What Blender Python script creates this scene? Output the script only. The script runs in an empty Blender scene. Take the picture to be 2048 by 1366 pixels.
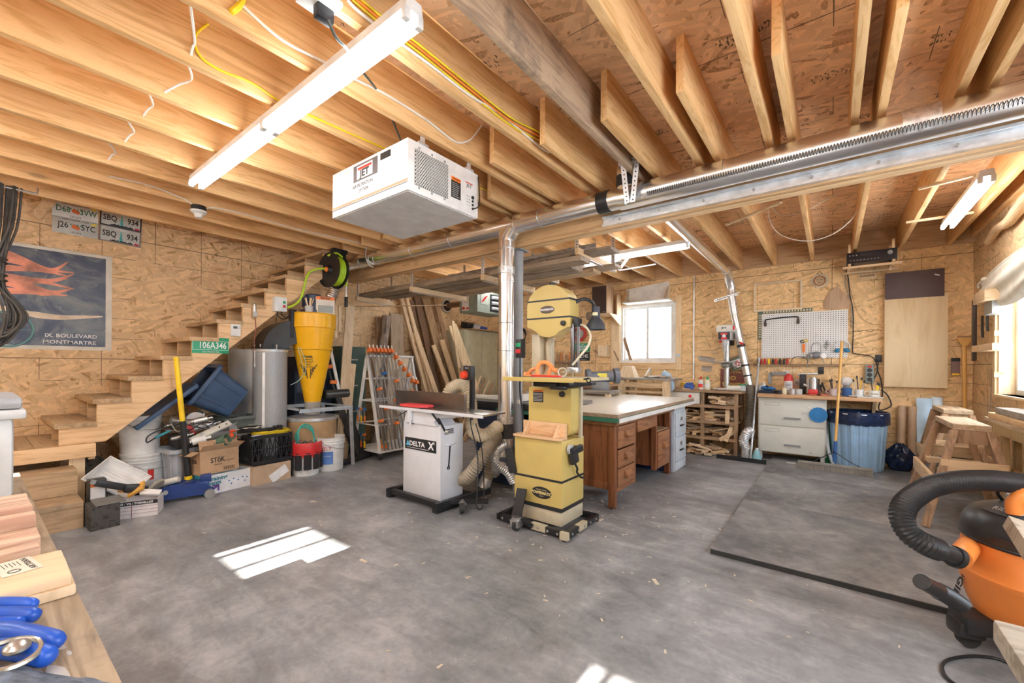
import bpy, bmesh, math, random
from mathutils import Vector, Matrix, Euler
random.seed(7)
SC = bpy.context.scene
COL = SC.collection
PI = math.pi
# ---------------- camera, sky, sun, exposure ----------------
cam_data = bpy.data.cameras.new('camera'); cam = bpy.data.objects.new('camera', cam_data); COL.objects.link(cam)
cam_data.sensor_width = 36; cam_data.lens = 836 / 2048 * 36; cam_data.shift_y = 48 / 2048
cam_data.clip_start = 0.05
YAW = math.atan2(.6073, .7945)
cam.matrix_world = Matrix.Translation((0, 0, 1.18)) @ Matrix.Rotation(YAW, 4, 'Z') @ Matrix.Rotation(PI / 2, 4, 'X') @ Matrix.Rotation(.0063, 4, 'Z')
SC.camera = cam
SC.view_settings.view_transform = 'Standard'; SC.view_settings.look = 'None'
SC.view_settings.gamma = 1; SC.view_settings.use_curve_mapping = False
SC.view_settings.exposure = 0.78
SC.cycles.use_denoising = True
SC.cycles.max_bounces = 9; SC.cycles.diffuse_bounces = 6; SC.cycles.glossy_bounces = 4
SC.cycles.sample_clamp_indirect = 6
w = bpy.data.worlds.new('sky'); SC.world = w; w.use_nodes = True
w.node_tree.nodes['Background'].inputs[0].default_value = (.80, .90, 1, 1)
w.node_tree.nodes['Background'].inputs[1].default_value = 7.0
sd = bpy.data.lights.new('sun', 'SUN'); sd.energy = 26; sd.angle = math.radians(.6); sd.color = (1, .95, .86)
sun = bpy.data.objects.new('sun', sd); COL.objects.link(sun)
sun.rotation_euler = Vector((0, -1, .667)).to_track_quat('Z', 'Y').to_euler()

TUBE_POWER = 20.0     # emission of the fluorescent tubes
def portal(loc, rot, sx, sy):
    d = bpy.data.lights.new('window_portal', 'AREA'); d.shape = 'RECTANGLE'; d.size = sx; d.size_y = sy; d.cycles.is_portal = True
    o = bpy.data.objects.new('window_portal', d); COL.objects.link(o); o.location = loc; o.rotation_euler = rot
portal((1.40, 1.5, 1.5), (0, PI / 2, 0), 1.15, 2.4); portal((-2.35, 6.79, 1.71), (-PI / 2, 0, 0), .9, .95); portal((1.40, 5.04, 1.44), (0, PI / 2, 0), .98, 1.5)
portal((-2.675, -1.66, 1.82), (PI / 2, 0, 0), .7, .4); portal((-.395, -1.66, 1.82), (PI / 2, 0, 0), .7, .4)

# ---------------- unprojection helpers: a point of a real plane seen at a pixel ----------------
F_, S_, C_, H_ = 836., .6073, .7945, 1.18
def _hz(px): return 731 + .0063 * (px - 1024)
def _n(px):
    r = (px - 1024) / F_
    return (-S_ + C_ * r, C_ + S_ * r)
def FL(px, py, h=0.):
    z = (H_ - h) * F_ / (py - _hz(px)); a, b = _n(px); return Vector((a * z, b * z, h))
def DP(px, py, d):
    a, b = _n(px); return Vector((a * d, b * d, H_ - (py - _hz(px)) / F_ * d))
def YP(px, py, y):
    a, b = _n(px); z = y / b; return Vector((a * z, y, H_ - (py - _hz(px)) / F_ * z))
def XP(px, py, x):
    a, b = _n(px); z = x / a; return Vector((x, b * z, H_ - (py - _hz(px)) / F_ * z))

# ---------------- materials ----------------
def _nt(name):
    m = bpy.data.materials.new(name); m.use_nodes = True
    nt = m.node_tree; b = nt.nodes['Principled BSDF']
    return m, nt, b
def _N(nt, t, **kw):
    n = nt.nodes.new(t)
    for k, v in kw.items(): setattr(n, k, v)
    return n
def _math(nt, op, a, b=None, clamp=False):
    n = nt.nodes.new('ShaderNodeMath'); n.operation = op; n.use_clamp = clamp
    for i, v in enumerate((a, b)):
        if v is None: continue
        if isinstance(v, (int, float)): n.inputs[i].default_value = v
        else: nt.links.new(v, n.inputs[i])
    return n.outputs[0]
def _ramp(nt, fac, stops, interp='LINEAR'):
    r = nt.nodes.new('ShaderNodeValToRGB'); cr = r.color_ramp; cr.interpolation = interp
    while len(cr.elements) < len(stops): cr.elements.new(.5)
    for e, (p, c) in zip(cr.elements, stops):
        e.position = p; e.color = (c[0], c[1], c[2], 1)
    nt.links.new(fac, r.inputs[0]); return r.outputs[0]
def _mix(nt, fac, a, b, mode='MIX'):
    n = nt.nodes.new('ShaderNodeMix'); n.data_type = 'RGBA'; n.blend_type = mode
    if isinstance(fac, (int, float)): n.inputs[0].default_value = fac
    else: nt.links.new(fac, n.inputs[0])
    for i, v in ((6, a), (7, b)):
        if isinstance(v, tuple): n.inputs[i].default_value = (v[0], v[1], v[2], 1)
        else: nt.links.new(v, n.inputs[i])
    return n.outputs[2]
def _coord(nt, scale=(1, 1, 1), rot=(0, 0, 0), objvar=0.):
    tc = nt.nodes.new('ShaderNodeTexCoord'); mp = nt.nodes.new('ShaderNodeMapping')
    mp.inputs['Scale'].default_value = scale; mp.inputs['Rotation'].default_value = rot
    src = tc.outputs['Object']
    if objvar:
        oi = nt.nodes.new('ShaderNodeObjectInfo'); vm = nt.nodes.new('ShaderNodeVectorMath'); vm.operation = 'ADD'
        s = _math(nt, 'MULTIPLY', oi.outputs['Random'], objvar)
        nt.links.new(src, vm.inputs[0]); nt.links.new(s, vm.inputs[1]); src = vm.outputs[0]
    nt.links.new(src, mp.inputs['Vector']); return mp.outputs[0]
def _noise(nt, vec, scale, detail=4, rough=.55, dist=0.):
    n = nt.nodes.new('ShaderNodeTexNoise'); n.inputs['Scale'].default_value = scale; n.inputs['Detail'].default_value = detail
    n.inputs['Roughness'].default_value = rough; n.inputs['Distortion'].default_value = dist
    nt.links.new(vec, n.inputs['Vector']); return n.outputs['Fac']
def _bump(nt, b, h, s, d=.002):
    n = nt.nodes.new('ShaderNodeBump'); n.inputs['Strength'].default_value = s; n.inputs['Distance'].default_value = d
    nt.links.new(h, n.inputs['Height']); nt.links.new(n.outputs[0], b.inputs['Normal'])
_cache = {}
def plain(name, col, rough=.5, metal=0., var=.08, alpha=None, trans=None, emit=None, es=0., scale=9., ior=None):
    if name in _cache: return _cache[name]
    m, nt, b = _nt(name)
    n = _noise(nt, _coord(nt, objvar=5.), scale, 3)
    lo = tuple(c * (1 - var * 1.6) for c in col); hi = tuple(min(1, c * (1 + var)) for c in col)
    nt.links.new(_ramp(nt, n, [(.3, lo), (.65, hi)]), b.inputs['Base Color'])
    b.inputs['Roughness'].default_value = rough; b.inputs['Metallic'].default_value = metal
    if trans: b.inputs['Transmission Weight'].default_value = trans
    if alpha is not None: b.inputs['Alpha'].default_value = alpha
    if ior: b.inputs['IOR'].default_value = ior
    if emit: b.inputs['Emission Color'].default_value = (*emit, 1); b.inputs['Emission Strength'].default_value = es
    _cache[name] = m; return m
def wood(name, c1, c2, axis='y', rough=.6, knots=True, stain=0., ring=16.):
    """lumber: grain runs along the given object axis"""
    if name in _cache: return _cache[name]
    m, nt, b = _nt(name)
    long, cross = .35, 1.
    sc = {'x': (long * .25, cross, cross), 'y': (cross, long * .25, cross), 'z': (cross, cross, long * .25)}[axis]
    v = _coord(nt, sc, objvar=13.)
    g = _noise(nt, v, ring, 5, .6, 1.2)
    fine = _noise(nt, v, ring * 9, 3, .7)
    base = _ramp(nt, g, [(.28, tuple(x * .82 for x in c2)), (.40, c2), (.47, c1), (.55, tuple(min(1, x * 1.06) for x in c1)), (.62, c2), (.72, c1)])
    col = _mix(nt, _math(nt, 'MULTIPLY', fine, .35), base, c2)
    if knots:
        vv = _coord(nt, tuple(s if s == cross else .35 for s in sc), objvar=7.)
        vo = nt.nodes.new('ShaderNodeTexVoronoi'); vo.inputs['Scale'].default_value = 2.4; nt.links.new(vv, vo.inputs['Vector'])
        k = _ramp(nt, vo.outputs['Distance'], [(0, (1, 1, 1)), (.035, (.85,) * 3), (.055, (.25,) * 3), (.10, (0, 0, 0))])
        col = _mix(nt, _math(nt, 'MULTIPLY', k, .7), col, tuple(x * .35 for x in c2))
    if stain:
        st = _noise(nt, _coord(nt, (1, 1, 1), objvar=3.), 3.5, 5, .7)
        s2 = _ramp(nt, st, [(.50, (0, 0, 0)), (.68, (1, 1, 1))])
        col = _mix(nt, _math(nt, 'MULTIPLY', s2, stain), col, (.10, .085, .075))
    oi = nt.nodes.new('ShaderNodeObjectInfo')
    h = nt.nodes.new('ShaderNodeHueSaturation'); nt.links.new(col, h.inputs['Color'])
    nt.links.new(_math(nt, 'ADD', _math(nt, 'MULTIPLY', oi.outputs['Random'], .22), .89), h.inputs['Value'])
    nt.links.new(h.outputs[0], b.inputs['Base Color'])
    b.inputs['Roughness'].default_value = rough
    _bump(nt, b, fine, .15)
    _cache[name] = m; return m
def osb(name, plane, base=((.74, .53, .30), (.60, .39, .19), (.40, .23, .10)), grid=True, ink=False, chip=1.):
    m, nt, b = _nt(name)
    tc = nt.nodes.new('ShaderNodeTexCoord'); sp = nt.nodes.new('ShaderNodeSeparateXYZ'); nt.links.new(tc.outputs['Object'], sp.inputs[0])
    u, v = {'x': ('Y', 'Z'), 'y': ('X', 'Z'), 'z': ('X', 'Y')}[plane]
    cb = nt.nodes.new('ShaderNodeCombineXYZ'); nt.links.new(sp.outputs[u], cb.inputs[0]); nt.links.new(sp.outputs[v], cb.inputs[1])
    V = cb.outputs[0]
    nz = nt.nodes.new('ShaderNodeTexNoise'); nz.inputs['Scale'].default_value = 14; nz.inputs['Detail'].default_value = 2; nt.links.new(V, nz.inputs['Vector'])
    sub = nt.nodes.new('ShaderNodeVectorMath'); sub.operation = 'MULTIPLY_ADD'
    nt.links.new(nz.outputs['Color'], sub.inputs[0]); sub.inputs[1].default_value = (.010, .010, 0); nt.links.new(V, sub.inputs[2])
    D = sub.outputs[0]
    def chips(ang, sx, sy, off):
        mp = nt.nodes.new('ShaderNodeMapping'); mp.vector_type = 'TEXTURE'
        mp.inputs['Rotation'].default_value = (0, 0, ang); mp.inputs['Location'].default_value = (off, off * 2, 0)
        mp.inputs['Scale'].default_value = (1 / sx, 1 / sy, 1); nt.links.new(D, mp.inputs['Vector'])
        vo = nt.nodes.new('ShaderNodeTexVoronoi'); vo.voronoi_dimensions = '2D'; vo.inputs['Scale'].default_value = 1; nt.links.new(mp.outputs[0], vo.inputs['Vector'])
        s = nt.nodes.new('ShaderNodeSeparateXYZ'); nt.links.new(vo.outputs['Color'], s.inputs[0])
        return s.outputs[0], s.outputs[1]
    k = chip
    r1, q1 = chips(.35, 10 * k, 40 * k, .3); r2, q2 = chips(-.85, 14 * k, 44 * k, 1.7); r3, q3 = chips(1.5, 20 * k, 52 * k, 3.1)
    sel = _math(nt, 'GREATER_THAN', q1, .5); sel2 = _math(nt, 'GREATER_THAN', q2, .45)
    a = nt.nodes.new('ShaderNodeMix'); nt.links.new(sel2, a.inputs[0]); nt.links.new(r3, a.inputs[2]); nt.links.new(r2, a.inputs[3])
    a2 = nt.nodes.new('ShaderNodeMix'); nt.links.new(sel, a2.inputs[0]); nt.links.new(a.outputs[0], a2.inputs[2]); nt.links.new(r1, a2.inputs[3])
    val = a2.outputs[0]
    big = _noise(nt, V, 1.3, 3)
    fine = _noise(nt, D, 90, 3, .7)
    val = _math(nt, 'ADD', _math(nt, 'MULTIPLY', val, .7), _math(nt, 'MULTIPLY', _math(nt, 'ADD', fine, _math(nt, 'MULTIPLY', big, .8)), .24))
    A, B, Cc = base
    col = _ramp(nt, val, [(.20, Cc), (.25, B), (.36, tuple((x * 2 + y) / 3 for x, y in zip(A, B))), (.55, A), (.72, tuple(min(1, x * 1.2) for x in A)), (.90, tuple((x * 2 + y) / 3 for x, y in zip(A, B)))])
    if grid:
        br = nt.nodes.new('ShaderNodeTexBrick'); br.offset = 0.; br.inputs['Scale'].default_value = 1
        br.inputs['Brick Width'].default_value = .4064; br.inputs['Row Height'].default_value = .2032; br.inputs['Mortar Size'].default_value = .0022; br.inputs['Mortar Smooth'].default_value = 0
        nt.links.new(V, br.inputs['Vector'])
        msk = _math(nt, 'GREATER_THAN', _noise(nt, V, 1.9, 2), .47 if plane != 'z' else .56)
        br2 = nt.nodes.new('ShaderNodeTexBrick'); br2.offset = .5; br2.inputs['Scale'].default_value = 1
        br2.inputs['Brick Width'].default_value = 2.44; br2.inputs['Row Height'].default_value = 1.22; br2.inputs['Mortar Size'].default_value = .0035
        nt.links.new(V, br2.inputs['Vector'])
        g = _math(nt, 'MAXIMUM', _math(nt, 'MULTIPLY', br.outputs['Fac'], msk), br2.outputs['Fac'])
        col = _mix(nt, _math(nt, 'MULTIPLY', g, .85), col, (.07, .04, .02))
    if ink:
        sv = nt.nodes.new('ShaderNodeSeparateXYZ'); nt.links.new(V, sv.inputs[0])
        fr = _math(nt, 'FRACT', _math(nt, 'MULTIPLY', _math(nt, 'ADD', sv.outputs[1], .13), 1 / .61))
        row = _math(nt, 'LESS_THAN', fr, .13)
        mp = nt.nodes.new('ShaderNodeMapping'); mp.inputs['Scale'].default_value = (95, 30, 1); nt.links.new(V, mp.inputs['Vector'])
        stripe = _math(nt, 'GREATER_THAN', _noise(nt, mp.outputs[0], 1, 1), .56)
        blob = _math(nt, 'GREATER_THAN', _noise(nt, V, 4.2, 2, .5), .54)
        ik = _math(nt, 'MULTIPLY', _math(nt, 'MULTIPLY', row, stripe), blob)
        col = _mix(nt, _math(nt, 'MULTIPLY', ik, .85), col, (.03, .025, .025))
    nt.links.new(col, b.inputs['Base Color']); b.inputs['Roughness'].default_value = .62
    _bump(nt, b, val, .25, .003)
    return m

# ---------------- mesh builder ----------------
class MB:
    def __init__(s): s.bm = bmesh.new()
    def _xf(s, vs, M):
        for v in vs: v.co = M @ v.co
    def box(s, x0, x1, y0, y1, z0, z1, M=None, bev=0.):
        r = bmesh.ops.create_cube(s.bm, size=1)
        vs = r['verts']
        for v in vs:
            v.co = Vector(((x0 + x1) / 2 + v.co.x * (x1 - x0), (y0 + y1) / 2 + v.co.y * (y1 - y0), (z0 + z1) / 2 + v.co.z * (z1 - z0)))
        if bev:
            es = list({e for v in vs for e in v.link_edges})
            o = bmesh.ops.bevel(s.bm, geom=es, offset=bev, segments=2, affect='EDGES', profile=.6)
            vs = list({v for f in o['faces'] for v in f.verts} | {v for v in vs if v.is_valid})
        if M: s._xf(vs, M)
        return s
    def bar(s, p0, p1, w, t, n=(0, 0, 1), bev=0.):
        """a board from p0 to p1, w wide, t thick along n"""
        p0, p1, n = Vector(p0), Vector(p1), Vector(n)
        d = p1 - p0; L = d.length; d.normalize()
        a = d.cross(n); a = a.normalized() if a.length > 1e-6 else d.orthogonal().normalized()
        n2 = a.cross(d).normalized()
        M = Matrix.Translation((p0 + p1) / 2) @ Matrix((d, a, n2)).transposed().to_4x4()
        return s.box(-L / 2, L / 2, -w / 2, w / 2, -t / 2, t / 2, M, bev)
    def cyl(s, p0, p1, r0, r1=None, seg=16, cap=True):
        p0, p1 = Vector(p0), Vector(p1); r1 = r0 if r1 is None else r1
        d = p1 - p0; q = d.to_track_quat('Z', 'Y').to_matrix()
        rings = []
        for p, r in ((p0, r0), (p1, r1)):
            rings.append([s.bm.verts.new(p + q @ Vector((math.cos(2 * PI * i / seg) * r, math.sin(2 * PI * i / seg) * r, 0))) for i in range(seg)])
        for i in range(seg):
            f = s.bm.faces.new((rings[0][i], rings[0][(i + 1) % seg], rings[1][(i + 1) % seg], rings[1][i])); f.smooth = True
        if cap:
            s.bm.faces.new(rings[0][::-1]); s.bm.faces.new(rings[1])
        return s
    def lathe(s, prof, c=(0, 0, 0), seg=28, axis=(0, 0, 1), wob=None):
        """prof: list of (r, z)"""
        c = Vector(c); q = Vector(axis).to_track_quat('Z', 'Y').to_matrix(); rings = []
        for r, z in prof:
            if r < 1e-5: rings.append([s.bm.verts.new(c + q @ Vector((0, 0, z)))])
            else:
                rings.append([s.bm.verts.new(c + q @ Vector((math.cos(2 * PI * i / seg) * r * (wob(i / seg, z) if wob else 1), math.sin(2 * PI * i / seg) * r * (wob(i / seg, z) if wob else 1), z))) for i in range(seg)])
        for A, B in zip(rings, rings[1:]):
            for i in range(seg):
                j = (i + 1) % seg
                if len(A) == 1 and len(B) == 1: continue
                if len(A) == 1: vs = (A[0], B[j], B[i])
                elif len(B) == 1: vs = (A[i], A[j], B[0])
                else: vs = (A[i], A[j], B[j], B[i])
                f = s.bm.faces.new(vs); f.smooth = True
        return s
    def tube(s, pts, r, seg=8, smooth=0, closed=False, cap=True):
        """r: radius or function of (t along 0..1)"""
        P = [Vector(p) for p in pts]
        if smooth: P = spline(P, smooth, closed)
        n = len(P); rings = []; up = None
        for i, p in enumerate(P):
            if closed: d = P[(i + 1) % n] - P[i - 1]
            else: d = P[min(i + 1, n - 1)] - P[max(i - 1, 0)]
            if d.length < 1e-9: d = Vector((0, 0, 1))
            d.normalize()
            if up is None: up = d.orthogonal().normalized()
            up = (up - d * up.dot(d))
            up = up.normalized() if up.length > 1e-6 else d.orthogonal().normalized()
            sd = d.cross(up); rr = r(i / max(1, n - 1)) if callable(r) else r
            rings.append([s.bm.verts.new(p + (up * math.cos(2 * PI * k / seg) + sd * math.sin(2 * PI * k / seg)) * rr) for k in range(seg)])
        for i in range(n if closed else n - 1):
            A, B = rings[i], rings[(i + 1) % n]
            for k in range(seg):
                f = s.bm.faces.new((A[k], A[(k + 1) % seg], B[(k + 1) % seg], B[k])); f.smooth = True
        if not closed and cap:
            s.bm.faces.new(rings[0][::-1]); s.bm.faces.new(rings[-1])
        return s
    def flex(s, pts, r, pitch=.018, amp=.08, seg=14, sm=10):
        """corrugated hose"""
        P = spline([Vector(p) for p in pts], sm); L = [0]
        for a, b in zip(P, P[1:]): L.append(L[-1] + (b - a).length)
        n = max(4, int(L[-1] / (pitch / 2))); Q = []; j = 0
        for i in range(n + 1):
            t = L[-1] * i / n
            while j < len(L) - 2 and L[j + 1] < t: j += 1
            k = (t - L[j]) / max(1e-9, L[j + 1] - L[j]); Q.append(P[j].lerp(P[j + 1], k))
        return s.tube(Q, lambda t: r * (1 + (amp if int(round(t * n)) % 2 else -amp)), seg)
    def prism(s, pts, M, h):
        """polygon in local xy extruded by h along local z, then M"""
        a = [s.bm.verts.new(M @ Vector((x, y, 0))) for x, y in pts]; b = [s.bm.verts.new(M @ Vector((x, y, h))) for x, y in pts]
        n = len(pts)
        s.bm.faces.new(a[::-1]); s.bm.faces.new(b)
        for i in range(n): s.bm.faces.new((a[i], a[(i + 1) % n], b[(i + 1) % n], b[i]))
        return s
    def ball(s, c, r, sq=(1, 1, 1), seg=14, M=None):
        c = Vector(c); o = bmesh.ops.create_uvsphere(s.bm, u_segments=seg, v_segments=max(6, seg // 2), radius=r)
        for v in o['verts']:
            v.co = Vector((v.co.x * sq[0], v.co.y * sq[1], v.co.z * sq[2]))
            if M: v.co = M @ v.co
            v.co += c
        for f in {f for v in o['verts'] for f in v.link_faces}: f.smooth = True
        return s
    def torus(s, c, R, r, ax=(0, 0, 1), seg=28, k=8, sq=1.):
        q = Vector(ax).to_track_quat('Z', 'Y').to_matrix(); c = Vector(c)
        return s.tube([c + q @ Vector((math.cos(2 * PI * i / seg) * R, math.sin(2 * PI * i / seg) * R * sq, 0)) for i in range(seg)], r, k, closed=True)
    def grid(s, fn, nu, nv, close_u=False):
        V = [[s.bm.verts.new(fn(i / nu, j / nv)) for j in range(nv + 1)] for i in range(nu + (0 if close_u else 1))]
        for i in range(nu):
            for j in range(nv):
                A, B = V[i], V[(i + 1) % len(V)]
                f = s.bm.faces.new((A[j], B[j], B[j + 1], A[j + 1])); f.smooth = True
        return s
    def open_box(s, x0, x1, y0, y1, z0, z1, t=.01, M=None):
        s.box(x0, x1, y0, y1, z0, z0 + t, M)
        s.box(x0, x0 + t, y0, y1, z0 + t, z1, M); s.box(x1 - t, x1, y0, y1, z0 + t, z1, M)
        s.box(x0 + t, x1 - t, y0, y0 + t, z0 + t, z1, M); s.box(x0 + t, x1 - t, y1 - t, y1, z0 + t, z1, M)
        return s
    def done(s, name, mat, parent=None, smooth_angle=35, center=False, loc=None, rz=0):
        bm = s.bm
        me = bpy.data.meshes.new(name)
        o = bpy.data.objects.new(name, me)
        off = Vector((0, 0, 0))
        if parent is not None and parent.get('_w'): off = Vector(parent['_w'])
        elif center:
            xs = [v.co for v in bm.verts]
            off = Vector(((min(c.x for c in xs) + max(c.x for c in xs)) / 2, (min(c.y for c in xs) + max(c.y for c in xs)) / 2, min(c.z for c in xs)))
        if off.length:
            for v in bm.verts: v.co -= off
        bmesh.ops.recalc_face_normals(bm, faces=bm.faces)
        bm.to_mesh(me); bm.free()
        try: me.set_sharp_from_angle(angle=math.radians(smooth_angle))
        except Exception: pass
        me.materials.append(mat); COL.objects.link(o)
        if parent is not None: o.parent = parent
        elif center: o.location = off
        if loc is not None: o.location = loc; o.rotation_euler = (0, 0, rz)
        if parent is not None and parent.get('_w'): o['_w'] = list(parent['_w'])
        return o
def spline(P, k, closed=False):
    out = []; n = len(P)
    rng = range(n if closed else n - 1)
    for i in rng:
        if closed: p0, p1, p2, p3 = P[i - 1], P[i], P[(i + 1) % n], P[(i + 2) % n]
        else: p0, p1, p2, p3 = P[max(i - 1, 0)], P[i], P[i + 1], P[min(i + 2, n - 1)]
        for j in range(k):
            t = j / k
            out.append(.5 * ((2 * p1) + (p2 - p0) * t + (2 * p0 - 5 * p1 + 4 * p2 - p3) * t * t + (3 * p1 - p0 - 3 * p2 + p3) * t ** 3))
    if not closed: out.append(P[-1].copy())
    return out
def tag(o, label, cat, group=None):
    o['label'] = label; o['category'] = cat
    if group: o['group'] = group
    return o
def struct(o, label=None):
    o['kind'] = 'structure'
    if label: o['label'] = label
    return o
def T(name, label, cat, loc=(0, 0, 0), rz=0, group=None, world=False):
    """an Empty at the thing's base; world=True: its parts are given in room coordinates"""
    o = bpy.data.objects.new(name, None); COL.objects.link(o); o.empty_display_size = .05
    o.location = loc; o.rotation_euler = (0, 0, rz)
    if world: o['_w'] = list(loc)
    return tag(o, label, cat, group)
def one(mb, name, mat, label, cat, group=None, loc=None, rz=0):
    """a thing that is one mesh: in room coordinates (loc None) or local ones placed at loc"""
    return tag(mb.done(name, mat, None, center=loc is None, loc=loc, rz=rz), label, cat, group)
def dup(root, loc, rz=None, label=None, group=None):
    r = root.copy(); COL.objects.link(r); r.location = loc
    if rz is not None: r.rotation_euler = (0, 0, rz)
    if label: r['label'] = label
    if group: r['group'] = group
    for ch in list(root.children):
        c = ch.copy(); COL.objects.link(c); c.parent = r
        for g in list(ch.children):
            d = g.copy(); COL.objects.link(d); d.parent = c
    return r
FACE = {'-y': (PI / 2, 0, 0), '+x': (PI / 2, 0, PI / 2), '-x': (PI / 2, 0, -PI / 2), '+y': (PI / 2, 0, PI), 'up': (0, 0, 0), 'down': (PI, 0, 0)}
def txt(body, size, mat, parent, loc, face='-y', name='lettering', sx=1., spin=0., bold=0., rot=None, ls=1.):
    cu = bpy.data.curves.new(name, 'FONT'); cu.body = body; cu.size = size; cu.extrude = .0004; cu.align_x = 'CENTER'; cu.align_y = 'CENTER'; cu.offset = bold; cu.resolution_u = 2
    cu.space_character = ls
    tmp = bpy.data.objects.new(name, cu); COL.objects.link(tmp)
    me = bpy.data.meshes.new_from_object(tmp); bpy.data.objects.remove(tmp); bpy.data.curves.remove(cu)
    me.name = name; me.materials.clear(); me.materials.append(mat)
    o = bpy.data.objects.new(name, me); COL.objects.link(o); o.parent = parent
    l = Vector(loc)
    if parent.get('_w'): l = l - Vector(parent['_w'])
    e = Euler(rot if rot else FACE[face]).to_matrix() @ Matrix.Rotation(spin, 3, 'Z')
    o.location = l; o.rotation_euler = e.to_euler(); o.scale = (sx, 1, 1)
    return o

# ---------------- the material set ----------------
PINE = wood('pine', (.78, .56, .32), (.66, .42, .20), 'y'); PINE_X = wood('pine_x', (.78, .56, .32), (.66, .42, .20), 'x'); PINE_Z = wood('pine_z', (.86, .68, .44), (.74, .54, .31), 'z')
LUMBER = wood('lumber_z', (.82, .63, .40), (.68, .48, .28), 'z'); LUMBER_X = wood('lumber_x', (.74, .55, .34), (.60, .40, .22), 'x'); LUMBER_Y = wood('lumber_y', (.74, .55, .34), (.60, .40, .22), 'y')
JOIST = wood('joist_wood', (.80, .52, .25), (.66, .38, .15), 'y'); JOIST_OLD = wood('weathered_joist', (.52, .37, .24), (.36, .25, .17), 'y', stain=.8)
MAPLE = wood('pale_maple', (.80, .64, .43), (.72, .54, .34), 'z', knots=False); BEIGEWOOD = wood('beige_wood', (.66, .55, .40), (.56, .45, .31), 'z', knots=False)
WALNUT = wood('walnut', (.24, .14, .08), (.15, .08, .045), 'z', knots=False); OAK = wood('oak_brown', (.40, .26, .15), (.29, .17, .09), 'z'); OAK_X = wood('oak_brown_x', (.40, .26, .15), (.29, .17, .09), 'x')
DESK = wood('desk_mahogany', (.27, .10, .038), (.15, .05, .018), 'z', rough=.42, knots=False, ring=10); DESK_X = wood('desk_mahogany_x', (.33, .15, .065), (.22, .085, .035), 'y', rough=.42, knots=False, ring=10)
GREYWOOD = wood('weathered_grey_wood', (.36, .32, .27), (.22, .19, .16), 'x', rough=.8); GREYWOOD_Z = wood('weathered_grey_wood_z', (.38, .30, .22), (.22, .16, .11), 'z', rough=.8)
DARKTIMBER = wood('dark_timber', (.075, .07, .065), (.035, .032, .03), 'x', rough=.8)
PLY = wood('plywood', (.80, .64, .40), (.74, .56, .32), 'z', knots=False, ring=4)
WHITE = plain('white_paint', (.80, .80, .78), .35); WHITE_PL = plain('white_plastic', (.78, .79, .78), .4); OFFWHITE = plain('off_white', (.72, .70, .62), .45)
GREYL = plain('light_grey', (.55, .56, .56), .5); GREYM = plain('mid_grey', (.30, .31, .32), .5); BLACK = plain('black_plastic', (.02, .02, .022), .4); BLACKM = plain('black_metal', (.025, .025, .028), .35, .3); RUBBER = plain('rubber', (.03, .03, .03), .75)
STEEL = plain('steel', (.55, .55, .54), .32, .9); GALV = plain('galvanised_steel', (.80, .83, .86), .34, .7, var=.12, scale=14); DUCT = plain('duct_steel', (.88, .89, .90), .26, 1., var=.06, scale=5); IRON = plain('cast_iron', (.32, .31, .30), .4, .7); TAPE = plain('foil_tape', (.80, .80, .80), .35, .9, var=.2, scale=40)
CREAMY = plain('machine_yellow', (.60, .46, .15), .35, var=.03); CREAMD = plain('machine_base_beige', (.52, .46, .33), .45); YELLOW = plain('cyclone_yellow', (.90, .47, .01), .28, var=.03); YELB = plain('bright_yellow', (.92, .62, .02), .35)
RED = plain('red', (.62, .03, .03), .4); ORANGE = plain('orange', (.88, .22, .03), .4); BLUE = plain('blue', (.03, .10, .42), .4); NAVY = plain('navy_tote', (.035, .075, .16), .38); GREEN = plain('green', (.01, .34, .14), .45); LIME = plain('lime_hose', (.50, .74, .03), .4)
TEAL = plain('teal', (.01, .25, .27), .4); DKGREEN = plain('dark_green', (.05, .10, .08), .5); TAN = plain('tan_enamel', (.50, .46, .31), .45); CARD = plain('cardboard', (.52, .34, .20), .8); CARD2 = plain('kraft_fibre', (.50, .33, .17), .7)
BLUELIGHT = plain('pale_blue', (.42, .60, .80), .4); CLOTH = plain('cream_cloth', (.74, .69, .58), .9); JET_RED = plain('label_red', (.70, .05, .02), .4); INK = plain('ink_black', (.02, .02, .02), .5); INKW = plain('ink_white', (.85, .85, .85), .5); FUR = plain('bristle', (.27, .25, .22), .9); BROWNF = plain('speaker_cloth', (.06, .035, .025), .85)
BAG = plain('navy_bag', (.012, .025, .07), .25, scale=30, var=.4); CLEARP = plain('clear_plastic', (.85, .86, .84), .25, alpha=.55)
TUBE = plain('fluorescent_tube', (1, 1, 1), .4, emit=(.96, .98, 1), es=TUBE_POWER)
GLASS = plain('window_glass', (1, 1, 1), .02, alpha=.12)
# ================= THE ROOM =================
XL, XR, YF, YB, ZC = -5.70, 1.22, -1.50, 6.63, 2.83
fm, nt, b = _nt('concrete')
v = _coord(nt); n1 = _noise(nt, v, .9, 6, .62, .6); n2 = _noise(nt, v, 5.5, 8, .7, .4); n3 = _noise(nt, v, 38, 3, .6)
vs = _coord(nt, (1, 3.2, 1), rot=(0, 0, .5)); n4 = _noise(nt, vs, 2.2, 7, .68, 1.)
f = _math(nt, 'ADD', _math(nt, 'MULTIPLY', n1, .40), _math(nt, 'ADD', _math(nt, 'MULTIPLY', n2, .30), _math(nt, 'ADD', _math(nt, 'MULTIPLY', n4, .22), _math(nt, 'MULTIPLY', n3, .08))))
col = _ramp(nt, f, [(.37, (.10, .104, .11)), (.45, (.19, .195, .202)), (.52, (.28, .285, .292)), (.58, (.39, .394, .40)), (.68, (.56, .56, .56))])
vo = nt.nodes.new('ShaderNodeTexVoronoi'); vo.inputs['Scale'].default_value = 11; nt.links.new(v, vo.inputs['Vector'])
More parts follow.
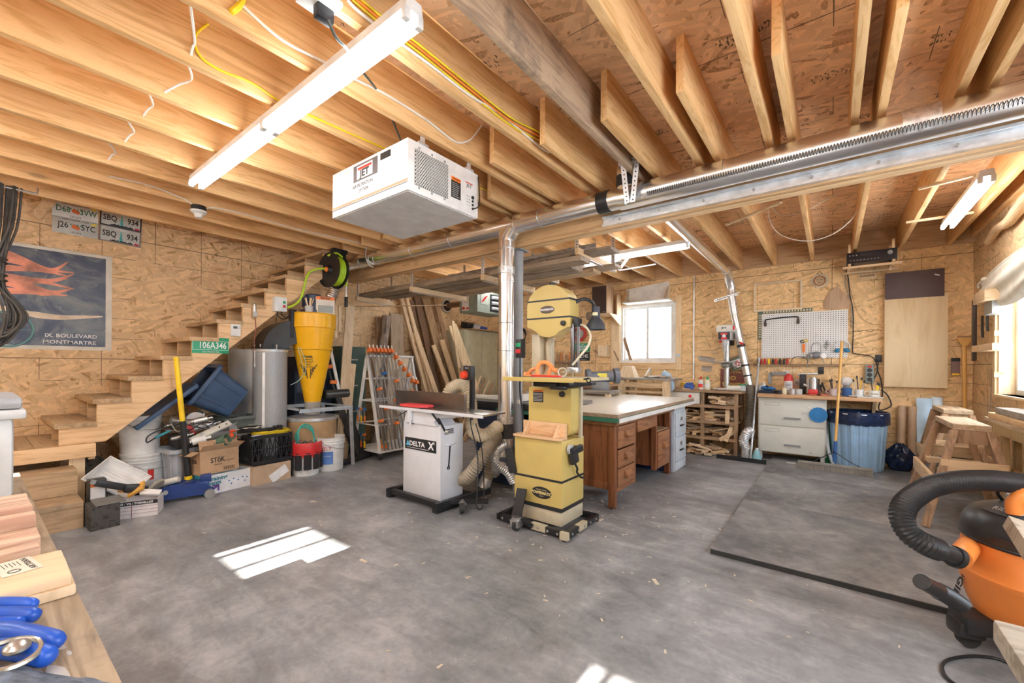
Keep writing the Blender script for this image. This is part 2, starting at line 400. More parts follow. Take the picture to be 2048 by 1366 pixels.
sp = _ramp(nt, vo.outputs['Distance'], [(0, (1, 1, 1)), (.045, (1, 1, 1)), (.07, (0, 0, 0))])
msk = _math(nt, 'GREATER_THAN', n2, .56)
col = _mix(nt, _math(nt, 'MULTIPLY', _math(nt, 'MULTIPLY', sp, msk), .55), col, (.62, .60, .56))
vd = nt.nodes.new('ShaderNodeTexVoronoi'); vd.feature = 'DISTANCE_TO_EDGE'; vd.inputs['Scale'].default_value = .55
dv = nt.nodes.new('ShaderNodeVectorMath'); dv.operation = 'MULTIPLY_ADD'; nn = nt.nodes.new('ShaderNodeTexNoise'); nn.inputs['Scale'].default_value = 2.2; nn.inputs['Detail'].default_value = 5; nt.links.new(v, nn.inputs['Vector'])
nt.links.new(nn.outputs['Color'], dv.inputs[0]); dv.inputs[1].default_value = (.5, .5, .5); nt.links.new(v, dv.inputs[2]); nt.links.new(dv.outputs[0], vd.inputs['Vector'])
ck = _math(nt, 'LESS_THAN', vd.outputs['Distance'], .0022)
nt.links.new(col, b.inputs['Base Color']); nt.links.new(_ramp(nt, n2, [(.3, (.34,) * 3), (.7, (.6,) * 3)]), b.inputs['Roughness']); _bump(nt, b, n2, .12, .004)
CONC = fm
rm, nt, b = _nt('stall_mat_rubber'); v = _coord(nt); n1 = _noise(nt, v, 1.6, 6, .65, .8); n2 = _noise(nt, v, 9, 6, .7)
f = _math(nt, 'ADD', _math(nt, 'MULTIPLY', n1, .6), _math(nt, 'MULTIPLY', n2, .4))
nt.links.new(_ramp(nt, f, [(.38, (.11, .112, .118)), (.48, (.19, .192, .197)), (.57, (.28, .28, .28)), (.68, (.42, .415, .41))]), b.inputs['Base Color']); b.inputs['Roughness'].default_value = .5; _bump(nt, b, _noise(nt, v, 60, 3), .2)
MATR = rm
OSB_L = osb('chipboard_wall_side', 'x'); OSB_B = osb('chipboard_wall_end', 'y', base=((.80, .56, .29), (.66, .43, .20), (.45, .27, .11))); OSB_C = osb('chipboard_subfloor', 'z', base=((.82, .56, .34), (.64, .39, .21), (.34, .18, .09)), ink=True, chip=.9)
struct(MB().box(XL - .1, XR + .1, YF - .1, YB + .1, -.1, 0).done('floor', CONC))
struct(MB().box(XL - .1, XR + .1, YF - .1, YB + .1, ZC, ZC + .02).done('ceiling', OSB_C))
struct(MB().box(XL - .02, XL, YF, YB, 0, ZC).done('wall_left', OSB_L))
def holed(name, mat, axis, c0, c1, a0, a1, z0, z1, holes):
    m = MB(); hs = sorted(holes)
    def bx(p, q, r, s_):
        if q - p < 1e-4 or s_ - r < 1e-4: return
        if axis == 'y': m.box(p, q, c0, c1, r, s_)
        else: m.box(c0, c1, p, q, r, s_)
    cur = a0
    for (h0, h1, g0, g1) in hs:
        bx(cur, h0, z0, z1); bx(h0, h1, z0, g0); bx(h0, h1, g1, z1); cur = h1
    bx(cur, a1, z0, z1)
    return struct(m.done(name, mat))
holed('wall_back', OSB_B, 'y', YB, YB + .14, XL, XR + .16, 0, ZC, [(-2.80, -1.90, 1.235, 2.185)])
holed('wall_right', OSB_L, 'x', XR, XR + .16, YF, YB, 0, ZC, [(.30, 2.70, .92, 2.08), (4.30, 5.78, .945, 1.93)])  # first hole holds the added fill window, the other is the curtained one
holed('wall_front', OSB_B, 'y', YF - .14, YF, XL, XR, 0, ZC, [(-3.02, -2.24, 1.63, 2.095), (-.74, -.05, 1.63, 2.095)])
m = MB()
for x0, x1 in ((-3.02, -2.33), (-.74, -.05)):
    m.box(x0 + .05, x0 + .09, YF - .08, YF - .05, 1.63, 2.095); m.box(x0 + .30, x0 + .33, YF - .08, YF - .05, 1.63, 2.095)
struct(m.done('trim_1', WHITE))
W1 = struct(MB().box(-2.80, -2.755, YB + .01, YB + .09, 1.235, 2.185).box(-1.945, -1.90, YB + .01, YB + .09, 1.235, 2.185).box(-2.755, -1.945, YB + .01, YB + .09, 1.235, 1.28).box(-2.755, -1.945, YB + .01, YB + .09, 2.14, 2.185).done('window_1', WHITE))
def sash(x0, x1, y, par):
    m = MB(); t = .035
    m.box(x0, x0 + t, y, y + .03, 1.28, 2.14); m.box(x1 - t, x1, y, y + .03, 1.28, 2.14); m.box(x0 + t, x1 - t, y, y + .03, 1.28, 1.28 + t); m.box(x0 + t, x1 - t, y, y + .03, 2.14 - t, 2.14)
    s_ = m.done('sash', WHITE, par); MB().box(x0 + t, x1 - t, y + .012, y + .016, 1.28 + t, 2.14 - t).done('pane', GLASS, s_)
sash(-2.755, -2.33, YB + .05, W1); sash(-2.365, -1.945, YB + .018, W1)
MB().box(-2.96, -2.80, YB - .02, YB, 1.13, 2.27, bev=.002).box(-1.90, -1.815, YB - .02, YB, 1.13, 2.27, bev=.002).done('casing', PINE_Z, W1)
MB().box(-2.80, -1.90, YB - .02, YB, 2.185, 2.27, bev=.002).box(-2.80, -1.90, YB - .022, YB, 1.13, 1.235, bev=.002).done('casing', PINE_X, W1)
W2 = struct(MB().box(XR, XR + .14, 5.76, 5.78, .945, 1.93).box(XR, XR + .14, 4.30, 4.32, .945, 1.93).box(XR - .03, XR + .14, 4.28, 5.80, .925, .945).box(XR, XR + .14, 4.30, 5.78, 1.91, 1.93).done('window_2', PINE_Z))
MB().box(XR + .10, XR + .135, 5.70, 5.76, .945, 1.91).box(XR + .10, XR + .135, 4.32, 4.38, .945, 1.91).box(XR + .10, XR + .135, 4.38, 5.70, .945, .99).box(XR + .10, XR + .135, 4.38, 5.70, 1.87, 1.91).box(XR + .10, XR + .135, 5.02, 5.06, .99, 1.87).done('sash', WHITE, W2)
MB().box(XR + .115, XR + .119, 4.38, 5.70, .99, 1.87).done('pane', GLASS, W2)
MB().box(XR - .022, XR, 5.78, 5.85, .90, 1.98, bev=.002).done('casing', PINE_Z, W2)
m = MB()
for z in (1.10, 1.48): m.box(XR - .03, XR + .03, 5.755, 5.775, z, z + .05)
m.done('casing_cleat', LUMBER_X, W2)
W3 = struct(MB().box(XR + .05, XR + .09, .30, .35, .92, 2.08).box(XR + .05, XR + .09, 2.65, 2.70, .92, 2.08).box(XR + .05, XR + .09, 1.47, 1.53, .92, 2.08).box(XR + .05, XR + .09, .35, 2.65, .92, .97).box(XR + .05, XR + .09, .35, 2.65, 2.03, 2.08).done('added_fill_window', WHITE))  # unseen side window added to let in daylight fill
MB().box(XR + .068, XR + .072, .35, 2.65, .97, 2.03).done('pane', GLASS, W3)
struct(MB().box(-30, 30, YB + 2, 60, -.6, -.5).done('ground_outside', plain('snow', (.9, .92, .95), .8)))
m = MB(); R = random.Random(3)
for i in range(70):
    x = R.uniform(-26, 4); y = R.uniform(12, 34); h = R.uniform(6, 11); r = R.uniform(.03, .10)
    m.cyl((x, y, -.5), (x + R.uniform(-.6, .6), y, h), r, r * .3, 6, False)
    for k in range(7):
        z = R.uniform(.5, h * .8); a = R.uniform(0, 6.3); l = R.uniform(.6, 1.9)
        m.cyl((x, y, z), (x + l * math.cos(a), y + l * .4 * math.sin(a), z + l * .8), r * .35, .006, 4, False)
o = m.done('woods', plain('bark_outside', (.055, .05, .055), .9)); o['kind'] = 'stuff'; o['label'] = 'bare winter trees seen through the window'; o['category'] = 'trees'
def joist(x, y0, y1, mat, lab, z0=2.545):
    o = MB().box(x, x + .038, y0, y1, z0, ZC - .001, bev=.002).done('ceiling_joist', mat, center=True)
    struct(o); tag(o, lab, 'joist', 'joists carrying the subfloor'); return o
for k in range(-3, 13):
    x = -.33 - .4064 * k
    dark = k == 2
    joist(x, YF, 3.48 if k > -1 else 3.4, JOIST_OLD if dark else JOIST, 'grey weathered old joist stained dark among pale joists' if dark else 'bare pale joist between the front of the shop and the duct beam')
for k in range(-3, 8):
    x = -.263 + .045 - .407 * k
    joist(x, 2.15 if k not in (5, 6) else 2.6, YB - .04, JOIST, 'bare pale joist running from the duct beam to the window wall')
for k in range(8, 12):
    joist(-.263 + .045 - .407 * k, 2.75, YB - .04, JOIST, 'bare pale joist running from the duct beam to the window wall')
struct(MB().box(XL, XR, YB - .038, YB, 2.545, ZC).done('trim_2', wood('rim_board', (.62, .42, .24), (.48, .30, .16), 'x')))
struct(MB().box(XL, XL + .038, YF, YB - .04, 2.70, ZC).done('trim_3', JOIST))
struct(MB().box(XR - .038, XR, YF, YB - .04, 2.60, ZC).done('trim_4', JOIST))
BM = struct(MB().box(-5.08, XR, 3.07, 3.11, 2.262, 2.545, bev=.002).done('ceiling_beam', wood('beam_ply', (.70, .46, .24), (.56, .34, .16), 'x')))
BM['label'] = 'three-ply wooden beam carrying the joists'
struct(MB().box(-5.08, XR, 3.111, 3.149, 2.260, 2.545, bev=.002).box(-5.08, XR, 3.15, 3.188, 2.263, 2.545, bev=.002).done('beam_plank', PINE_X, BM))
o = MB().cyl((-2.345, 3.16, 0), (-2.345, 3.16, 2.26), .045, seg=20).box(-2.42, -2.27, 3.08, 3.23, 0, .008).box(-2.42, -2.27, 3.08, 3.23, 2.25, 2.26).done('support_column', plain('post_grey', (.36, .38, .40), .45), center=True); struct(o)
for i, (y0, y1, l) in enumerate(((2.87, 4.115, 'dark grey rubber floor mat beside the orange shop vacuum, thick edge showing'), (4.12, 5.345, 'grey rubber floor mat in the middle of the row, under the first stepladder legs'), (5.35, 6.55, 'grey rubber floor mat by the wall, under the metal cabinet and push broom'))):
    one(MB().box(-.60, 1.18, y0, y1, 0, .024 if i else .030, bev=.003), 'floor_mat', MATR, l, 'floor mat')
one(MB().box(-.602, 1.18, 2.862, 2.8695, .0, .028), 'mat_edging', RUBBER, 'black rubber edge along the front of the row of floor mats', 'edging')
# ================= LIGHT FIXTURES =================
def strip_light(L, label, loc, rz, drop, group=None, hood=.040):
    t = T('strip_light', label, 'light fixture', loc, rz, group)
    n = 2 if L > 1.5 else 1; seg = L / n
    MB().prism([(-hood, 0), (hood, 0), (hood * .8, .045), (-hood * .8, .045)], Matrix(((0, 0, 1, -L / 2), (1, 0, 0, 0), (0, 1, 0, .022), (0, 0, 0, 1))), L).done('housing', WHITE, t)
    for i in range(n):
        for e in (-L / 2 + i * seg + .012, -L / 2 + (i + 1) * seg - .012):
            for y in (-.03, .03): MB().box(e - .012, e + .012, y - .013, y + .013, -.018, .026, bev=.003).done('lamp_holder', WHITE_PL, t)
    for i in range(n):
        for y in (-.03, .03):
            a = -L / 2 + i * seg + .025; MB().cyl((a, y, -.002), (a + seg - .05, y, -.002), .0165, seg=10).done('tube', TUBE, t)
    for x in (-L * .36, L * .36): MB().tube([(x, 0, .067), (x, 0, .067 + drop)], .003, 5).done('hanger', STEEL, t)
    return t
strip_light(2.40, 'long eight foot fluorescent strip hanging ahead of the air filter box', (-2.42, .995, 2.45), 0, .05)
strip_light(1.22, 'short fluorescent strip above the stepladders by the side window', (.822, 4.765, 2.45), PI / 2, .03)
strip_light(1.22, 'short fluorescent strip hanging over the lumber rack and work tables', (-1.76, 4.44, 2.40), 0, .08)
strip_light(2.40, 'unseen eight foot fill strip added over the work bench behind the viewpoint', (-3.6, -.75, 2.45), 0, .05)  # out-of-view lamp added to brighten the shop from behind the camera
strip_light(2.40, 'second unseen eight foot fill strip added behind the viewpoint, nearer the side wall', (.1 - .4, -.75, 2.45), 0, .05)  # another added lamp behind the camera, for fill light
strip_light(1.22, 'short fill strip added out of sight over the lumber behind the rack', (-4.3, 4.9, 2.44), 0, .04)  # added lamp hidden by the rack, brightens the lumber corner
t = T('ceiling_lamp_holder', 'white porcelain bulb socket on round black box under the joist', 'lamp socket', (-4.37, 1.225, 2.545))
MB().cyl((0, 0, 0), (0, 0, -.04), .055, seg=20).done('junction_box', BLACK, t)
MB().lathe([(.001, -.04), (.062, -.042), (.058, -.055), (.035, -.07), (.026, -.10), (.02, -.10), (0, -.085)]).done('socket', WHITE, t)
# ================= CABLES ON THE CEILING =================
def cable(pts, r, mat, label, cat='cable', group=None, sm=6, name='ceiling_cable'):
    return one(MB().tube(pts, r, 6, smooth=sm), name, mat, label, cat, group)
WIREW = plain('white_cable', (.80, .76, .70), .5); WIREY = plain('yellow_cable', (.80, .60, .02), .5); WIREO = plain('orange_cable', (.85, .25, .03), .5)
fx = lambda k, d=.008: -.33 - .4064 * k + .038 + d
cable([XP(215, 353, fx(10)), XP(232, 356, fx(10)), XP(300, 372, fx(10)), XP(370, 400, fx(10)), Vector((-4.37, 1.19, 2.53))], .006, WIREW, 'white cable leading to the porcelain bulb socket from the poster side')
cable([Vector((-4.37, 1.27, 2.53)), XP(430, 416, fx(10)), XP(500, 432, fx(10)), XP(600, 460, fx(10)), XP(740, 490, fx(10))], .006, WIREW, 'white cable leading from the porcelain bulb socket towards the hose reel')
cable([XP(470, 0, fx(4)), XP(490, 20, fx(4)), XP(560, 80, fx(4)), XP(640, 122, fx(4)), XP(700, 155, fx(4)), XP(770, 190, fx(4)), XP(850, 240, fx(4)), XP(905, 282, fx(4)), XP(930, 283, fx(4)), XP(945, 272, fx(4)), XP(960, 252, fx(4))], .0065, WIREW, 'white cable stapled along a joist above the air filter box')
cable([XP(690, 0, fx(3)), XP(715, 25, fx(3)), XP(770, 68, fx(3)), XP(850, 125, fx(3)), XP(935, 190, fx(3)), XP(1000, 230, fx(3)), XP(1060, 280, fx(3)), XP(1096, 305, fx(3)), XP(1115, 295, fx(3)), XP(1120, 280, fx(3)), XP(1130, 280, fx(3)), XP(1148, 305, fx(3))], .0065, WIREW, 'white cable looping to the small grey junction box')
for i, (dy, mt, l) in enumerate(((0, WIREY, 'lower yellow cable of the stapled bundle beside the grey junction box'), (-8, WIREO, 'orange cable of the stapled bundle beside the grey junction box'), (-16, WIREY, 'upper yellow cable of the stapled bundle beside the grey junction box'))):
    P = [XP(x, y + dy * (1 if x < 1100 else .4), fx(3, .008 + .006 * i)) for x, y in ((700, 0), (760, 50), (830, 102), (930, 182), (1020, 252), (1080, 284), (1140, 322), (1175, 355), (1215, 382))]
    cable(P, .0055, mt, l)
cable([XP(412, 48, fx(5)), XP(390, 66, fx(5)), XP(386, 90, fx(5)), XP(402, 118, fx(5)), XP(440, 142, fx(5)), XP(500, 166, fx(5)), XP(560, 205, fx(5)), XP(620, 232, fx(5)), XP(700, 268, fx(5)), XP(760, 294, fx(5)), XP(840, 330, fx(5)), XP(950, 372, fx(5)), XP(1060, 418, fx(5))], .006, WIREY, 'yellow cable curling down and running behind the strip light', sm=5)
cable([XP(484, -8, fx(4)), XP(475, 10, fx(4)), XP(462, 22, fx(4)), XP(455, 26, fx(4) - .03)], .012, WIREY, 'thick yellow cable loop at the upper edge of the ceiling')
m = MB()
for k, (a, b_) in zip(range(5, 10), (((378, 110), (385, 80)), ((325, 185), (380, 158)), ((283, 232), (303, 208)), ((247, 283), (265, 262)), ((214, 320), (228, 303)))):
    p = XP(*a, fx(k, .002)); q = XP(*b_, fx(k, .06)); m.tube([p, p.lerp(q, .5) + Vector((0, 0, .004)), q, Vector((fx(k - 1) - .05, q.y - .1, p.z))], .0055, 6, smooth=4)
one(m, 'ceiling_cable', WIREW, 'white cable threaded through holes drilled in five joists', 'cable')
cable([XP(652, 40, fx(3, .02)), XP(668, 75, fx(3, .0)), XP(690, 98, fx(3, -.05)), XP(700, 120, fx(3, -.2)), XP(735, 160, fx(3, -.32)), XP(760, 195, -1.98), XP(780, 235, -2.03), Vector((-2.2, 1.75, 2.52))], .006, plain('black_cord', (.06, .07, .06), .5), 'dark power cord dropping from the white outlet to the air filter', 'power cord', name='electric_cable')
t = T('ceiling_outlet', 'white square outlet box with black plug at the ceiling edge', 'outlet', (-1.53, .80, 2.525))
MB().box(-.06, .06, -.06, .06, 0, .02, bev=.003).done('cover_plate', WHITE_PL, t); MB().box(-.018, .018, -.015, .05, -.05, 0, bev=.005).done('plug', BLACK, t)
one(MB().box(-1.50, -1.46, 2.80, 2.91, 2.72, 2.80, bev=.01).cyl((-1.46, 2.855, 2.76), (-1.44, 2.855, 2.76), .045, seg=8), 'junction_box', plain('jb_grey', (.42, .42, .42), .5), 'small grey round junction box on the joist by the duct', 'junction box')
P = [YP(*p, 5.0) for p in ((1535, 400), (1537, 440), (1560, 470), (1610, 482), (1660, 470), (1700, 440), (1720, 405), (1722, 385), (1712, 370), (1690, 378), (1640, 405), (1600, 425), (1560, 430), (1540, 412))]
cable(P, .0045, WIREW, 'pale loop of wire hanging from the joists over the pegboard', sm=5, name='wire_loop')
for i, (a, b_) in enumerate((((1450, 450), (1560, 405)), ((1835, 378), (1948, 350)), ((1810, 445), (1945, 425)))):
    one(MB().bar(FL(*a, 2.535), FL(*b_, 2.535), .03, .015), 'wood_strip', LUMBER_X, ('thin pale strip nailed under joists beside the second branch duct', 'thin pale strip under joists across the top of the side light', 'thin pale strip under joists across the lower end of the side light')[i], 'wood strip')
# ================= DUCTWORK =================
YD = 2.95; ZD = 2.425; RD = .078
t = T('dust_duct', 'galvanised round dust duct running the length of the beam', 'duct', (-2.3, YD, ZD), world=True)
MB().cyl((-4.98, YD, ZD + .02), (-2.40, YD, ZD), RD, seg=32).done('trunk_pipe', DUCT, t)
MB().cyl((-2.25, YD, ZD), (-1.25, YD, ZD), RD * .98, seg=32).done('trunk_pipe', DUCT, t)
MB().cyl((-1.25, YD, ZD - .005), (1.2, YD, ZD - .005), RD * 1.03, seg=32).done('trunk_pipe', DUCT, t)
m = MB()
for x in (-4.55, -4.25, -3.6, -3.0, -1.95, -.55, .35): m.torus((x, YD, ZD), RD + .001, .003, (1, 0, 0), 32, 6)
m.done('seam_band', STEEL, t)
MB().cyl((-1.42, YD, ZD), (-1.33, YD, ZD), RD + .004, seg=32).done('tape_band', BLACK, t)
MB().cyl((.28, YD, ZD), (.42, YD, ZD), RD + .006, seg=32).done('foil_tape_wrap', TAPE, t)
P = spline([Vector(p) for p in ((-4.93, YD, ZD + .02), (-5.0, YD, ZD + .01), (-5.05, YD - .02, ZD - .06), (-5.06, YD - .04, ZD - .15), (-5.05, YD - .06, ZD - .24))], 4)
MB().tube(P, RD + .002, 24).done('end_elbow', TAPE, t)
MB().flex([(-5.05, YD - .06, 2.2), (-5.04, 2.80, 2.0), (-4.98, 2.72, 1.78), (-4.93, 2.66, 1.62)], .07, .03, .05).done('flex_pipe', DUCT, t)
XV = -2.325
MB().cyl((-2.42, YD, ZD), (-2.2, YD, ZD), RD + .006, seg=32).cyl((XV, YD, ZD - .02), (XV, YD, ZD - .2), .076, seg=28).tube([(XV, YD, ZD - .12), (XV + .03, YD, ZD - .07), (XV + .1, YD, ZD - .01), (XV + .2, YD, ZD)], RD, 24, smooth=5).done('tee', DUCT, t)
m = MB()
for z0, z1, r in ((2.23, 1.98, .071), (1.98, 1.92, .074), (1.92, .78, .0685), (.78, .68, .072)): m.cyl((XV, YD, z0), (XV, YD, z1), r, seg=32)
m.done('drop_pipe', DUCT, t)
m = MB()
for z in (2.22, 2.0, 1.93, 1.56, 1.31): m.torus((XV, YD, z), .0715, .003, seg=28, k=6)
m.done('seam_band', STEEL, t)
MB().cyl((XV, YD, 2.06), (XV, YD, 2.0), .079, .078, 28).done('foil_tape_wrap', TAPE, t); MB().cyl((XV, YD, .72), (XV, YD, .66), .076, seg=28).done('foil_tape_wrap', TAPE, t)
MB().lathe([(.072, .66), (.075, .58), (.07, .53)], (XV, YD, 0)).done('clear_cuff', plain('dark_clear_cuff', (.06, .06, .06), .15), t)
MB().cyl((XV, YD, .53), (XV, YD, .40), .071, seg=28).tube([(XV, YD, .44), (XV - .02, YD - .03, .36), (XV - .06, YD - .05, .28), (XV - .12, YD - .03, .22)], .07, 22, smooth=5).done('lower_elbow', TAPE, t)
MB().tube([(XV - .02, YD, .62), (XV - .07, YD - .02, .58), (XV - .12, YD - .05, .5)], .055, 18, smooth=4).done('branch_inlet', BLACK, t)
p = Vector((-1.20, YD, 0))
MB().cyl((-1.21, YD, ZD), (-1.21, YD, 2.63), .068, seg=24).cyl((-1.21, YD, 2.58), (-1.21, YD, 2.635), .072, seg=24).done('capped_stub', DUCT, t)
MB().cyl((-1.21, YD, ZD + .07), (-1.21, YD, 2.575), .0705, seg=24).done('tape_band', BLACK, t)
def strut(name, p0, p1, label, w=.035, n=(0, -1, 0)):
    p0, p1 = Vector(p0), Vector(p1); L = (p1 - p0).length; d = (p1 - p0).normalized(); nn = Vector(n).normalized(); a = d.cross(nn).normalized()
    m = MB(); m.bar(p0, p1, w, .003, n); m.bar(p0 + a * w / 2 - nn * w / 2, p1 + a * w / 2 - nn * w / 2, w, .003, a)
    t = T(name, label, 'bracket', p0, world=True)
    m.done('angle', GALV, t)
    m = MB(); k = int(L / .028)
    for i in range(k):
        c = p0 + d * (L * (i + .5) / k); m.cyl(c + nn * .0016, c + nn * .0026, .0055, seg=8)
    m.done('slot', BLACK, t)
    return t
strut('slotted_bracket', (-1.17, 2.80, 2.60), (-1.15, 2.83, 2.33), 'slotted steel angle hanging before the trunk duct by black tape')
strut('slotted_bracket', (-1.07, 2.80, 2.60), (-1.11, 2.83, 2.33), 'second slotted steel angle forming the vee before the trunk duct')
strut('slotted_bracket', (-1.20, 2.79, 2.61), (-1.03, 2.79, 2.60), 'short slotted steel angle joining the tops of the two duct hangers')
one(MB().tube([(-4.35, YD - .09, 2.56), (-4.36, YD - .095, 2.45), (-4.35, YD - .05, 2.355), (-4.34, YD, 2.34)], .007, 4, smooth=4), 'pipe_strap', GALV, 'perforated steel strap holding up the duct by the air filter', 'pipe strap')
t = T('door_track', 'long galvanised steel track bolted along the beam face', 'track', (-.35, 3.05, 2.28), world=True)
MB().box(-1.44, 1.18, 3.060, 3.068, 2.275, 2.352).box(-1.44, 1.18, 3.035, 3.060, 2.346, 2.352).box(-1.44, 1.18, 3.035, 3.060, 2.275, 2.281).box(-1.44, 1.18, 3.035, 3.040, 2.281, 2.292).box(-1.44, 1.18, 3.035, 3.040, 2.335, 2.346).done('rail', GALV, t)
m = MB()
for i in range(9): m.cyl((-1.30 + i * .3, 3.058, 2.313), (-1.30 + i * .3, 3.045, 2.313), .009, seg=6)
m.done('bolt', STEEL, t)
P = []; N = 150
for i in range(N * 8 + 1):
    a = 2 * PI * i / 8; x = -1.02 + 2.1 * i / (N * 8); P.append((x, 2.855 + .016 * math.cos(a), 2.375 + .016 * math.sin(a)))
t = T('coil_spring', 'long dark coil spring stretched under the trunk duct', 'spring', (0, 2.855, 2.36), world=True)
MB().tube(P, .0022, 4).done('coil', plain('spring_steel', (.12, .12, .12), .4, .8), t)
MB().tube([(1.08, 2.855, 2.39), (1.11, 2.855, 2.385), (1.13, 2.855, 2.37), (1.17, 2.855, 2.37)], .004, 6).done('hook', STEEL, t)
MB().tube([(-1.02, 2.855, 2.37), (-1.06, 2.86, 2.36), (-1.08, 2.9, 2.36)], .004, 6).done('hook', STEEL, t)
t = T('branch_duct', 'thin galvanised branch duct dropping to the floor beside the metal cabinet', 'duct', (-.9, 6.2, 0), world=True)
a = FL(1350, 445, 2.47); b_ = FL(1440, 528, 2.46)
pt = [YP(1458, 546, 6.40), YP(1462, 590, 6.42), YP(1468, 628, 6.43), YP(1500, 775, 6.44)]
e = Vector((pt[0].x, 6.36, 2.42))
MB().cyl((a.x, 3.3, 2.47), (e.x + .0, 6.12, 2.46), .052, seg=22).done('run_pipe', DUCT, t)
MB().tube([(e.x, 6.10, 2.46), (e.x, 6.25, 2.45), (e.x + .0, 6.36, 2.38), pt[1] + Vector((0, 0, .1)), pt[1]], .056, 20, smooth=5).done('elbow', TAPE, t)
MB().cyl(pt[1], pt[2], .055, seg=22).torus(pt[1], .057, .006, (0, 0, 1), 22, 6).done('joint_pipe', TAPE, t)
MB().cyl(pt[2], pt[3], .050, seg=22).done('drop_pipe', DUCT, t)
u = pt[3] - pt[2]
MB().cyl(pt[2] + u * .42, pt[2] + u * .455, .0525, seg=22).cyl(pt[2] + u * .69, pt[2] + u * .715, .0525, seg=22).cyl(pt[2] + u * .83, pt[2] + u * .85, .0525, seg=22).done('tape_band', BLACK, t)
MB().flex([pt[3] + u * -.02, YP(1503, 800, 6.38), YP(1501, 840, 6.30), YP(1499, 880, 6.2)], .060, .022, .05, 16).done('flex_hose', plain('grey_hose', (.17, .15, .12), .5), t)
MB().flex([YP(1499, 868, 6.2), YP(1500, 862, 6.14), YP(1494, 866, 6.10), YP(1488, 882, 6.08), Vector((-.86, 6.08, .13))], .056, .02, .05, 16).done('flex_elbow', GALV, t)
MB().cyl((-.86, 6.08, .14), (-.86, 6.08, .02), .058, seg=20).done('boot', GALV, t)
one(MB().bar(YP(1428, 602, 6.40), YP(1475, 588, 6.40), .012, .03).bar(YP(1428, 600, 6.36), YP(1480, 584, 6.36), .02, .008), 'pipe_bracket', STEEL, 'thin steel bracket clamping the slanted branch duct to the wall', 'bracket')
t = T('floor_sweep', 'black floor sweep tray at the foot of the branch duct', 'dust tray', (-.85, 6.0, 0), world=True)
MB().bar(FL(1436, 909), FL(1532, 922), .10, .012).bar(FL(1434, 912, .03), FL(1534, 925, .03), .012, .05).done('tray', BLACKM, t)
# ================= LEFT WALL: PLATES, POSTER, CABLES =================
GREY_PL = plain('plate_silver', (.55, .58, .56), .4); PLW = plain('plate_white', (.75, .78, .76), .4); PLG = plain('plate_green', (.02, .33, .16), .4); TEALC = plain('plate_teal', (.05, .42, .42), .5); YST = plain('sticker_yellow', (.85, .70, .08), .5); RST = plain('sticker_red', (.60, .03, .08), .5)
def wall_plate(label, y0, z0, w_, h_, tilt, base, kind, body, frame=None):
    t = T('licence_plate', label, 'licence plate', (XL + .006, y0 + w_ / 2, z0 + h_ / 2))
    t.rotation_euler = (tilt, 0, 0)
    MB().box(0, .003, -w_ / 2, w_ / 2, -h_ / 2, h_ / 2, bev=.0012).done('plate', base, t)
    if frame:
        m = MB()
        for a in ((-w_ / 2 - .004, w_ / 2 + .004, -h_ / 2 - .004, -h_ / 2 + .006), (-w_ / 2 - .004, w_ / 2 + .004, h_ / 2 - .006, h_ / 2 + .004), (-w_ / 2 - .004, -w_ / 2 + .006, -h_ / 2, h_ / 2), (w_ / 2 - .006, w_ / 2 + .004, -h_ / 2, h_ / 2)): m.box(.002, .007, *a)
        m.done('plate_frame', frame, t)
    if kind == 'florida':
        a, b_ = body
        txt(a, .075, INK if base is GREY_PL else plain('ink_green', (.01, .16, .09), .5), t, (.0036, -.082, .004), '+x', sx=.72, bold=.001)
        txt(b_, .075, INK if base is GREY_PL else plain('ink_green', (.01, .16, .09), .5), t, (.0036, .085, .004), '+x', sx=.72, bold=.001)
        txt('MYFLORIDA.COM', .022, INK, t, (.0036, 0, .058), '+x'); txt('LEON', .022, INK, t, (.0036, 0, -.055), '+x', sx=1.3)
        MB().ball((.003, -.008, .002), .02, (.08, 1, .95)).ball((.003, .012, -.008), .016, (.08, 1, .95)).done('printed_fruit', plain('fruit_orange', (.75, .16, .03), .5), t)
        m = MB()
        for k in range(7): m.box(.003, .0034, -.035 + k * .011, -.027 + k * .011, .012 - (k % 3) * .012, .026 - (k % 2) * .02)
        m.done('printed_leaves', plain('leaf_green', (.03, .28, .16), .5), t)
        MB().box(.003, .0036, .105, .14, .042, .062).done('sticker', YST, t)
    if kind == 'oregon':
        txt('SBQ', .078, INK, t, (.0036, -.082, .0), '+x', sx=.72, bold=.0015); txt('934', .078, INK, t, (.0036, .088, .0), '+x', sx=.72, bold=.0015)
        txt('Oregon', .03, INKW, t, (.0034, 0, .058), '+x')
        m = MB()
        for k in range(6): m.prism([(-.006 - k * .003, 0), (.006 + k * .003, 0), (0, .02)], Matrix(((0, 0, 1, .003), (1, 0, 0, .004), (0, 1, 0, .03 - k * .017), (0, 0, 0, 1))), .0005)
        m.done('printed_fir', TEALC, t)
        m = MB()
        for k in range(14): m.prism([(-.012, 0), (.012, 0), (0, .012 + (k * 7 % 5) * .003)], Matrix(((0, 0, 1, .003), (1, 0, 0, -.07 + k * .012), (0, 1, 0, -.068), (0, 0, 0, 1))), .0004)
        m.done('printed_hills', INK, t)
        MB().box(.003, .0036, .105, .14, -.07, -.052).done('sticker', RST, t)
    return t
pa = XP(102, 400, XL); pb = XP(191, 418, XL); pc = XP(103, 433, XL)
wall_plate('white plate reading D68 3VW with green letters, above the grey one', pa.y, XP(102, 433, XL).z + .01, .302, .152, -.0, PLW, 'florida', ('D68', '3VW'))
wall_plate('grey metal plate reading J26 5YC, below the white one', pa.y, XP(102, 462, XL).z - .003, .302, .152, -.0, GREY_PL, 'florida', ('J26', '5YC'))
q = XP(196, 455, XL)
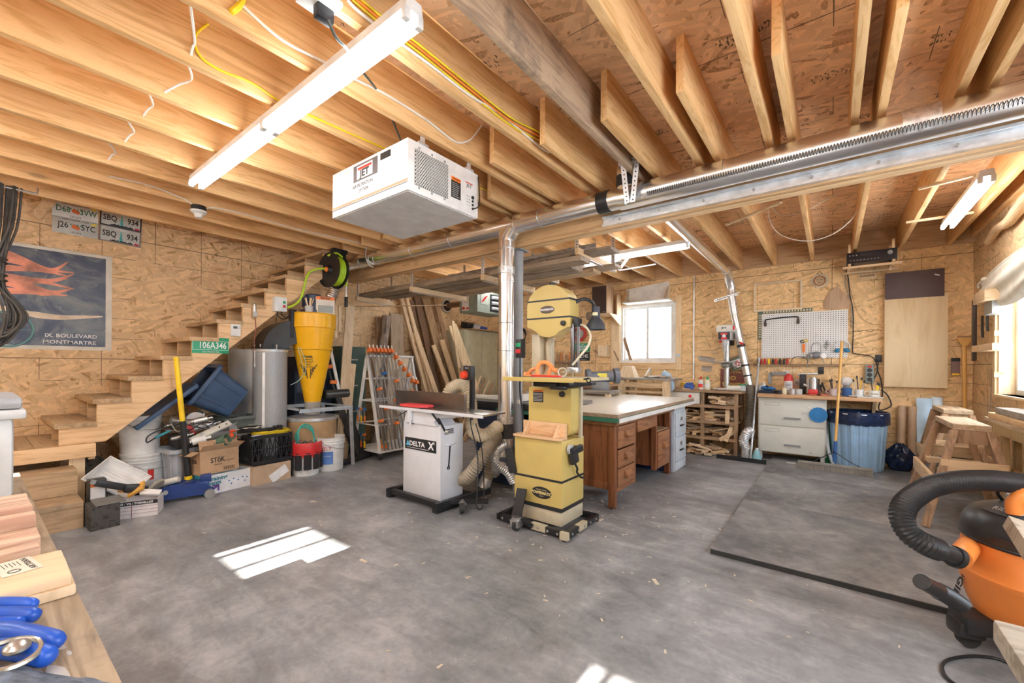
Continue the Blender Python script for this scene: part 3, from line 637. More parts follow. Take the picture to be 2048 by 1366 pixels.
wall_plate('upper SBQ 934 plate with black frame beside the white plate', q.y + .01, XP(198, 448, XL).z, .302, .152, -.03, GREY_PL, 'oregon', None, BLACK)
wall_plate('lower SBQ 934 plate with a red frame edge', q.y + .005, XP(198, 480, XL).z, .302, .152, -.03, GREY_PL, 'oregon', None, plain('frame_dull', (.25, .22, .22), .5))
pm, nt, b = _nt('poster_print'); v = _coord(nt); n1 = _noise(nt, v, 2.6, 6, .62, 1.5); n2 = _noise(nt, _coord(nt, (1, 1, 2.2)), 4, 5, .6, .8)
c1 = _ramp(nt, n1, [(.32, (.012, .02, .06)), (.46, (.05, .065, .11)), (.58, (.14, .16, .18)), (.70, (.20, .21, .20))])
vo = nt.nodes.new('ShaderNodeTexVoronoi'); vo.inputs['Scale'].default_value = 16; nt.links.new(v, vo.inputs['Vector'])
st = _math(nt, 'LESS_THAN', vo.outputs['Distance'], .07)
nt.links.new(_mix(nt, _math(nt, 'MULTIPLY', st, .6), c1, (.6, .7, .75)), b.inputs['Base Color']); b.inputs['Roughness'].default_value = .35
pz0, pz1, py0, py1 = 1.30, 2.235, -.55, .885
t = T('wall_poster', 'large dark blue poster with coral swirls and IX. BOULEVARD MONTMARTRE lettering', 'poster', (XL + .001, (py0 + py1) / 2, pz0), world=True)
MB().box(XL + .001, XL + .003, py0, py1, pz0, pz1).done('paper_border', plain('poster_paper', (.72, .70, .62), .5), t)
MB().box(XL + .003, XL + .0036, py0 + .04, py1 - .045, pz0 + .035, pz1 - .03).done('print', pm, t)
def ribbon(m, pts, w0, w1, x):
    P = spline([Vector((0, a, c)) for a, c in pts], 8); n = len(P)
    L, Rr = [], []
    for i, p in enumerate(P):
        d = (P[min(i + 1, n - 1)] - P[max(i - 1, 0)]).normalized(); nn = Vector((0, -d.z, d.y)); t_ = i / (n - 1)
        wd = (w0 * (1 - t_) + w1 * t_) * (math.sin(PI * min(1, t_ * 1.6 + .12) * .9) ** .5 if t_ < .5 else 1)
        L.append(m.bm.verts.new((x, (p + nn * wd).y, (p + nn * wd).z))); Rr.append(m.bm.verts.new((x, (p - nn * wd).y, (p - nn * wd).z)))
    for i in range(n - 1): m.bm.faces.new((L[i], L[i + 1], Rr[i + 1], Rr[i]))
m = MB(); R = random.Random(5)
for k in range(9):
    z = 1.76 + k * .035
    ribbon(m, [(-.35, 1.72 + k * .012), (-.05, z), (.18, z + .04 + .05 * math.sin(k)), (.40 + .03 * (k % 3), z + .02 + .03 * math.cos(k * 2)), (.58 + .04 * (k % 2), z + .04 * math.sin(k * 1.7) + .05)], .055, .004, XL + .0042 + k * .0001)
m.done('coral_swirls', plain('coral_print', (.70, .27, .17), .45, var=.35, scale=7), t)
m = MB(); ribbon(m, [(-.5, 1.74), (-.1, 1.68), (.25, 1.63), (.50, 1.60), (.70, 1.62), (.82, 1.635)], .05, .006, XL + .0055)
m.done('cream_band', plain('cream_print', (.74, .62, .46), .45, var=.15), t)
m = MB(); m.torus((XL + .0052, .22, 1.47), .15, .010, (1, 0, 0), 36, 5)
for k in range(6): m.bar((XL + .0056, .22, 1.47), (XL + .0056, .22 + .14 * math.cos(k), 1.47 + .14 * math.sin(k)), .003, .0006, (1, 0, 0))
m.done('teal_ring', plain('teal_print', (.12, .30, .31), .45), t)
txt('IX. BOULEVARD', .048, INKW, t, (XL + .0048, .61, 1.43), '+x', sx=1.0, bold=.0005); txt('MONTMARTRE', .048, INKW, t, (XL + .0048, .60, 1.37), '+x', sx=1.08, bold=.0005)
R = random.Random(11)
CB = plain('old_cable', (.085, .075, .065), .6, var=.3)
t = T('cable_hank', 'hanging hank of dark cables tied in the middle before the poster', 'cable', (-4.95, .12, 1.3), world=True)
m = MB()
for k in range(15):
    x = -4.95 + R.uniform(-.04, .04); yc = .12 + R.uniform(-.02, .02); wt = R.uniform(.03, .12); wb = R.uniform(.06, .17); zb = 1.31 + R.uniform(0, .14); zt = 2.52
    m.tube([(x, yc - wt, zt), (x, yc - wt * .8, 2.2), (x, yc - .05 * R.random(), 1.82), (x, yc - wb, 1.55), (x, yc - wb * .5, zb), (x, yc + wb * .5, zb), (x, yc + wb, 1.55), (x, yc + .05 * R.random(), 1.82), (x, yc + wt * .8, 2.2), (x, yc + wt, zt)], .0075, 6, smooth=4)
m.done('cable', CB, t)
m = MB()
for z in (1.80, 1.84, 1.93, 1.96): m.torus((-4.95, .12, z), .07, .007, (0, .1, 1), 16, 5)
m.done('cable_tie', CB, t)
MB().tube([(-4.95, -.1, 2.545), (-4.95, -.1, 2.50), (-4.95, .34, 2.50), (-4.95, .34, 2.545)], .008, 6).done('hook', STEEL, t)
one(MB().bar(XP(70, 432, XL + .1), XP(104, 395, XL + .25), .07, .038, (1, 0, 0)), 'wood_brace', LUMBER_X, 'short diagonal timber brace between ceiling and wall by the white plate', 'brace')
# ================= STAIRCASE =================
SX = -4.78
STAIR = wood('stair_pine', (.80, .56, .32), (.68, .43, .22), 'y'); TREAD = wood('tread_wood', (.56, .39, .22), (.44, .29, .15), 'x', stain=.25)
t = T('staircase', 'open pine staircase with landing climbing along the chipboard wall', 'staircase', (-5.2, .3, 0), world=True)
prof = [(.446, .531)]
for k in range(11):
    y = .445 + .213 * k; h = .70 + .183 * k - .038
    prof += [(y, h), (y + .213, h)]
prof = prof[:-1] + [(prof[-1][0], 2.54), (2.86, 2.54)] if False else prof
prof += [(2.79, 2.40), (.71, .531)]
for x, nm in ((SX - .038, 'stringer'), (-5.24, 'stringer'), (XL + .01, 'stringer')):
    MB().prism(prof, Matrix(((0, 0, 1, x), (1, 0, 0, 0), (0, 1, 0, 0), (0, 0, 0, 1))), .038).done(nm, STAIR, t)
for k in range(11):
    y = .42 + .213 * k; h = .70 + .183 * k
    MB().box(XL + .01, SX + .012, y, y + .238, h - .038, h, bev=.002).done('tread', TREAD if k < 3 else STAIR if False else TREAD, t)
MB().box(XL + .01, SX + .02, -.75, .32, .502, .53, bev=.002).box(XL + .01, SX + .02, .324, .645, .502, .529, bev=.002).done('landing_deck', TREAD, t)
MB().box(SX + .022, SX + .058, -.75, .645, .425, .53, bev=.002).done('landing_fascia', STAIR, t)
MB().box(XL + .01, SX + .02, .607, .645, .40, .50).done('landing_fascia', STAIR, t)
for y in (.50, -.6): MB().box(SX - .07, SX + .018, y, y + .088, 0, .42).done('landing_post', PINE_Z, t)
MB().box(SX - .5, SX - .412, .50, .588, 0, .50).done('landing_post', PINE_Z, t)
MB().box(SX, SX + .25, -.75, .52, .335, .372, bev=.002).box(SX + .212, SX + .25, -.75, .52, .192, .334).done('lower_step', wood('step_wood', (.52, .37, .22), (.40, .27, .15), 'y', stain=.4), t)
MB().box(SX + .25, SX + .52, -.75, .52, .15, .19, bev=.002).box(SX + .482, SX + .52, -.75, .52, .0, .149).done('bottom_step', wood('step_wood2', (.50, .35, .21), (.38, .25, .14), 'y', stain=.5), t)
MB().box(SX + .0, SX + .48, .484, .52, 0, .15).box(SX, SX + .21, .484, .52, .15, .335).done('step_side', PINE_Z, t)
SF = SX + .002
t = T('licence_plate', 'green plate reading 106A346 screwed to the stair stringer', 'licence plate', (SF, 1.445, 1.356))
MB().box(0, .003, -.152, .152, -.076, .076, bev=.001).done('plate', PLG, t)
txt('Vermont', .034, INKW, t, (.0034, 0, .057), '+x', bold=.001); txt('106A346', .088, INKW, t, (.0034, .015, -.003), '+x', sx=.72, bold=.001); txt('Green Mountain State', .016, INKW, t, (.0034, 0, -.062), '+x')
m = MB()
for a in ((-.148, .148, -.045, -.042), (-.148, .148, .038, .041), (-.148, -.145, -.045, .04), (.145, .148, -.045, .04)): m.box(.003, .0036, *a)
m.done('border_line', INKW, t)
t = T('thermostat', 'white digital thermostat on the stair stringer above the green plate', 'thermostat', (SF, 1.652, 1.457))
MB().box(0, .022, -.042, .042, 0, .12, bev=.004).done('body', WHITE_PL, t); MB().box(.022, .0232, -.025, .012, .075, .10).done('display', plain('lcd', (.10, .12, .10), .3), t); MB().cyl((.022, .027, .08), (.025, .027, .08), .004, seg=8).cyl((.022, .027, .095), (.025, .027, .095), .004, seg=8).done('button', GREYM, t)
t = T('power_switch', 'white magnetic starter box with green and red buttons on the stringer', 'switch', (SF, 2.06, 1.745))
MB().box(0, .075, -.062, .062, 0, .155, bev=.006).done('box', WHITE_PL, t); MB().box(.075, .081, .018, .046, .088, .114, bev=.002).done('start_button', GREEN, t); MB().box(.075, .081, .018, .046, .045, .071, bev=.002).done('stop_button', RED, t)
MB().tube([(.04, -.02, 0), (.045, -.02, -.05), (.04, .04, -.075), (.03, .1, -.05), (.0, .16, .0), (-.05, .22, .05)], .006, 6, smooth=5).tube([(.04, .02, 0), (.045, .02, -.03), (.04, .07, -.055), (.03, .12, -.02), (0, .18, .04)], .006, 6, smooth=5).done('cord', BLACK, t)
t = T('air_fitting', 'brass and steel hanging air coupler with red lead on the stringer', 'air fitting', (SF + .02, 1.82, 1.60))
MB().cyl((0, 0, .18), (0, .0, .09), .017, seg=10).cyl((0, 0, .2), (0, 0, .18), .009, seg=8).box(-.012, .02, -.018, .018, .07, .12).done('coupler', STEEL, t); MB().box(-.02, .0, -.02, .02, .05, .21, bev=.003).done('bracket', plain('brass_dull', (.42, .30, .14), .4, .7), t)
MB().tube([(.0, .005, .06), (.012, .01, -.05), (.0, .0, -.2), (.0, .005, -.28)], .005, 6, smooth=4).done('lead', plain('red_lead', (.30, .08, .05), .6), t); MB().cyl((0, .005, -.28), (0, .005, -.43), .0035, seg=6).cyl((0, .005, -.43), (0, .005, -.46), .014, .002, seg=8).done('chain_end', GALV, t)
t = T('hose_reel', 'black spring hose reel wound with lime green air hose', 'hose reel', (-4.66, 2.62, 2.28))
ax = Vector((-.80, -.60, 0)).normalized(); sd = Vector((.60, -.80, 0)); a0 = Vector((.9, .15, 0)).normalized()
AX = Vector((.10, -1, 0)).normalized();
m = MB()
m.lathe([(.001, -.012), (.19, -.012), (.205, 0), (.205, .006), (.19, 0), (.06, .004), (.04, .03), (.001, .03)], AX * .05, 32, AX).done('front_disc', BLACKM, t)
MB().lathe([(.001, -.006), (.2, -.006), (.205, .004), (.19, .006), (.001, .006)], AX * -.07, 32, AX).done('rear_disc', BLACKM, t)
m = MB()
for i in range(4):
    for j in range(5): m.torus(AX * (-.05 + .02 * j), .10 + .022 * i, .0105, AX, 26, 6)
m.done('wound_hose', LIME, t)
MB().ball(AX * .085, .028, (1, 1, 1)).done('hub', ORANGE, t)
MB().box(-.03, .05, -.02, .16, .215, .262, bev=.006).box(-.02, .03, .09, .15, -.02, .23, bev=.005).done('mount_bracket', BLACKM, t)
up = Vector((0, 0, 1))
MB().tube([AX * .07 + Vector((-.0, .0, .16)), AX * .05 + Vector((.05, .07, .20)), Vector((.09, .12, .10)), Vector((.09, .12, -.05)), Vector((.085, .12, -.18))], .011, 8, smooth=6).done('feed_hose', LIME, t)
RL = Vector((-4.66, 2.62, 2.28))
MB().tube([AX * .09, AX * .14 + Vector((-.01, -.0, .0))] + [XP(a, b_, -4.72) - RL for a, b_ in ((624, 541), (613, 552), (606, 580), (600, 598), (588, 610), (574, 615))], .012, 8, smooth=6).done('supply_hose', LIME, t)
MB().cyl((.085, .12, -.18), (.085, .12, -.24), .012, seg=10).cyl((.085, .12, -.24), (.085, .12, -.30), .010, seg=10).done('coupler', STEEL, t); MB().box(.068, .102, .105, .135, -.42, -.30, bev=.006).done('blow_gun', BLACK, t)
# ================= AIR FILTER BOX =================
AX0, AX1, AY0, AY1, AZ0, AZ1 = -2.75, -1.94, 1.54, 2.14, 2.19, 2.49
t = T('air_filtration_unit', 'white ceiling hung air filtration box with grille, boldly lettered JET', 'air filter', ((AX0 + AX1) / 2, (AY0 + AY1) / 2, AZ0), world=True)
MB().box(AX0, AX1, AY0, AY1, AZ0, AZ1, bev=.004).done('case', WHITE, t)
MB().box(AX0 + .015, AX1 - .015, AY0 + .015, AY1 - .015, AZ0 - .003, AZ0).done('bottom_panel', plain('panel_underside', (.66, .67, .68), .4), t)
MB().box(AX0 + .26, AX0 + .52, AY0 - .002, AY0, AZ1 - .125, AZ1 - .02).done('badge', plain('badge_dark', (.13, .12, .12), .4), t)
MB().box(AX0 + .30, AX0 + .47, AY0 - .003, AY0 - .002, AZ1 - .115, AZ1 - .032).done('badge_field', INKW, t)
MB().box(AX0 + .31, AX0 + .46, AY0 - .0036, AY0 - .003, AZ1 - .058, AZ1 - .042).done('badge_bar', JET_RED, t)
txt('JET', .062, INK, t, (AX0 + .385, AY0 - .0038, AZ1 - .086), '-y', bold=.002, sx=1.15)
txt('AIR FILTRATION', .032, INK, t, (AX0 + .36, AY0 - .0015, AZ1 - .155), '-y', sx=.95); txt('SYSTEM', .032, INK, t, (AX0 + .37, AY0 - .0015, AZ1 - .192), '-y', sx=.95)
MB().box(AX0, AX1, AY0 - .0012, AY0, AZ0 + .05, AZ0 + .066).done('stripe', plain('stripe_orange', (.72, .20, .10), .5), t); MB().box(AX0, AX1, AY0 - .0012, AY0, AZ0 + .042, AZ0 + .047).done('stripe', INK, t)
MB().box(AX1 - .26, AX1 - .16, AY0 - .002, AY0, AZ1 - .06, AZ1 - .02).done('slot_display', INK, t)
MB().box(AX1, AX1 + .002, AY0 + .05, AY0 + .315, AZ0 + .045, AZ1 - .045).done('grille_opening', plain('grille_dark', (.05, .05, .05), .6), t)
m = MB(); gy0, gy1, gz0, gz1 = AY0 + .05, AY0 + .315, AZ0 + .045, AZ1 - .045
for s_ in (-1, 1):
    for k in range(-16, 22):
        c = gy0 + k * .0165; pts = []
        y_a, z_a, y_b, z_b = c, gz0, c + (gz1 - gz0) * .75, gz1
        if s_ < 0: z_a, z_b = gz1, gz0
        tt = [0, 1]
        for lim, sg in ((gy0, 1), (gy1, -1)):
            d = y_b - y_a; q = (lim - y_a) / d
            if sg > 0: tt[0] = max(tt[0], q)
            else: tt[1] = min(tt[1], q)
        if tt[0] < tt[1]:
            A = Vector((AX1 + .005, y_a + (y_b - y_a) * tt[0], z_a + (z_b - z_a) * tt[0])); B = Vector((AX1 + .005, y_a + (y_b - y_a) * tt[1], z_a + (z_b - z_a) * tt[1])); m.bar(A, B, .0035, .0025, (1, 0, 0))
m.done('grille_mesh', WHITE, t)
m = MB(); R = random.Random(2)
for yy, zz in ((gy0 + .03, gz1 + .012), (gy0 + .13, gz1 + .012), (gy1 - .03, gz1 + .012), (gy0 + .03, gz0 - .012), (gy0 + .13, gz0 - .012), (gy1 - .03, gz0 - .012)): m.torus((AX1 + .004, yy, zz), .006, .002, (1, 0, 0), 10, 4)
m.done('screw_ring', GREYM, t)
MB().box(AX1, AX1 + .0015, AY0 + .345, AY0 + .43, AZ0 + .07, AZ1 - .12).done('warning_label', INK, t); MB().box(AX1, AX1 + .0018, AY0 + .345, AY0 + .43, AZ1 - .12, AZ1 - .095).done('warning_header', ORANGE, t)
txt('WARNING', .014, INK, t, (AX1 + .0022, AY0 + .388, AZ1 - .108), '+x'); m = MB()
for k in range(8): m.box(AX1 + .0015, AX1 + .002, AY0 + .352, AY0 + .42 - (k * 37 % 20) * .001, AZ0 + .08 + k * .012, AZ0 + .083 + k * .012)
m.done('printed_lines', GREYL, t)
txt('JET', .03, INK, t, (AX1 + .001, AY0 + .51, AZ1 - .11), '+x', sx=1.2); MB().box(AX1, AX1 + .0012, AY0 + .475, AY0 + .545, AZ1 - .092, AZ1 - .086).done('badge_bar', JET_RED, t)
m = MB()
for k in range(4): m.cyl((AX1, AY0 + .545, AZ0 + .05 + k * .025), (AX1 + .006, AY0 + .545, AZ0 + .05 + k * .025), .008 if k < 3 else .012, seg=10)
for k in range(8): m.box(AX1, AX1 + .0015, AY0 + .49 + (k % 2) * .02, AY0 + .496 + (k % 2) * .02, AZ0 + .06 + k // 2 * .02, AZ0 + .064 + k // 2 * .02)
m.done('control_knobs', INK, t)
MB().tube([(AX1 + .003, AY0 + .55, AZ0 + .05), (AX1 + .03, AY0 + .58, AZ0 + .08), (AX1 + .02, AY1 - .01, AZ0 + .2), (AX1 + .01, AY1 - .01, AZ1 - .02)], .004, 6, smooth=5).done('cord', BLACK, t)
for y in (AY0 + .08, AY1 - .12): MB().box(AX1 - .02, AX1 + .005, y, y + .07, AZ1, AZ1 + .012).box(AX1 - .012, AX1 - .004, y + .02, y + .05, AZ1, AZ1 + .05).done('hanger_clip', GALV, t)
# ================= UNDER THE STAIRS =================
def pail(label, loc, r=.15, h=.37, col=WHITE_PL, handle=True, lid=False, rings=True, group=None):
    t = T('plastic_bucket', label, 'bucket', loc, 0, group)
    pr = [(.001, 0), (r * .88, 0), (r * .9, .01), (r * .97, h * .80), (r * 1.03, h * .80), (r * 1.03, h * .82)]
    if rings: pr += [(r * .99, h * .825), (r * .99, h * .87), (r * 1.04, h * .875), (r * 1.04, h * .89)]
    pr += [(r, h * .9), (r * 1.0, h * .98), (r * 1.04, h), (r * .96, h), (r * .94, h * .9), (r * .86, .02), (.001, .02)]
    MB().lathe(pr, seg=32).done('shell', col, t)
    if lid: MB().lathe([(r * 1.06, h * .96), (r * 1.06, h * 1.02), (r * .9, h * 1.02), (r * .88, h * 1.0), (.001, h * 1.0)], seg=32).done('lid', col, t)
    if handle:
        a = 2.1
        P = [Vector((math.cos(a) * r * 1.03, math.sin(a) * r * 1.03, h * .88))]
        for k in range(1, 8):
            th = PI * k / 8; P.append(Vector((math.cos(a - th * 1.0) * r * 1.08, math.sin(a - th) * r * 1.08, h * .88 - math.sin(th) * .09)))
        P.append(Vector((-math.cos(a) * r * 1.03, -math.sin(a) * r * 1.03, h * .88)))
        for p in P: p.x, p.y = p.x, p.y
        MB().tube(P, .003, 6).done('bail', STEEL, t)
    return t
pail('white bucket standing on another bucket under the stringer', (-5.02, .975, .365), .152, .345)
t = pail('lower white bucket with black and red label under the stairs', (-4.98, .99, 0), .155, .365, lid=True)
MB().grid(lambda u, v_: Vector((math.cos(-1.1 + u * .9) * .148, math.sin(-1.1 + u * .9) * .148, .12 + v_ * .13)), 10, 1).done('label', INKW, t); MB().grid(lambda u, v_: Vector((math.cos(-1.1 + u * .8) * .1495, math.sin(-1.1 + u * .8) * .1495, .17 + v_ * .04)), 10, 1).done('label_print', INK, t)
MB().grid(lambda u, v_: Vector((math.cos(.0 + u * .3) * .150, math.sin(.0 + u * .3) * .150, .14 + v_ * .09)), 6, 1).done('label_mark', RED, t)
def tub(name, label, cat, loc, rz, w0, d0, w1, d1, h, mat, rim=.03, ribs=0, M=None, extra=None, lipdrop=.03):
    t = T(name, label, cat, loc, rz)
    m = MB()
    def ring(w_, d_, z, r_=.04):
        P = []
        for cx, cy, a0_ in ((1, 1, 0), (-1, 1, PI / 2), (-1, -1, PI), (1, -1, 1.5 * PI)):
            for k in range(5):
                a = a0_ + PI / 2 * k / 4; P.append(Vector((cx * (w_ / 2 - r_) + math.cos(a) * r_, cy * (d_ / 2 - r_) + math.sin(a) * r_, z)))
        return P
    rs = [ring(w0, d0, 0), ring(w1, d1, h - .0), ring(w1 + rim * 2, d1 + rim * 2, h), ring(w1 + rim * 2, d1 + rim * 2, h - lipdrop), ring(w1 + rim * 2 - .006, d1 + rim * 2 - .006, h - lipdrop), ring(w1 + rim * 2 - .008, d1 + rim * 2 - .008, h - .004)]
    rs = [rs[0], ring(w1 - .004, d1 - .004, h - lipdrop), ring(w1 + rim * 2, d1 + rim * 2, h - lipdrop), ring(w1 + rim * 2, d1 + rim * 2, h), ring(w1 - .02, d1 - .02, h), ring(w0 - .02, d0 - .02, .012)]
    V = [[m.bm.verts.new(p) for p in r_] for r_ in rs]; n = len(V[0])
    for A, B in zip(V, V[1:]):
        for i in range(n): m.bm.faces.new((A[i], A[(i + 1) % n], B[(i + 1) % n], B[i])).smooth = True
    m.bm.faces.new(V[0][::-1]); m.bm.faces.new(V[-1])
    for k in range(ribs):
        for s_ in (-1, 1):
            y0 = -d0 / 2 + d0 * (k + .5) / ribs
            m.bar((s_ * (w0 / 2 + .001), y0, .02), (s_ * (w1 / 2 + .003), y0 * d1 / d0, h - lipdrop), .03, .012, (1, 0, 0))
            x0 = -w0 / 2 + w0 * (k + .5) / ribs
            m.bar((x0, s_ * (d0 / 2 + .001), .02), (x0 * w1 / w0, s_ * (d1 / 2 + .003), h - lipdrop), .03, .012, (0, 1, 0))
    m.done('shell', mat, t)
    if M is not None: t.matrix_world = M;
    return t
tub('storage_bin', 'grey plastic bin behind the yellow jack handle', 'bin', (-4.86, 1.26, 0), .15, .28, .26, .34, .32, .40, plain('bin_grey', (.42, .45, .50), .45), ribs=3)
e = Matrix.Translation((-4.96, 1.70, .775)) @ Matrix.Rotation(math.radians(-3), 4, 'Z') @ Matrix.Rotation(math.radians(55), 4, 'X')
t = tub('storage_tote', 'navy plastic tote lying tipped on the junk pile under the stairs', 'tote', (0, 0, 0), 0, .36, .32, .42, .40, .37, NAVY, ribs=2, M=e)
t.location = e.to_translation(); t.rotation_euler = e.to_euler()
e2 = Euler((math.radians(40), 0, math.radians(-4)))
t = T('tote_lid', 'navy ribbed tote lid wedged beneath the stringer over the white bucket', 'lid', (-4.99, 1.13, .80)); t.rotation_euler = e2
m = MB(); m.box(-.2, .2, -.27, .27, -.012, .0, bev=.004)
for k in range(7): m.box(-.19, .19, -.24 + k * .07, -.215 + k * .07, -.022, -.012)
m.done('panel', NAVY, t); MB().box(.19, .215, -.28, .28, -.03, .005, bev=.004).box(-.215, -.19, -.28, .28, -.03, .005, bev=.004).box(-.19, .19, -.29, -.27, -.03, .005, bev=.004).box(-.19, .19, .27, .29, -.03, .005, bev=.004).done('rim', NAVY, t)
t = T('floor_jack', 'blue trolley jack with upright yellow and black handle', 'floor jack', (-4.50, 1.14, 0), math.radians(78))
JB = plain('jack_blue', (.015, .045, .20), .35)
m = MB()
for s_ in (-1, 1): m.prism([(-.30, .03), (.22, .03), (.24, .07), (.16, .13), (-.05, .15), (-.30, .08)], Matrix(((1, 0, 0, 0), (0, 0, 1, s_ * .085 - .005), (0, 1, 0, 0), (0, 0, 0, 1))), .01)
m.done('side_plate', JB, t)
MB().bar((-.22, 0, .09), (.12, 0, .13), .06, .035).box(.10, .2, -.08, .08, .06, .14, bev=.01).done('lift_arm', JB, t)
MB().cyl((-.25, 0, .12), (-.25, 0, .15), .045, seg=16).done('saddle', BLACKM, t)
for x, r in ((-.27, .03), (.2, .038)):
    for s_ in (-1, 1): MB().cyl((x, s_ * .10, r), (x, s_ * .14, r), r, seg=16).done('wheel', plain('jack_wheel', (.35, .34, .33), .45, .6), t)
MB().cyl((-.28, -.13, .03), (-.28, .13, .03), .009).cyl((.2, -.13, .04), (.2, .13, .04), .009).cyl((-.1, -.12, .10), (-.1, .12, .10), .018).cyl((0, 0, .08), (.14, 0, .10), .028).done('axle', STEEL, t)
MB().box(.14, .22, -.04, .04, .12, .19, bev=.008).done('handle_socket', JB, t)
jl = Matrix.Rotation(-math.radians(78), 3, 'Z')
p0 = jl @ (Vector((-4.59, 1.222, .16)) - Vector((-4.50, 1.14, 0))); p1 = jl @ (Vector((-4.60, 1.131, 1.236)) - Vector((-4.50, 1.14, 0))); pm_ = p0.lerp(p1, .47)
MB().cyl(p0, pm_, .027, .024, 16).done('lower_handle', BLACK, t); MB().cyl(pm_, p1, .021, .0205, 16).done('upper_handle', YELB, t); MB().cyl(p0 - (p1 - p0) * .02, p0 + (p1 - p0) * .01, .03, seg=16).done('yellow_collar', YELB, t)
def carton(name, label, cat, loc, rz, w_, d_, h_, mat, flaps=True, tilt=(0, 0)):
    t = T(name, label, cat, loc, rz); t.rotation_euler = (tilt[0], tilt[1], rz)
    MB().open_box(-w_ / 2, w_ / 2, -d_ / 2, d_ / 2, 0, h_, .005).done('box', mat, t)
    if flaps:
        m = MB()
        m.bar((w_ / 2, 0, h_), (w_ / 2 + .05, 0, h_ + .055), .003, d_, (0, 1, 0)); m.bar((0, -d_ / 2, h_), (0, -d_ / 2 - .07, h_ - .03), w_, .003, (0, 0, 1)); m.bar((0, d_ / 2, h_), (0, d_ / 2 + .06, h_ + .04), w_, .003, (0, 0, 1))
        m.done('flap', mat, t)
    return t
TP = plain('print_white', (.80, .82, .84), .5); BOXBLUE = plain('print_blue', (.03, .30, .42), .5)
t = carton('cardboard_box', 'white and blue printed carton reading Training pants', 'box', (-4.57, 1.475, 0), math.radians(8), .22, .40, .17, TP, False)
MB().box(-.105, .105, -.203, -.2005, .002, .168).done('side_print', BOXBLUE, t)
INKT = plain('print_teal', (.02, .22, .30), .5)
txt('training', .05, INKT, t, (.1125, -.08, .135), '+x', bold=.0015); txt('pants', .05, INKT, t, (.1125, -.11, .098), '+x', bold=.0015)
MB().bar((.111, -.17, .02), (.111, -.08, .07), .02, .001, (1, 0, 0)).bar((.111, -.13, .072), (.111, -.08, .072), .016, .001, (1, 0, 0)).bar((.111, -.08, .02), (.111, -.08, .078), .016, .001, (1, 0, 0)).done('printed_arrow', plain('print_purple', (.18, .09, .35), .5), t)
m = MB()
for k, (y, z) in enumerate(((.01, .09), (.03, .06), (.05, .10), (.09, .08), (.13, .1), (.15, .06), (.17, .09))): m.cyl((.1105, y, z), (.1115, y, z), .008, seg=5)
m.done('printed_stars', plain('print_star', (.05, .25, .6), .5), t)
t = carton('cardboard_box', 'open brown carton printed STOK on top of the white carton', 'box', (-4.60, 1.42, .172), math.radians(10), .22, .33, .21, CARD, True, (0, math.radians(-3)))
txt('STōK', .062, INK, t, (.1125, -.02, .115), '+x', bold=.0008, sx=.85); txt('COLD BREW', .012, INK, t, (.1125, -.02, .075), '+x'); txt('ITEM 04 QTY 6 BOTTLES', .009, INK, t, (.1125, .08, .10), '+x'); txt('STōK', .045, INK, t, (.02, -.167, .115), '-y', bold=.0006, sx=.8)
m = MB()
for k in range(16): m.box(.111, .1118, .03 + k * .006, .033 + k * .006 - (k % 3) * .001, .015, .045)
m.done('barcode', INK, t)
MB().bar((.11, 0, .21), (.085, 0, .30), .003, .33, (0, 1, 0)).done('raised_flap', CARD, t); txt('STōK', .055, INK, t, (.104, .0, .255), '+x', spin=PI, sx=.8, rot=(PI / 2 - .25, 0, PI / 2))
t = carton('cardboard_box', 'small brown carton with a white shipping label below the crate', 'box', (-4.60, 1.86, 0), math.radians(4), .34, .36, .185, plain('carton_brown', (.50, .36, .24), .8), False)
MB().bar((.172, -.02, .03), (.172, .14, .12), .09, .001, (1, 0, 0)).done('label', INKW, t)
t = T('milk_crate', 'black lattice milk crate holding coiled extension leads', 'crate', (-4.62, 1.87, .19), math.radians(3))
def lattice(m, a, b_, h0, h1, fix, axis):
    n = 7; L = b_ - a
    P = lambda s_, z: Vector((fix, s_, z)) if axis == 'y' else Vector((s_, fix, z)); nn = (1, 0, 0) if axis == 'y' else (0, 1, 0)
    m.bar(P(a, h1), P(b_, h1), .03, .012, nn); m.bar(P(a, h0), P(b_, h0), .035, .012, nn); m.bar(P(a, (h0 + h1) / 2), P(b_, (h0 + h1) / 2), .010, .012, nn)
    for k in range(n + 1): m.bar(P(a + L * k / n, h0), P(a + L * k / n, h1), .008, .01, nn)
    for k in range(n): m.bar(P(a + L * k / n, h0), P(a + L * (k + 1) / n, h1), .006, .008, nn); m.bar(P(a + L * (k + 1) / n, h0), P(a + L * k / n, h1), .006, .008, nn)
m = MB();
for f_ in (-.165, .165): lattice(m, -.19, .19, .02, .27, f_, 'y')
for f_ in (-.19, .19): lattice(m, -.165, .165, .02, .27, f_, 'x')
m.box(-.165, .165, -.19, .19, 0, .012); m.done('crate_body', BLACK, t)
def coil(name, label, c, R_, r, n, mat, seed, cat='extension cord', flat=.7):
    R = random.Random(seed); P = []
    for k in range(n * 12):
        a = 2 * PI * k / 12; rr = R_ * (1 + .18 * math.sin(a * .37 + seed) + R.uniform(-.05, .05)); P.append(Vector(c) + Vector((math.cos(a) * rr * flat, math.sin(a) * rr, k * r * .75 / 12 + R.uniform(-.006, .006))))
    return one(MB().tube(P, r, 6, smooth=2), name, mat, label, cat)
coil('coiled_cable', 'yellow extension cord coiled on top of the milk crate', (-4.62, 1.93, .47), .16, .0055, 7, WIREY, 1)
coil('coiled_cable', 'black extension cord coiled over the yellow cord on the crate', (-4.66, 1.86, .50), .17, .0055, 8, BLACK, 2)
coil('coiled_cable', 'white lamp cord strewn between the tote and the crate', (-4.78, 1.72, .52), .16, .0045, 4, plain('cord_cream', (.62, .56, .45), .6), 3)
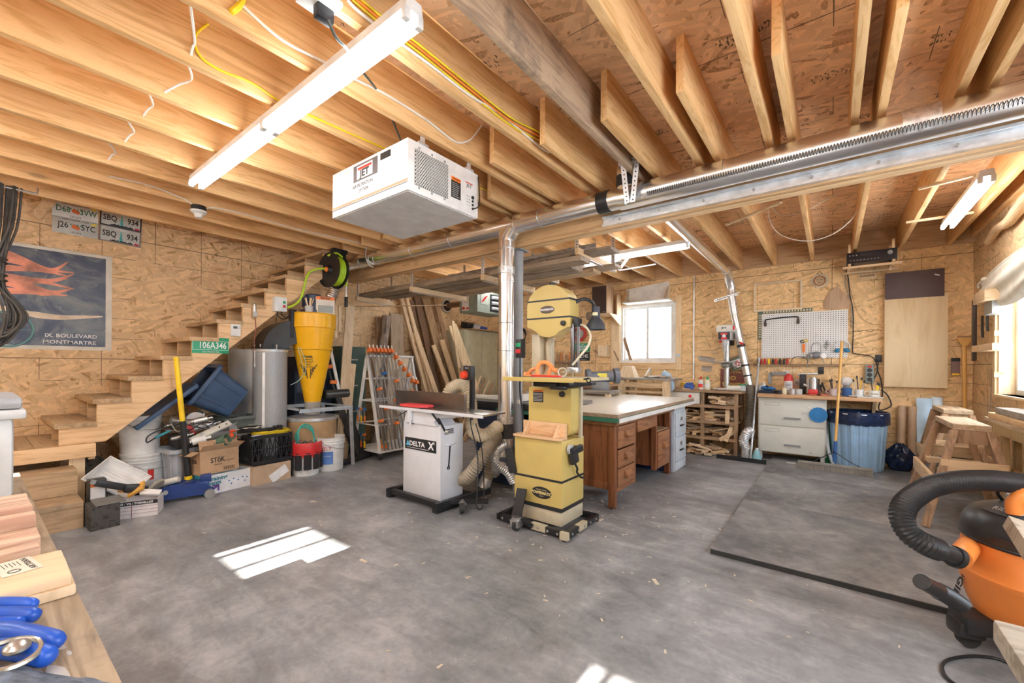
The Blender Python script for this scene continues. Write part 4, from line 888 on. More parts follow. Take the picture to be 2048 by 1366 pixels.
coil('coiled_cable', 'grey green cord heaped against the milk crate on the junk pile', (-4.74, 1.66, .47), .13, .005, 5, plain('cord_grey', (.22, .22, .18), .6), 4)
t = T('garden_trowel_case', 'purple and white printed tool sleeve poking out of the crate', 'tool sleeve', (-4.55, 1.83, .44)); MB().bar((0, -.12, 0), (0, .10, .03), .05, .02, (1, 0, .4), bev=.004).done('sleeve', plain('sleeve', (.55, .52, .62), .5), t)
t = T('bucket_organiser', 'white pail wearing a red and black pocket tool organiser', 'tool bucket', (-4.50, 2.235, 0))
MB().lathe([(.001, 0), (.125, 0), (.128, .01), (.145, .30), (.15, .33), (.143, .33), (.12, .02), (.001, .02)], seg=28).done('pail', WHITE_PL, t)
MB().lathe([(.152, .20), (.156, .27), (.158, .33), (.150, .35), (.142, .34), (.140, .25)], seg=28, wob=lambda u, z: 1 + .02 * math.sin(u * 40)).done('red_band', RED, t)
m = MB()
for k in range(7):
    a = -2.2 + k * .62; c, s_ = math.cos(a), math.sin(a)
    m.grid(lambda u, v_, a=a: Vector((math.cos(a + (u - .5) * .52) * (.150 + .02 * math.sin(PI * u)), math.sin(a + (u - .5) * .52) * (.150 + .02 * math.sin(PI * u)), .07 + v_ * (.15 + .03 * math.sin(PI * u)))), 6, 3)
m.done('pockets', plain('pocket_cloth', (.02, .018, .02), .85), t)
m = MB()
for k in range(7):
    a = -2.2 + k * .62; m.tube([Vector((math.cos(a + d) * .172, math.sin(a + d) * .172, .235)) for d in (-.26, -.13, 0, .13, .26)], .004, 5)
m.done('piping', RED, t)
for k, c_ in enumerate((TEAL, TEAL, TEAL)):
    MB().tube([(-.03 + k * .03, -.06, .25), (-.04 + k * .03, -.09, .42 + k * .02), (-.03, -.02 + k * .01, .50 + k * .015), (0, .07, .44 + k * .02), (.02, .09, .30)], .007, 8, smooth=6).done('green_hose_loop', plain('hose_teal', (.03, .36, .30), .45), t)
for k in range(4): MB().bar((.02 + k * .02, -.05 + k * .03, .2), (.04 + k * .022, -.09 + k * .05, .37), .02, .008, (1, 0, 0)).done('hand_tool', STEEL, t)
t = pail('white joint compound bucket with blue lettering beside the clamp rack', (-4.50, 2.51, 0), .15, .37)
txt('BELT', .05, RED, t, (.103, -.103, .25), rot=(PI / 2, 0, PI / 4)); MB().grid(lambda u, v_: Vector((math.cos(-1.1 + u * .8) * .1475, math.sin(-1.1 + u * .8) * .1475, .08 + v_ * .14)), 10, 1).done('label', plain('label_blue', (.10, .22, .55), .5), t); txt('ALL PURPOSE', .016, INKW, t, (.1085, -.1035, .17), rot=(PI / 2, 0, PI / 4))
t = T('timber_block', 'squared dark grey timber block on the floor by the bottom step', 'wood block', (-4.20, .60, 0), .05)
MB().box(-.10, .10, -.07, .085, 0, .165, bev=.004).done('block', DARKTIMBER, t)
one(MB().box(-4.33, -4.10, .56, .72, .168, .174, bev=.001), 'metal_plate', plain('dull_plate', (.17, .17, .165), .5), 'thin dull grey plate lying on the dark timber block', 'plate')
t = T('paint_can', 'black and white labelled quart tin by the bottom step', 'paint can', (-4.43, .61, .0)); MB().box(-.05, .05, -.05, .05, 0, .30, bev=.006).done('tin', plain('tin_dark', (.05, .05, .05), .3, .4), t)
MB().box(.05, .0515, -.04, .04, .16, .27).done('label', INKW, t); MB().box(.0515, .052, -.04, .04, .25, .272).done('label_band', ORANGE, t)
t = T('screw_box', 'long flat carton labelled SCREWS / VIS / TORNILLOS full of odds and ends', 'carton', (-4.31, .81, 0), math.radians(-24))
MB().open_box(-.09, .09, -.155, .155, 0, .125, .006).done('tray', plain('carton_white', (.70, .68, .68), .6), t); MB().box(.0902, .0912, -.155, .155, .095, .125).done('printed_band', INK, t); txt('SCREWS / VIS / TORNILLOS', .021, INKW, t, (.0918, .0, .109), '+x', bold=.0006)
m = MB()
for z in (.03, .055, .08): m.box(.0902, .0912, -.155, .155, z, z + .002)
m.box(.0902, .0912, -.002, .002, 0, .095); m.done('printed_lines', plain('line_plum', (.25, .08, .12), .5), t)
one(MB().bar((-4.36, .78, .16), (-4.30, .86, .22), .09, .02, (.3, -.5, .8), bev=.003), 'sanding_block', plain('amber', (.72, .38, .08), .5), 'amber sanding block resting on the screws carton', 'sanding block')
one(MB().bar((-4.44, .74, .20), (-4.40, .84, .17), .08, .015, (.5, -.1, .8), bev=.003), 'wood_wedge', plain('amber2', (.78, .45, .14), .5), 'orange brown wedge leaning in the screws carton', 'wedge')
one(MB().bar((-4.30, .84, .17), (-4.24, .95, .15), .05, .02, (.5, -.1, .8), bev=.003), 'paper_stack', INKW, 'white folded leaflet sticking out of the screws carton', 'leaflet')
t = T('nail_gun', 'black and grey nail gun lying over the tin and screws carton', 'nail gun', (-4.37, .72, .19), math.radians(20))
MB().bar((-.02, -.13, .10), (.03, .04, .02), .045, .05, bev=.01).bar((.03, .02, .02), (.07, .13, .0), .06, .06, bev=.014).bar((.05, .08, .03), (.0, .12, -.04), .03, .03, bev=.006).done('body', BLACK, t); MB().bar((-.03, -.15, .11), (-.01, -.08, .08), .03, .03).done('nose', GREYM, t)
A_, B_, Cc_, D_ = XP(165, 958, -4.52), XP(222, 913, -4.74), XP(304, 953, -4.66), XP(262, 992, -4.44)
t = T('paint_tray', 'white ribbed paint roller tray propped against the buckets', 'paint tray', (-4.58, .80, .10), world=True)
m = MB(); ux = (Cc_ - B_); uy = (A_ - B_); nn = ux.cross(uy).normalized()
if nn.x < 0: nn = -nn
def TPt(u, v_, d): return B_ + ux * u + uy * v_ + nn * d
def trayf(u, v_):
    edge = min(u, 1 - u, v_, 1 - v_); return TPt(u, v_, -min(.05, edge * .5) * (1 if v_ < .6 else .7) + (.004 * math.sin(v_ * 60) if edge > .15 else 0))
m.grid(trayf, 24, 36).done('tray', WHITE_PL, t); P = [TPt(0, 0, 0), TPt(1, 0, 0), TPt(1, 1, 0), TPt(0, 1, 0)]
MB().tube(P, .008, 6, closed=True).done('rim', WHITE_PL, t)
t = T('oval_plate', 'beige oval disc leaning between the tray and the jack', 'disc', (-4.5, .97, .12)); t.rotation_euler = (.4, -.9, .3); MB().lathe([(.001, 0), (.085, .0), (.10, .012), (.098, .016), (.08, .006), (.001, .006)], seg=26).done('disc', plain('beige_disc', (.48, .44, .34), .5), t)
one(MB().cyl((-4.62, 1.00, .13), (-4.52, 1.14, .17), .03, .025, 14), 'caulk_tube', OFFWHITE, 'white caulk tube lying behind the jack', 'tube')
one(MB().grid(lambda u, v_: Vector((-5.15 + .17 * math.sin(PI * v_) * math.cos(2 * PI * u), .45 + v_ * .42, .19 + .17 * math.sin(PI * v_) ** .6 * math.sin(2 * PI * u) * (1 + .06 * math.sin(9 * u + 20 * v_)))), 22, 14, True), 'rolled_tarp', plain('tarp_grey', (.10, .10, .09), .8, var=.4, scale=25), 'dark grey rolled tarp stuffed below the landing', 'tarp')
R = random.Random(21)
def tool_thing(name, label, cat, c, parts):
    t = T(name, label, cat, c)
    for nm, mt, mb in parts: mb.done(nm, mt, t)
    return t
base_mound = one(MB().open_box(-5.55, -4.72, 1.30, 1.75, 0, .36, .02), 'wooden_crate', GREYWOOD, 'grey wooden crate holding the junk pile under the tote', 'crate')
one(MB().box(-4.98, -4.70, 1.16, 1.34, .40, .52, bev=.03), 'tool_bag', plain('bag_black', (.03, .03, .03), .8), 'black tool bag stuffed in the grey bin', 'tool bag')
tool_thing('hand_drill', 'chrome bodied power drill with red grip on the junk pile', 'drill', (-4.78, 1.26, .62), [('body', STEEL, MB().cyl((0, -.12, .04), (0, .06, .0), .035, .03, 14).cyl((0, .06, 0), (.0, .11, -.01), .014, .012)), ('grip', RED, MB().bar((.01, .0, 0), (.03, .05, -.10), .035, .03, (1, 0, 0), bev=.008))])
tool_thing('circular_saw', 'grey metal circular saw body on the junk pile', 'saw', (-4.80, 1.33, .55), [('guard', GALV, MB().lathe([(.001, -.02), (.085, -.02), (.09, .0), (.085, .02), (.001, .02)], (0, 0, .08), 24, (1, .2, .3))), ('motor', GREYM, MB().cyl((-.02, .02, .10), (-.16, .08, .13), .045, .04, 14)), ('shoe', STEEL, MB().bar((0.02, -.14, .0), (.03, .15, .03), .10, .005, (.4, 0, 1)))])
tool_thing('router_plate', 'pale grey angled metal fence lying across the junk pile', 'fence', (-4.62, 1.40, .50), [('fence', plain('fence_pale', (.62, .62, .56), .5), MB().bar((.02, -.16, -.02), (.0, .16, .11), .065, .02, (.6, 0, 1), bev=.003)), ('slot', BLACK, MB().cyl((.03, .06, .078), (.034, .06, .086), .006).cyl((.02, .12, .10), (.024, .12, .108), .006))])
tool_thing('planter_cup', 'dark green plastic cup with handle on the junk pile', 'cup', (-4.55, 1.44, .44), [('cup', plain('cup_green', (.10, .17, .12), .45), MB().lathe([(.001, 0), (.045, 0), (.055, .09), (.05, .09), (.04, .01), (.001, .01)], seg=18, axis=(.7, .6, .35))), ('handle', plain('cup_green', (.1, .17, .12), .45), MB().tube([(.03, .08, .02), (.05, .12, .05), (.07, .10, .09)], .008, 6, smooth=4))])
tool_thing('teal_stripper', 'teal handled wire tool hanging out over the white bucket', 'wire tool', (-4.68, 1.06, .55), [('handle', plain('tool_teal', (.02, .25, .30), .4), MB().bar((0, -.05, -.02), (0, .05, .03), .025, .02, bev=.006)), ('cord', BLACK, MB().tube([(0, -.05, -.02), (.02, -.11, -.05), (0, -.10, .0), (-.02, .0, .05), (0, .10, .08)], .006, 6, smooth=5))])
tool_thing('orange_float', 'bright red orange plastic reel end on the junk pile', 'reel', (-4.56, 1.56, .47), [('reel', plain('flo_orange', (.85, .12, .04), .5), MB().lathe([(.001, 0), (.035, .0), (.03, .03), (.015, .04), (.03, .07), (.001, .08)], seg=16))])
tool_thing('belt_sander', 'dark grey belt sander on its side on the junk pile', 'sander', (-4.72, 1.54, .45), [('body', GREYM, MB().box(-.05, .05, -.12, .10, 0, .08, bev=.02).cyl((-.05, .06, .10), (.05, .06, .10), .035)), ('belt', plain('belt_brown', (.25, .17, .12), .9), MB().bar((-.0, -.14, .02), (0, .14, -.0), .09, .05, bev=.02))])
for k, (x, y, z, l) in enumerate(((-4.72, 1.20, .50, 'chrome spray gun cup next to the yellow jack handle'), (-4.84, 1.16, .60, 'chrome fitting on the junk pile directly below the tote lid'), (-4.70, 1.34, .64, 'chrome rod clamp lying under the tipped tote'), (-4.80, 1.44, .58, 'steel bracket end at the back of the junk pile'), (-4.60, 1.30, .47, 'white capped steel canister on the rim of the grey bin'))):
    tool_thing('metal_fitting', l, 'metal part', (x, y, z), [('tube', STEEL if k != 4 else WHITE_PL, MB().cyl((0, -.05, 0), (.02, .05, .02), .02 + .004 * k, seg=12).cyl((.02, .05, .02), (.03, .09, .03), .012)), ('knob', BLACK if k % 2 else STEEL, MB().ball((0, -.06, 0), .018).bar((0, 0, .0), (.0, .03, .07), .016, .01, (1, 0, 0)))])
for k in range(4):
    P = [Vector((-4.74 + R.uniform(-.05, .08), 1.10 + .55 * j / 5 + R.uniform(-.03, .03), .56 + R.uniform(-.05, .10))) for j in range(6)]
    one(MB().tube(P, .005, 6, smooth=5), 'electric_cable', (BLACK, plain('cord_cream', (.6, .55, .45), .6), BLACK, GREYM)[k], ('black cord looped over the grey bin contents', 'cream cord trailing across the junk pile', 'second black cord tangled under the tipped tote', 'grey cord tangled under the tipped tote')[k], 'power cord')
tub('utility_tub', 'grey green plastic tub behind the milk crate and tote', 'tub', (-4.98, 1.73, .42), .1, .24, .26, .30, .32, .22, plain('tub_green', (.16, .18, .16), .5))
# ================= DUST COLLECTOR GROUP =================
CX, CY = -4.80, 2.46
t = T('cyclone_separator', 'tall yellow funnel shaped dust cyclone standing over a fibre drum', 'dust cyclone', (CX, CY, 0))
MB().lathe([(.001, 1.752), (.235, 1.752), (.247, 1.755), (.247, 1.60), (.243, 1.597), (.236, 1.596), (.205, 1.362), (.209, 1.36), (.209, 1.345), (.20, 1.34), (.085, .735), (.001, .735)], seg=44).done('funnel', YELLOW, t)
MB().torus((0, 0, 1.755), .247, .006, seg=40).torus((0, 0, 1.598), .246, .005, seg=40).torus((0, 0, 1.352), .211, .006, seg=40).done('rolled_rim', YELLOW, t)
MB().box(-.36, .0, -.30, -.12, 1.40, 1.60).done('inlet', YELLOW, t)
MB().cyl((0, 0, .75), (0, 0, .60), .088, .085, 24).done('clear_collar', plain('collar', (.5, .48, .44), .2, alpha=.6), t)
m = MB()   # printed winged emblem on the cone, facing the shop
cd = Vector((.72, -.69, 0)); su = Vector((.69, .72, 0))
def onc(u, z): # point on cone surface around direction cd
    r = .085 + (.20 - .085) * (z - .735) / (1.34 - .735) + .003; a = u / max(r, .05); d = cd * math.cos(a) + su * math.sin(a); return Vector((d.x * r, d.y * r, z))
for s_ in (-1, 1):
    for k in range(5):
        u0 = .015 + k * .017; m.bar(onc(s_ * u0, 1.02 + k * .035), onc(s_ * (u0 + .012), 1.13 + k * .012), .008, .003, cd)
for z, w_ in ((1.235, .05), (1.215, .06), (1.195, .045), (1.175, .03)): m.bar(onc(-w_, z), onc(0, z), .006, .003, cd); m.bar(onc(0, z), onc(w_, z), .006, .003, cd)
m.done('printed_emblem', INK, t)
txt('Oneida', .035, INK, t, onc(0, 1.265) + cd * .004, rot=(PI / 2 - .18, 0, math.atan2(cd.y, cd.x) + PI / 2), bold=.001); txt('VORTEX', .026, INK, t, onc(0, 1.15) + cd * .006, rot=(PI / 2 - .18, 0, math.atan2(cd.y, cd.x) + PI / 2))
MB().lathe([(.14, 1.76), (.14, 1.80), (.095, 1.81), (.095, 1.90), (.10, 1.905), (.10, 1.92), (.092, 1.93), (.092, 1.975), (.075, 1.99), (.001, 1.99)], seg=24).box(-.03, .03, -.12, -.09, 1.84, 1.95, bev=.006).done('motor', plain('motor_blue', (.02, .035, .09), .35), t)
m = MB()
for k in range(4): m.cyl((0.03 - .06 * (k % 1), -.262, 1.50 + k * .085), (.03, -.262, 1.52 + k * .085), .014, seg=8)
m.done('bolt', STEEL, t)
MB().box(-.01, .06, -.275, -.245, 1.47, 1.79, bev=.003).done('mount_plate', BLACK, t)
t2 = T('drum_stand', 'grey steel angle stand under the yellow cyclone', 'stand', (CX, CY, 0))
m = MB()
for s_ in (-1, 1): m.box(-.33, .30, s_ * .28 - .02, s_ * .28 + .02, .68, .70).box(s_ * .31 - .02, s_ * .31 + .02, -.30, .30, .68, .70)
m.box(-.33, -.31, -.3, .3, .66, .70); m.box(.30, .315, -.30, .32, .655, .70)
m.done('frame', GALV, t2)
for sx in (-.32, .30):
    for sy in ((-.29, .30) if sx < 0 else (.30,)): MB().bar((sx, sy, .69), (sx * 1.06, sy * 1.08, 0), .045, .006, (1, 0, 0)).done('leg', GALV, t2)
t = T('fibre_drum', 'brown fibre drum with steel rim below the yellow cyclone', 'drum', (CX, CY, 0))
MB().lathe([(.001, 0), (.255, 0), (.26, .01), (.26, .56), (.001, .565)], seg=40).done('shell', CARD2, t); MB().lathe([(.262, .54), (.272, .545), (.272, .575), (.262, .58), (.24, .575), (.10, .585), (.001, .585)], seg=40).torus((0, 0, .02), .262, .006, seg=36).done('rim_lid', GALV, t)
txt('VORTEX', .06, INK, t, (.262 * .72, -.262 * .69, .30), rot=(PI / 2, 0, -.76 + PI / 2)); MB().grid(lambda u, v_: Vector((math.cos(-1.05 + u * .35) * .262, math.sin(-1.05 + u * .35) * .262, .10 + v_ * .04)), 6, 1).done('printed_label', INK, t)
t = T('filter_cartridge', 'tall silver pleated filter cylinder beside the cyclone', 'filter', (-4.86, 2.02, 0))
fmt, nt, b = _nt('perforated_steel'); v = _coord(nt, (1, 1, 1)); vo = nt.nodes.new('ShaderNodeTexVoronoi'); vo.inputs['Scale'].default_value = 170; nt.links.new(v, vo.inputs['Vector'])
nt.links.new(_ramp(nt, vo.outputs['Distance'], [(.2, (.24, .25, .255)), (.5, (.38, .395, .405))]), b.inputs['Base Color']); b.inputs['Metallic'].default_value = .15; b.inputs['Roughness'].default_value = .4
MB().lathe([(.001, .46), (.165, .46), (.165, 1.31), (.001, 1.31)], seg=36).done('mesh_shell', fmt, t)
MB().lathe([(.001, 1.31), (.172, 1.31), (.175, 1.335), (.16, 1.34), (.001, 1.34)], seg=36).lathe([(.168, .44), (.172, .47), (.168, .48)], seg=36).done('end_cap', GALV, t)
MB().bar(Vector((.72, -.69, 0)) * .166 + Vector((0, 0, .47)), Vector((.72, -.69, 0)) * .166 + Vector((0, 0, 1.30)), .025, .003, (.72, -.69, 0)).done('seam_strip', INKW, t)
m = MB()
for k in range(6):
    a = k * PI / 3; m.cyl((math.cos(a) * .15, math.sin(a) * .15, 1.33), (math.cos(a) * .15, math.sin(a) * .15, 1.385), .006, seg=6).ball((math.cos(a) * .15, math.sin(a) * .15, 1.38), .011, seg=8)
m.done('wing_bolt', STEEL, t)
MB().cyl((0, 0, .46), (0, 0, .0), .12, .13, 28).done('stand', GREYM, t)
t = T('outlet_duct', 'black square duct elbow between filter and cyclone', 'duct elbow', (-4.86, 2.02, 1.34))
MB().grid(lambda u, v_: Vector((-.02 + .0 * u, .0, 0)) + (lambda c, a: Vector(((.13 if c in (1, 2) else -.13), .30 - (.30 + (.12 if c in (2, 3) else -.14)) * math.cos(a), (.22 + (.12 if c in (2, 3) else -.14)) * math.sin(a)) ))(int(round(u * 4)) % 4, v_ * 1.45), 4, 10, True).done('elbow', plain('duct_black', (.03, .03, .03), .3, .3), t)
MB().box(-.14, .14, -.14, .16, 0.004, .02).done('flange', BLACKM, t)
t = T('metal_drum', 'smooth grey sheet metal cylinder behind the navy tote', 'metal cylinder', (-5.28, 2.02, 0)); MB().lathe([(.001, 0), (.25, 0), (.25, 1.34), (.24, 1.34), (.24, .02), (.001, .02)], seg=36).done('shell', plain('drum_grey', (.42, .45, .47), .35, .5, var=.1, scale=3), t)
t = T('steel_locker', 'low navy metal cabinet standing behind the yellow cyclone', 'cabinet', (-5.42, 2.66, 0)); MB().box(-.22, .22, -.22, .26, 0, 1.27, bev=.004).done('body', plain('locker_navy', (.035, .055, .10), .4), t); MB().box(.22, .226, -.20, .24, .03, 1.24, bev=.002).done('door', plain('locker_navy', (.035, .055, .10), .4), t)
t = T('tool_carton', 'small orange and white retail carton on top of the cyclone', 'carton', (CX + .13, CY + .07, 1.757), -.3)
MB().box(-.035, .035, -.10, .10, 0, .20, bev=.002).done('box', plain('carton_cream', (.72, .68, .60), .6), t); MB().box(.035, .0362, -.10, .10, .165, .20).done('header', ORANGE, t); txt('RIDGID', .032, INK, t, (.0366, 0, .182), '+x', bold=.001)
MB().box(.035, .036, -.08, .08, .02, .10).done('picture_print', plain('print_grey', (.35, .38, .36), .5), t)
t = T('brush_cup', 'open jar holding wooden brushes on top of the cyclone', 'brush jar', (CX + .10, CY - .10, 1.757))
MB().lathe([(.001, 0), (.04, 0), (.045, .08), (.04, .08), (.036, .01), (.001, .01)], seg=18).done('jar', GREYL, t)
for k in range(6): MB().bar((0, 0, .02), (.03 * math.cos(k * 1.3), .05 * math.sin(k * 1.3), .17), .012, .006, (1, 0, 0)).done('brush', LUMBER, t)
t = T('green_cord_hank', 'thin pale green cord looped down beside the filter', 'cord', (-4.66, 2.22, 1.35)); MB().tube([(0, 0, .02), (.03, .02, -.12), (.02, .05, -.24), (-.02, .06, -.30), (-.04, .02, -.36), (-.06, -.05, -.40)], .004, 6, smooth=6).tube([(0.0, .02, .02), (.05, .06, -.15), (.0, .08, -.30)], .004, 6, smooth=6).done('cord', plain('cord_green', (.35, .48, .36), .5), t)
# ================= LUMBER ON THE LEFT WALL =================
def lean(name, top, low, xt, xl, w_, th, mat, label, group='lumber leaning on the wall'):
    a = XP(*top, xt); b_ = XP(*low, xl); d = b_ - a
    if d.z < -.01: b_ = a + d * ((a.z - .004) / -d.z)
    n = Vector((1, 0, 0)); M_ = MB(); M_.bar(a, b_, w_, th, n, bev=.002)
    return one(M_, name, mat, label, 'board', group)
lean('leaning_board', (700, 612), (688, 800), -5.06, -4.94, .125, .02, MAPLE, 'pale planed board leaning by the cyclone, the tallest pale one')
lean('leaning_board', (702, 727), (692, 840), -5.0, -4.90, .14, .02, MAPLE, 'short pale board leaning before the dark green filing cabinet')
lean('leaning_board', (798, 585), (852, 780), -5.63, -5.38, .06, .04, LUMBER, 'long pale stud slanting up to the rack, the first of a pair')
lean('leaning_board', (809, 585), (862, 780), -5.60, -5.34, .06, .04, LUMBER, 'long pale stud slanting up to the rack, second of a pair')
lean('leaning_board', (830, 665), (870, 780), -5.50, -5.28, .09, .04, LUMBER, 'shorter pale stud in front of the pair of long studs')
lean('leaning_board', (832, 590), (862, 720), -5.66, -5.56, .14, .025, WALNUT, 'dark walnut board behind the pair of long pale studs')
lean('leaning_board', (848, 590), (888, 740), -5.65, -5.48, .16, .03, wood('figured_plank', (.50, .34, .19), (.33, .20, .10), 'z', stain=.3), 'wide figured brown plank with live edge under the rack')
lean('leaning_board', (868, 590), (905, 740), -5.62, -5.38, .10, .03, OAK, 'narrow darker board just behind the wide figured plank')
lean('leaning_board', (883, 680), (917, 782), -5.48, -5.28, .10, .038, PINE_Z, 'pale fresh pine board with clipped top in front of the figured plank')
lean('leaning_board', (866, 690), (902, 785), -5.52, -5.30, .09, .03, LUMBER, 'tan board half hidden by the clipped pine board')
lean('leaning_board', (904, 650), (938, 745), -5.14, -5.00, .19, .03, PINE_Z, 'broad pale pine plank leaning next to the tan locker')
lean('leaning_board', (905, 642), (912, 690), -5.11, -5.08, .055, .02, PINE_Z, 'thin pine offcut over the broad pine plank')
lean('leaning_board', (926, 733), (946, 790), -4.95, -4.86, .16, .025, GREYWOOD_Z, 'short weathered grey board leaning by the tan locker')
lean('leaning_board', (791, 628), (797, 740), -5.60, -5.50, .24, .03, wood('rough_board', (.40, .31, .22), (.28, .21, .14), 'z'), 'wide rough brown board standing upright behind the clamp rack')
lean('leaning_board', (756, 634), (757, 705), -5.64, -5.58, .10, .03, OAK, 'narrow rough brown slab beside the bark covered log')
lean('leaning_board', (822, 600), (832, 720), -5.67, -5.62, .12, .03, WALNUT, 'very dark narrow board behind the bark log and studs')
a_, b_ = XP(772, 632, -5.55), XP(766, 700, -5.50)
one(MB().tube([a_ + (b_ - a_) * k + Vector((0, .012 * math.sin(k * 5), 0)) for k in (0, .4, .9, 1.5, 2.2, 3.0, 3.9)], lambda u: .065 + .01 * math.sin(u * 20), 14), 'bark_log', wood('bark', (.36, .30, .24), (.16, .12, .09), 'z', stain=.6), 'bark covered log standing among the boards', 'log')
for k, (x0, y0, x1, y1, l) in enumerate(((750, 712, 775, 790, 'low tan panel with rounded top behind the clamps'), (775, 715, 826, 800, 'square plywood offcut standing behind the clamp rack'), (796, 738, 812, 800, 'small tan ply scrap in front of the plywood offcut'))):
    p, q = XP(x0, y0, -5.45 + .1 * k), XP(x1, y1, -5.45 + .1 * k); one(MB().box(p.x - .01, p.x + .01, p.y, q.y, 0, p.z, bev=.002), 'panel_offcut', BEIGEWOOD, l, 'panel')
for k, (x, y0, y1) in enumerate(((671, 612, 677), (679, 612, 663))):
    p = XP(x, y0, -5.0); q = XP(x, y1, -5.0); one(MB().bar(p, q, .04, .015, (1, 0, 0)), 'hanging_batten', PINE_Z, ('longer thin pine batten hanging from the rack end', 'shorter thin pine batten hanging from the rack end')[k], 'batten')
one(MB().bar((-4.2, 4.0, 2.0), (-5.35, 3.35, 2.0), .03, .012), 'thin_strip', LUMBER_X, 'thin wood strip lying across the rack hangers', 'wood strip')
t = T('filing_cabinet', 'tall dark green filing cabinet behind the leaning pale boards', 'filing cabinet', (-5.36, 3.16, 0))
MB().box(-.30, .26, -.19, .19, 0, 1.42, bev=.004).done('body', DKGREEN, t)
for k in range(4):
    d = MB().box(.26, .275, -.18, .18, .03 + k * .345, .36 + k * .345, bev=.003).done('drawer', DKGREEN, t); MB().box(.275, .30, -.05, .05, .20 + k * .345, .215 + k * .345, bev=.003).done('handle', STEEL, d)
t = T('roller_stand', 'black roller stand with wide steel roller on top', 'roller stand', (-4.62, 2.80, 0), world=True)
a, b_ = FL(680, 928, .035), FL(741, 908, .035)
MB().cyl(a, b_, .032, seg=16).done('base_tube', BLACKM, t)
MB().bar(a.lerp(b_, .55), XP(676, 790, -4.78), .05, .05, (1, -1, 0)).done('post', BLACKM, t)
r0, r1 = XP(650, 789, -4.78), XP(696, 786, -4.78); MB().cyl(r0, r1, .052, seg=22).done('roller', plain('roller_dark', (.09, .09, .09), .3, .6), t); MB().cyl(r0 - (r1 - r0) * .04, r0, .058, seg=18).done('end_plate', BLACK, t)
t = T('roller_stand', 'folded black roller stand leaning beside the standing one', 'roller stand', (-4.75, 2.9, 0), world=True)
a, b_ = XP(682, 820, -4.95), XP(722, 905, -4.75); MB().bar(a, b_, .16, .03, (1, -.3, 0), bev=.004).done('channel', BLACKM, t); MB().bar(a + Vector((.02, -.05, .02)), b_ + Vector((.02, -.05, 0)), .03, .03, (1, 0, 0)).bar(a + Vector((.02, .06, .02)), b_ + Vector((.02, .06, 0)), .03, .03, (1, 0, 0)).done('rail', BLACK, t)
a, b_ = XP(656, 735, -4.98), XP(675, 800, -4.86)
t = T('bar_clamp', 'orange and black bar clamp standing behind the roller stand', 'clamp', a, world=True); MB().bar(a, b_, .03, .01, (1, 0, 0)).done('bar', BLACKM, t); MB().bar(a + Vector((0, -.05, .0)), a + Vector((0, .07, .02)), .05, .03, (1, 0, 0), bev=.01).done('upper_jaw', ORANGE, t); c_ = a.lerp(b_, .45); MB().bar(c_ + Vector((0, -.03, 0)), c_ + Vector((0, .06, 0)), .045, .03, (1, 0, 0), bev=.01).done('lower_jaw', ORANGE, t)
t = T('extension_pole', 'white aluminium pole leaning over the roller stands', 'pole', XP(660, 700, -5.0), world=True); MB().bar(XP(660, 696, -5.0), XP(680, 790, -4.90), .035, .02, (1, 0, 0)).done('pole', WHITE, t); MB().box(-5.02, -4.98, XP(640, 700, -5).y, XP(664, 700, -5).y, XP(650, 706, -5).z, XP(650, 696, -5).z, bev=.003).done('head', OFFWHITE, t)
t = T('clamp_rack', 'white A frame clamp rack on casters', 'clamp rack', (-4.70, 3.45, 0))
def fr(x0, z0, x1, z1, y, w_=.035): return MB().bar((x0, y, z0), (x1, y, z1), w_, .025, (0, 1, 0))
for s_, y in ((1, -.34), (1, .36), (-1, -.34), (-1, .36)): fr(.0 + s_ * .01, 1.28, s_ * .28, .10, y).done('upright', WHITE, t)
MB().cyl((.02, -.36, 1.29), (.02, .38, 1.29), .016, seg=10).done('top_rail', WHITE, t)
for z in (.42, .72, 1.0):
    x = .28 * (1.28 - z) / 1.18 + .01
    for s_ in (-1, 1): MB().cyl((s_ * x, -.35, z), (s_ * x, .37, z), .010, seg=8).done('rung', WHITE, t)
    MB().cyl((-x, -.34, z), (x, -.34, z), .009, seg=8).done('rung', WHITE, t)
MB().box(-.30, .30, -.36, .38, .085, .105, bev=.003).done('shelf', WHITE, t)
for sx in (-.27, .27):
    for sy in (-.33, .35):
        c_ = MB().box(sx - .018, sx + .018, sy - .015, sy + .015, .05, .085).done('caster', STEEL, t); MB().cyl((sx, sy - .012, .04), (sx, sy + .012, .04), .038, seg=18).done('caster_wheel', RUBBER, c_)
def clamp(label, top, bot, hi, c1, c2, group='clamps on the white rack', pipe=STEEL, k=0):
    top, bot = Vector(top), Vector(bot); t = T('pipe_clamp', label, 'clamp', bot, world=True, group=group)
    MB().cyl(bot, top, .0095, seg=8).done('pipe', pipe, t)
    d = (top - bot).normalized(); o = Vector((.86, -.1, .2)).normalized()
    p = top - d * .05; MB().bar(p - o * .01, p + o * .075, .035, .045, d, bev=.006).bar(p + o * .03 - d * .02, p + o * .035 + d * .05, .02, .02, o).done('fixed_jaw', c1, t)
    q_ = top - d * hi; MB().bar(q_ - o * .01, q_ + o * .07, .04, .035, d, bev=.006).done('sliding_jaw', c2, t)
    MB().cyl(p + o * .055, p + o * .055 + d * .07, .006, seg=6).done('screw', STEEL, t)
    return t
JO = plain('clamp_orange', (.80, .20, .04), .45); JB2 = plain('clamp_blue', (.03, .14, .42), .45); PIPEB = plain('pipe_dark', (.20, .19, .19), .35, .6)
ords = ('first', 'second', 'third', 'fourth', 'fifth', 'sixth', 'seventh', 'eighth', 'ninth', 'tenth', 'eleventh', 'twelfth', 'thirteenth', 'fourteenth')
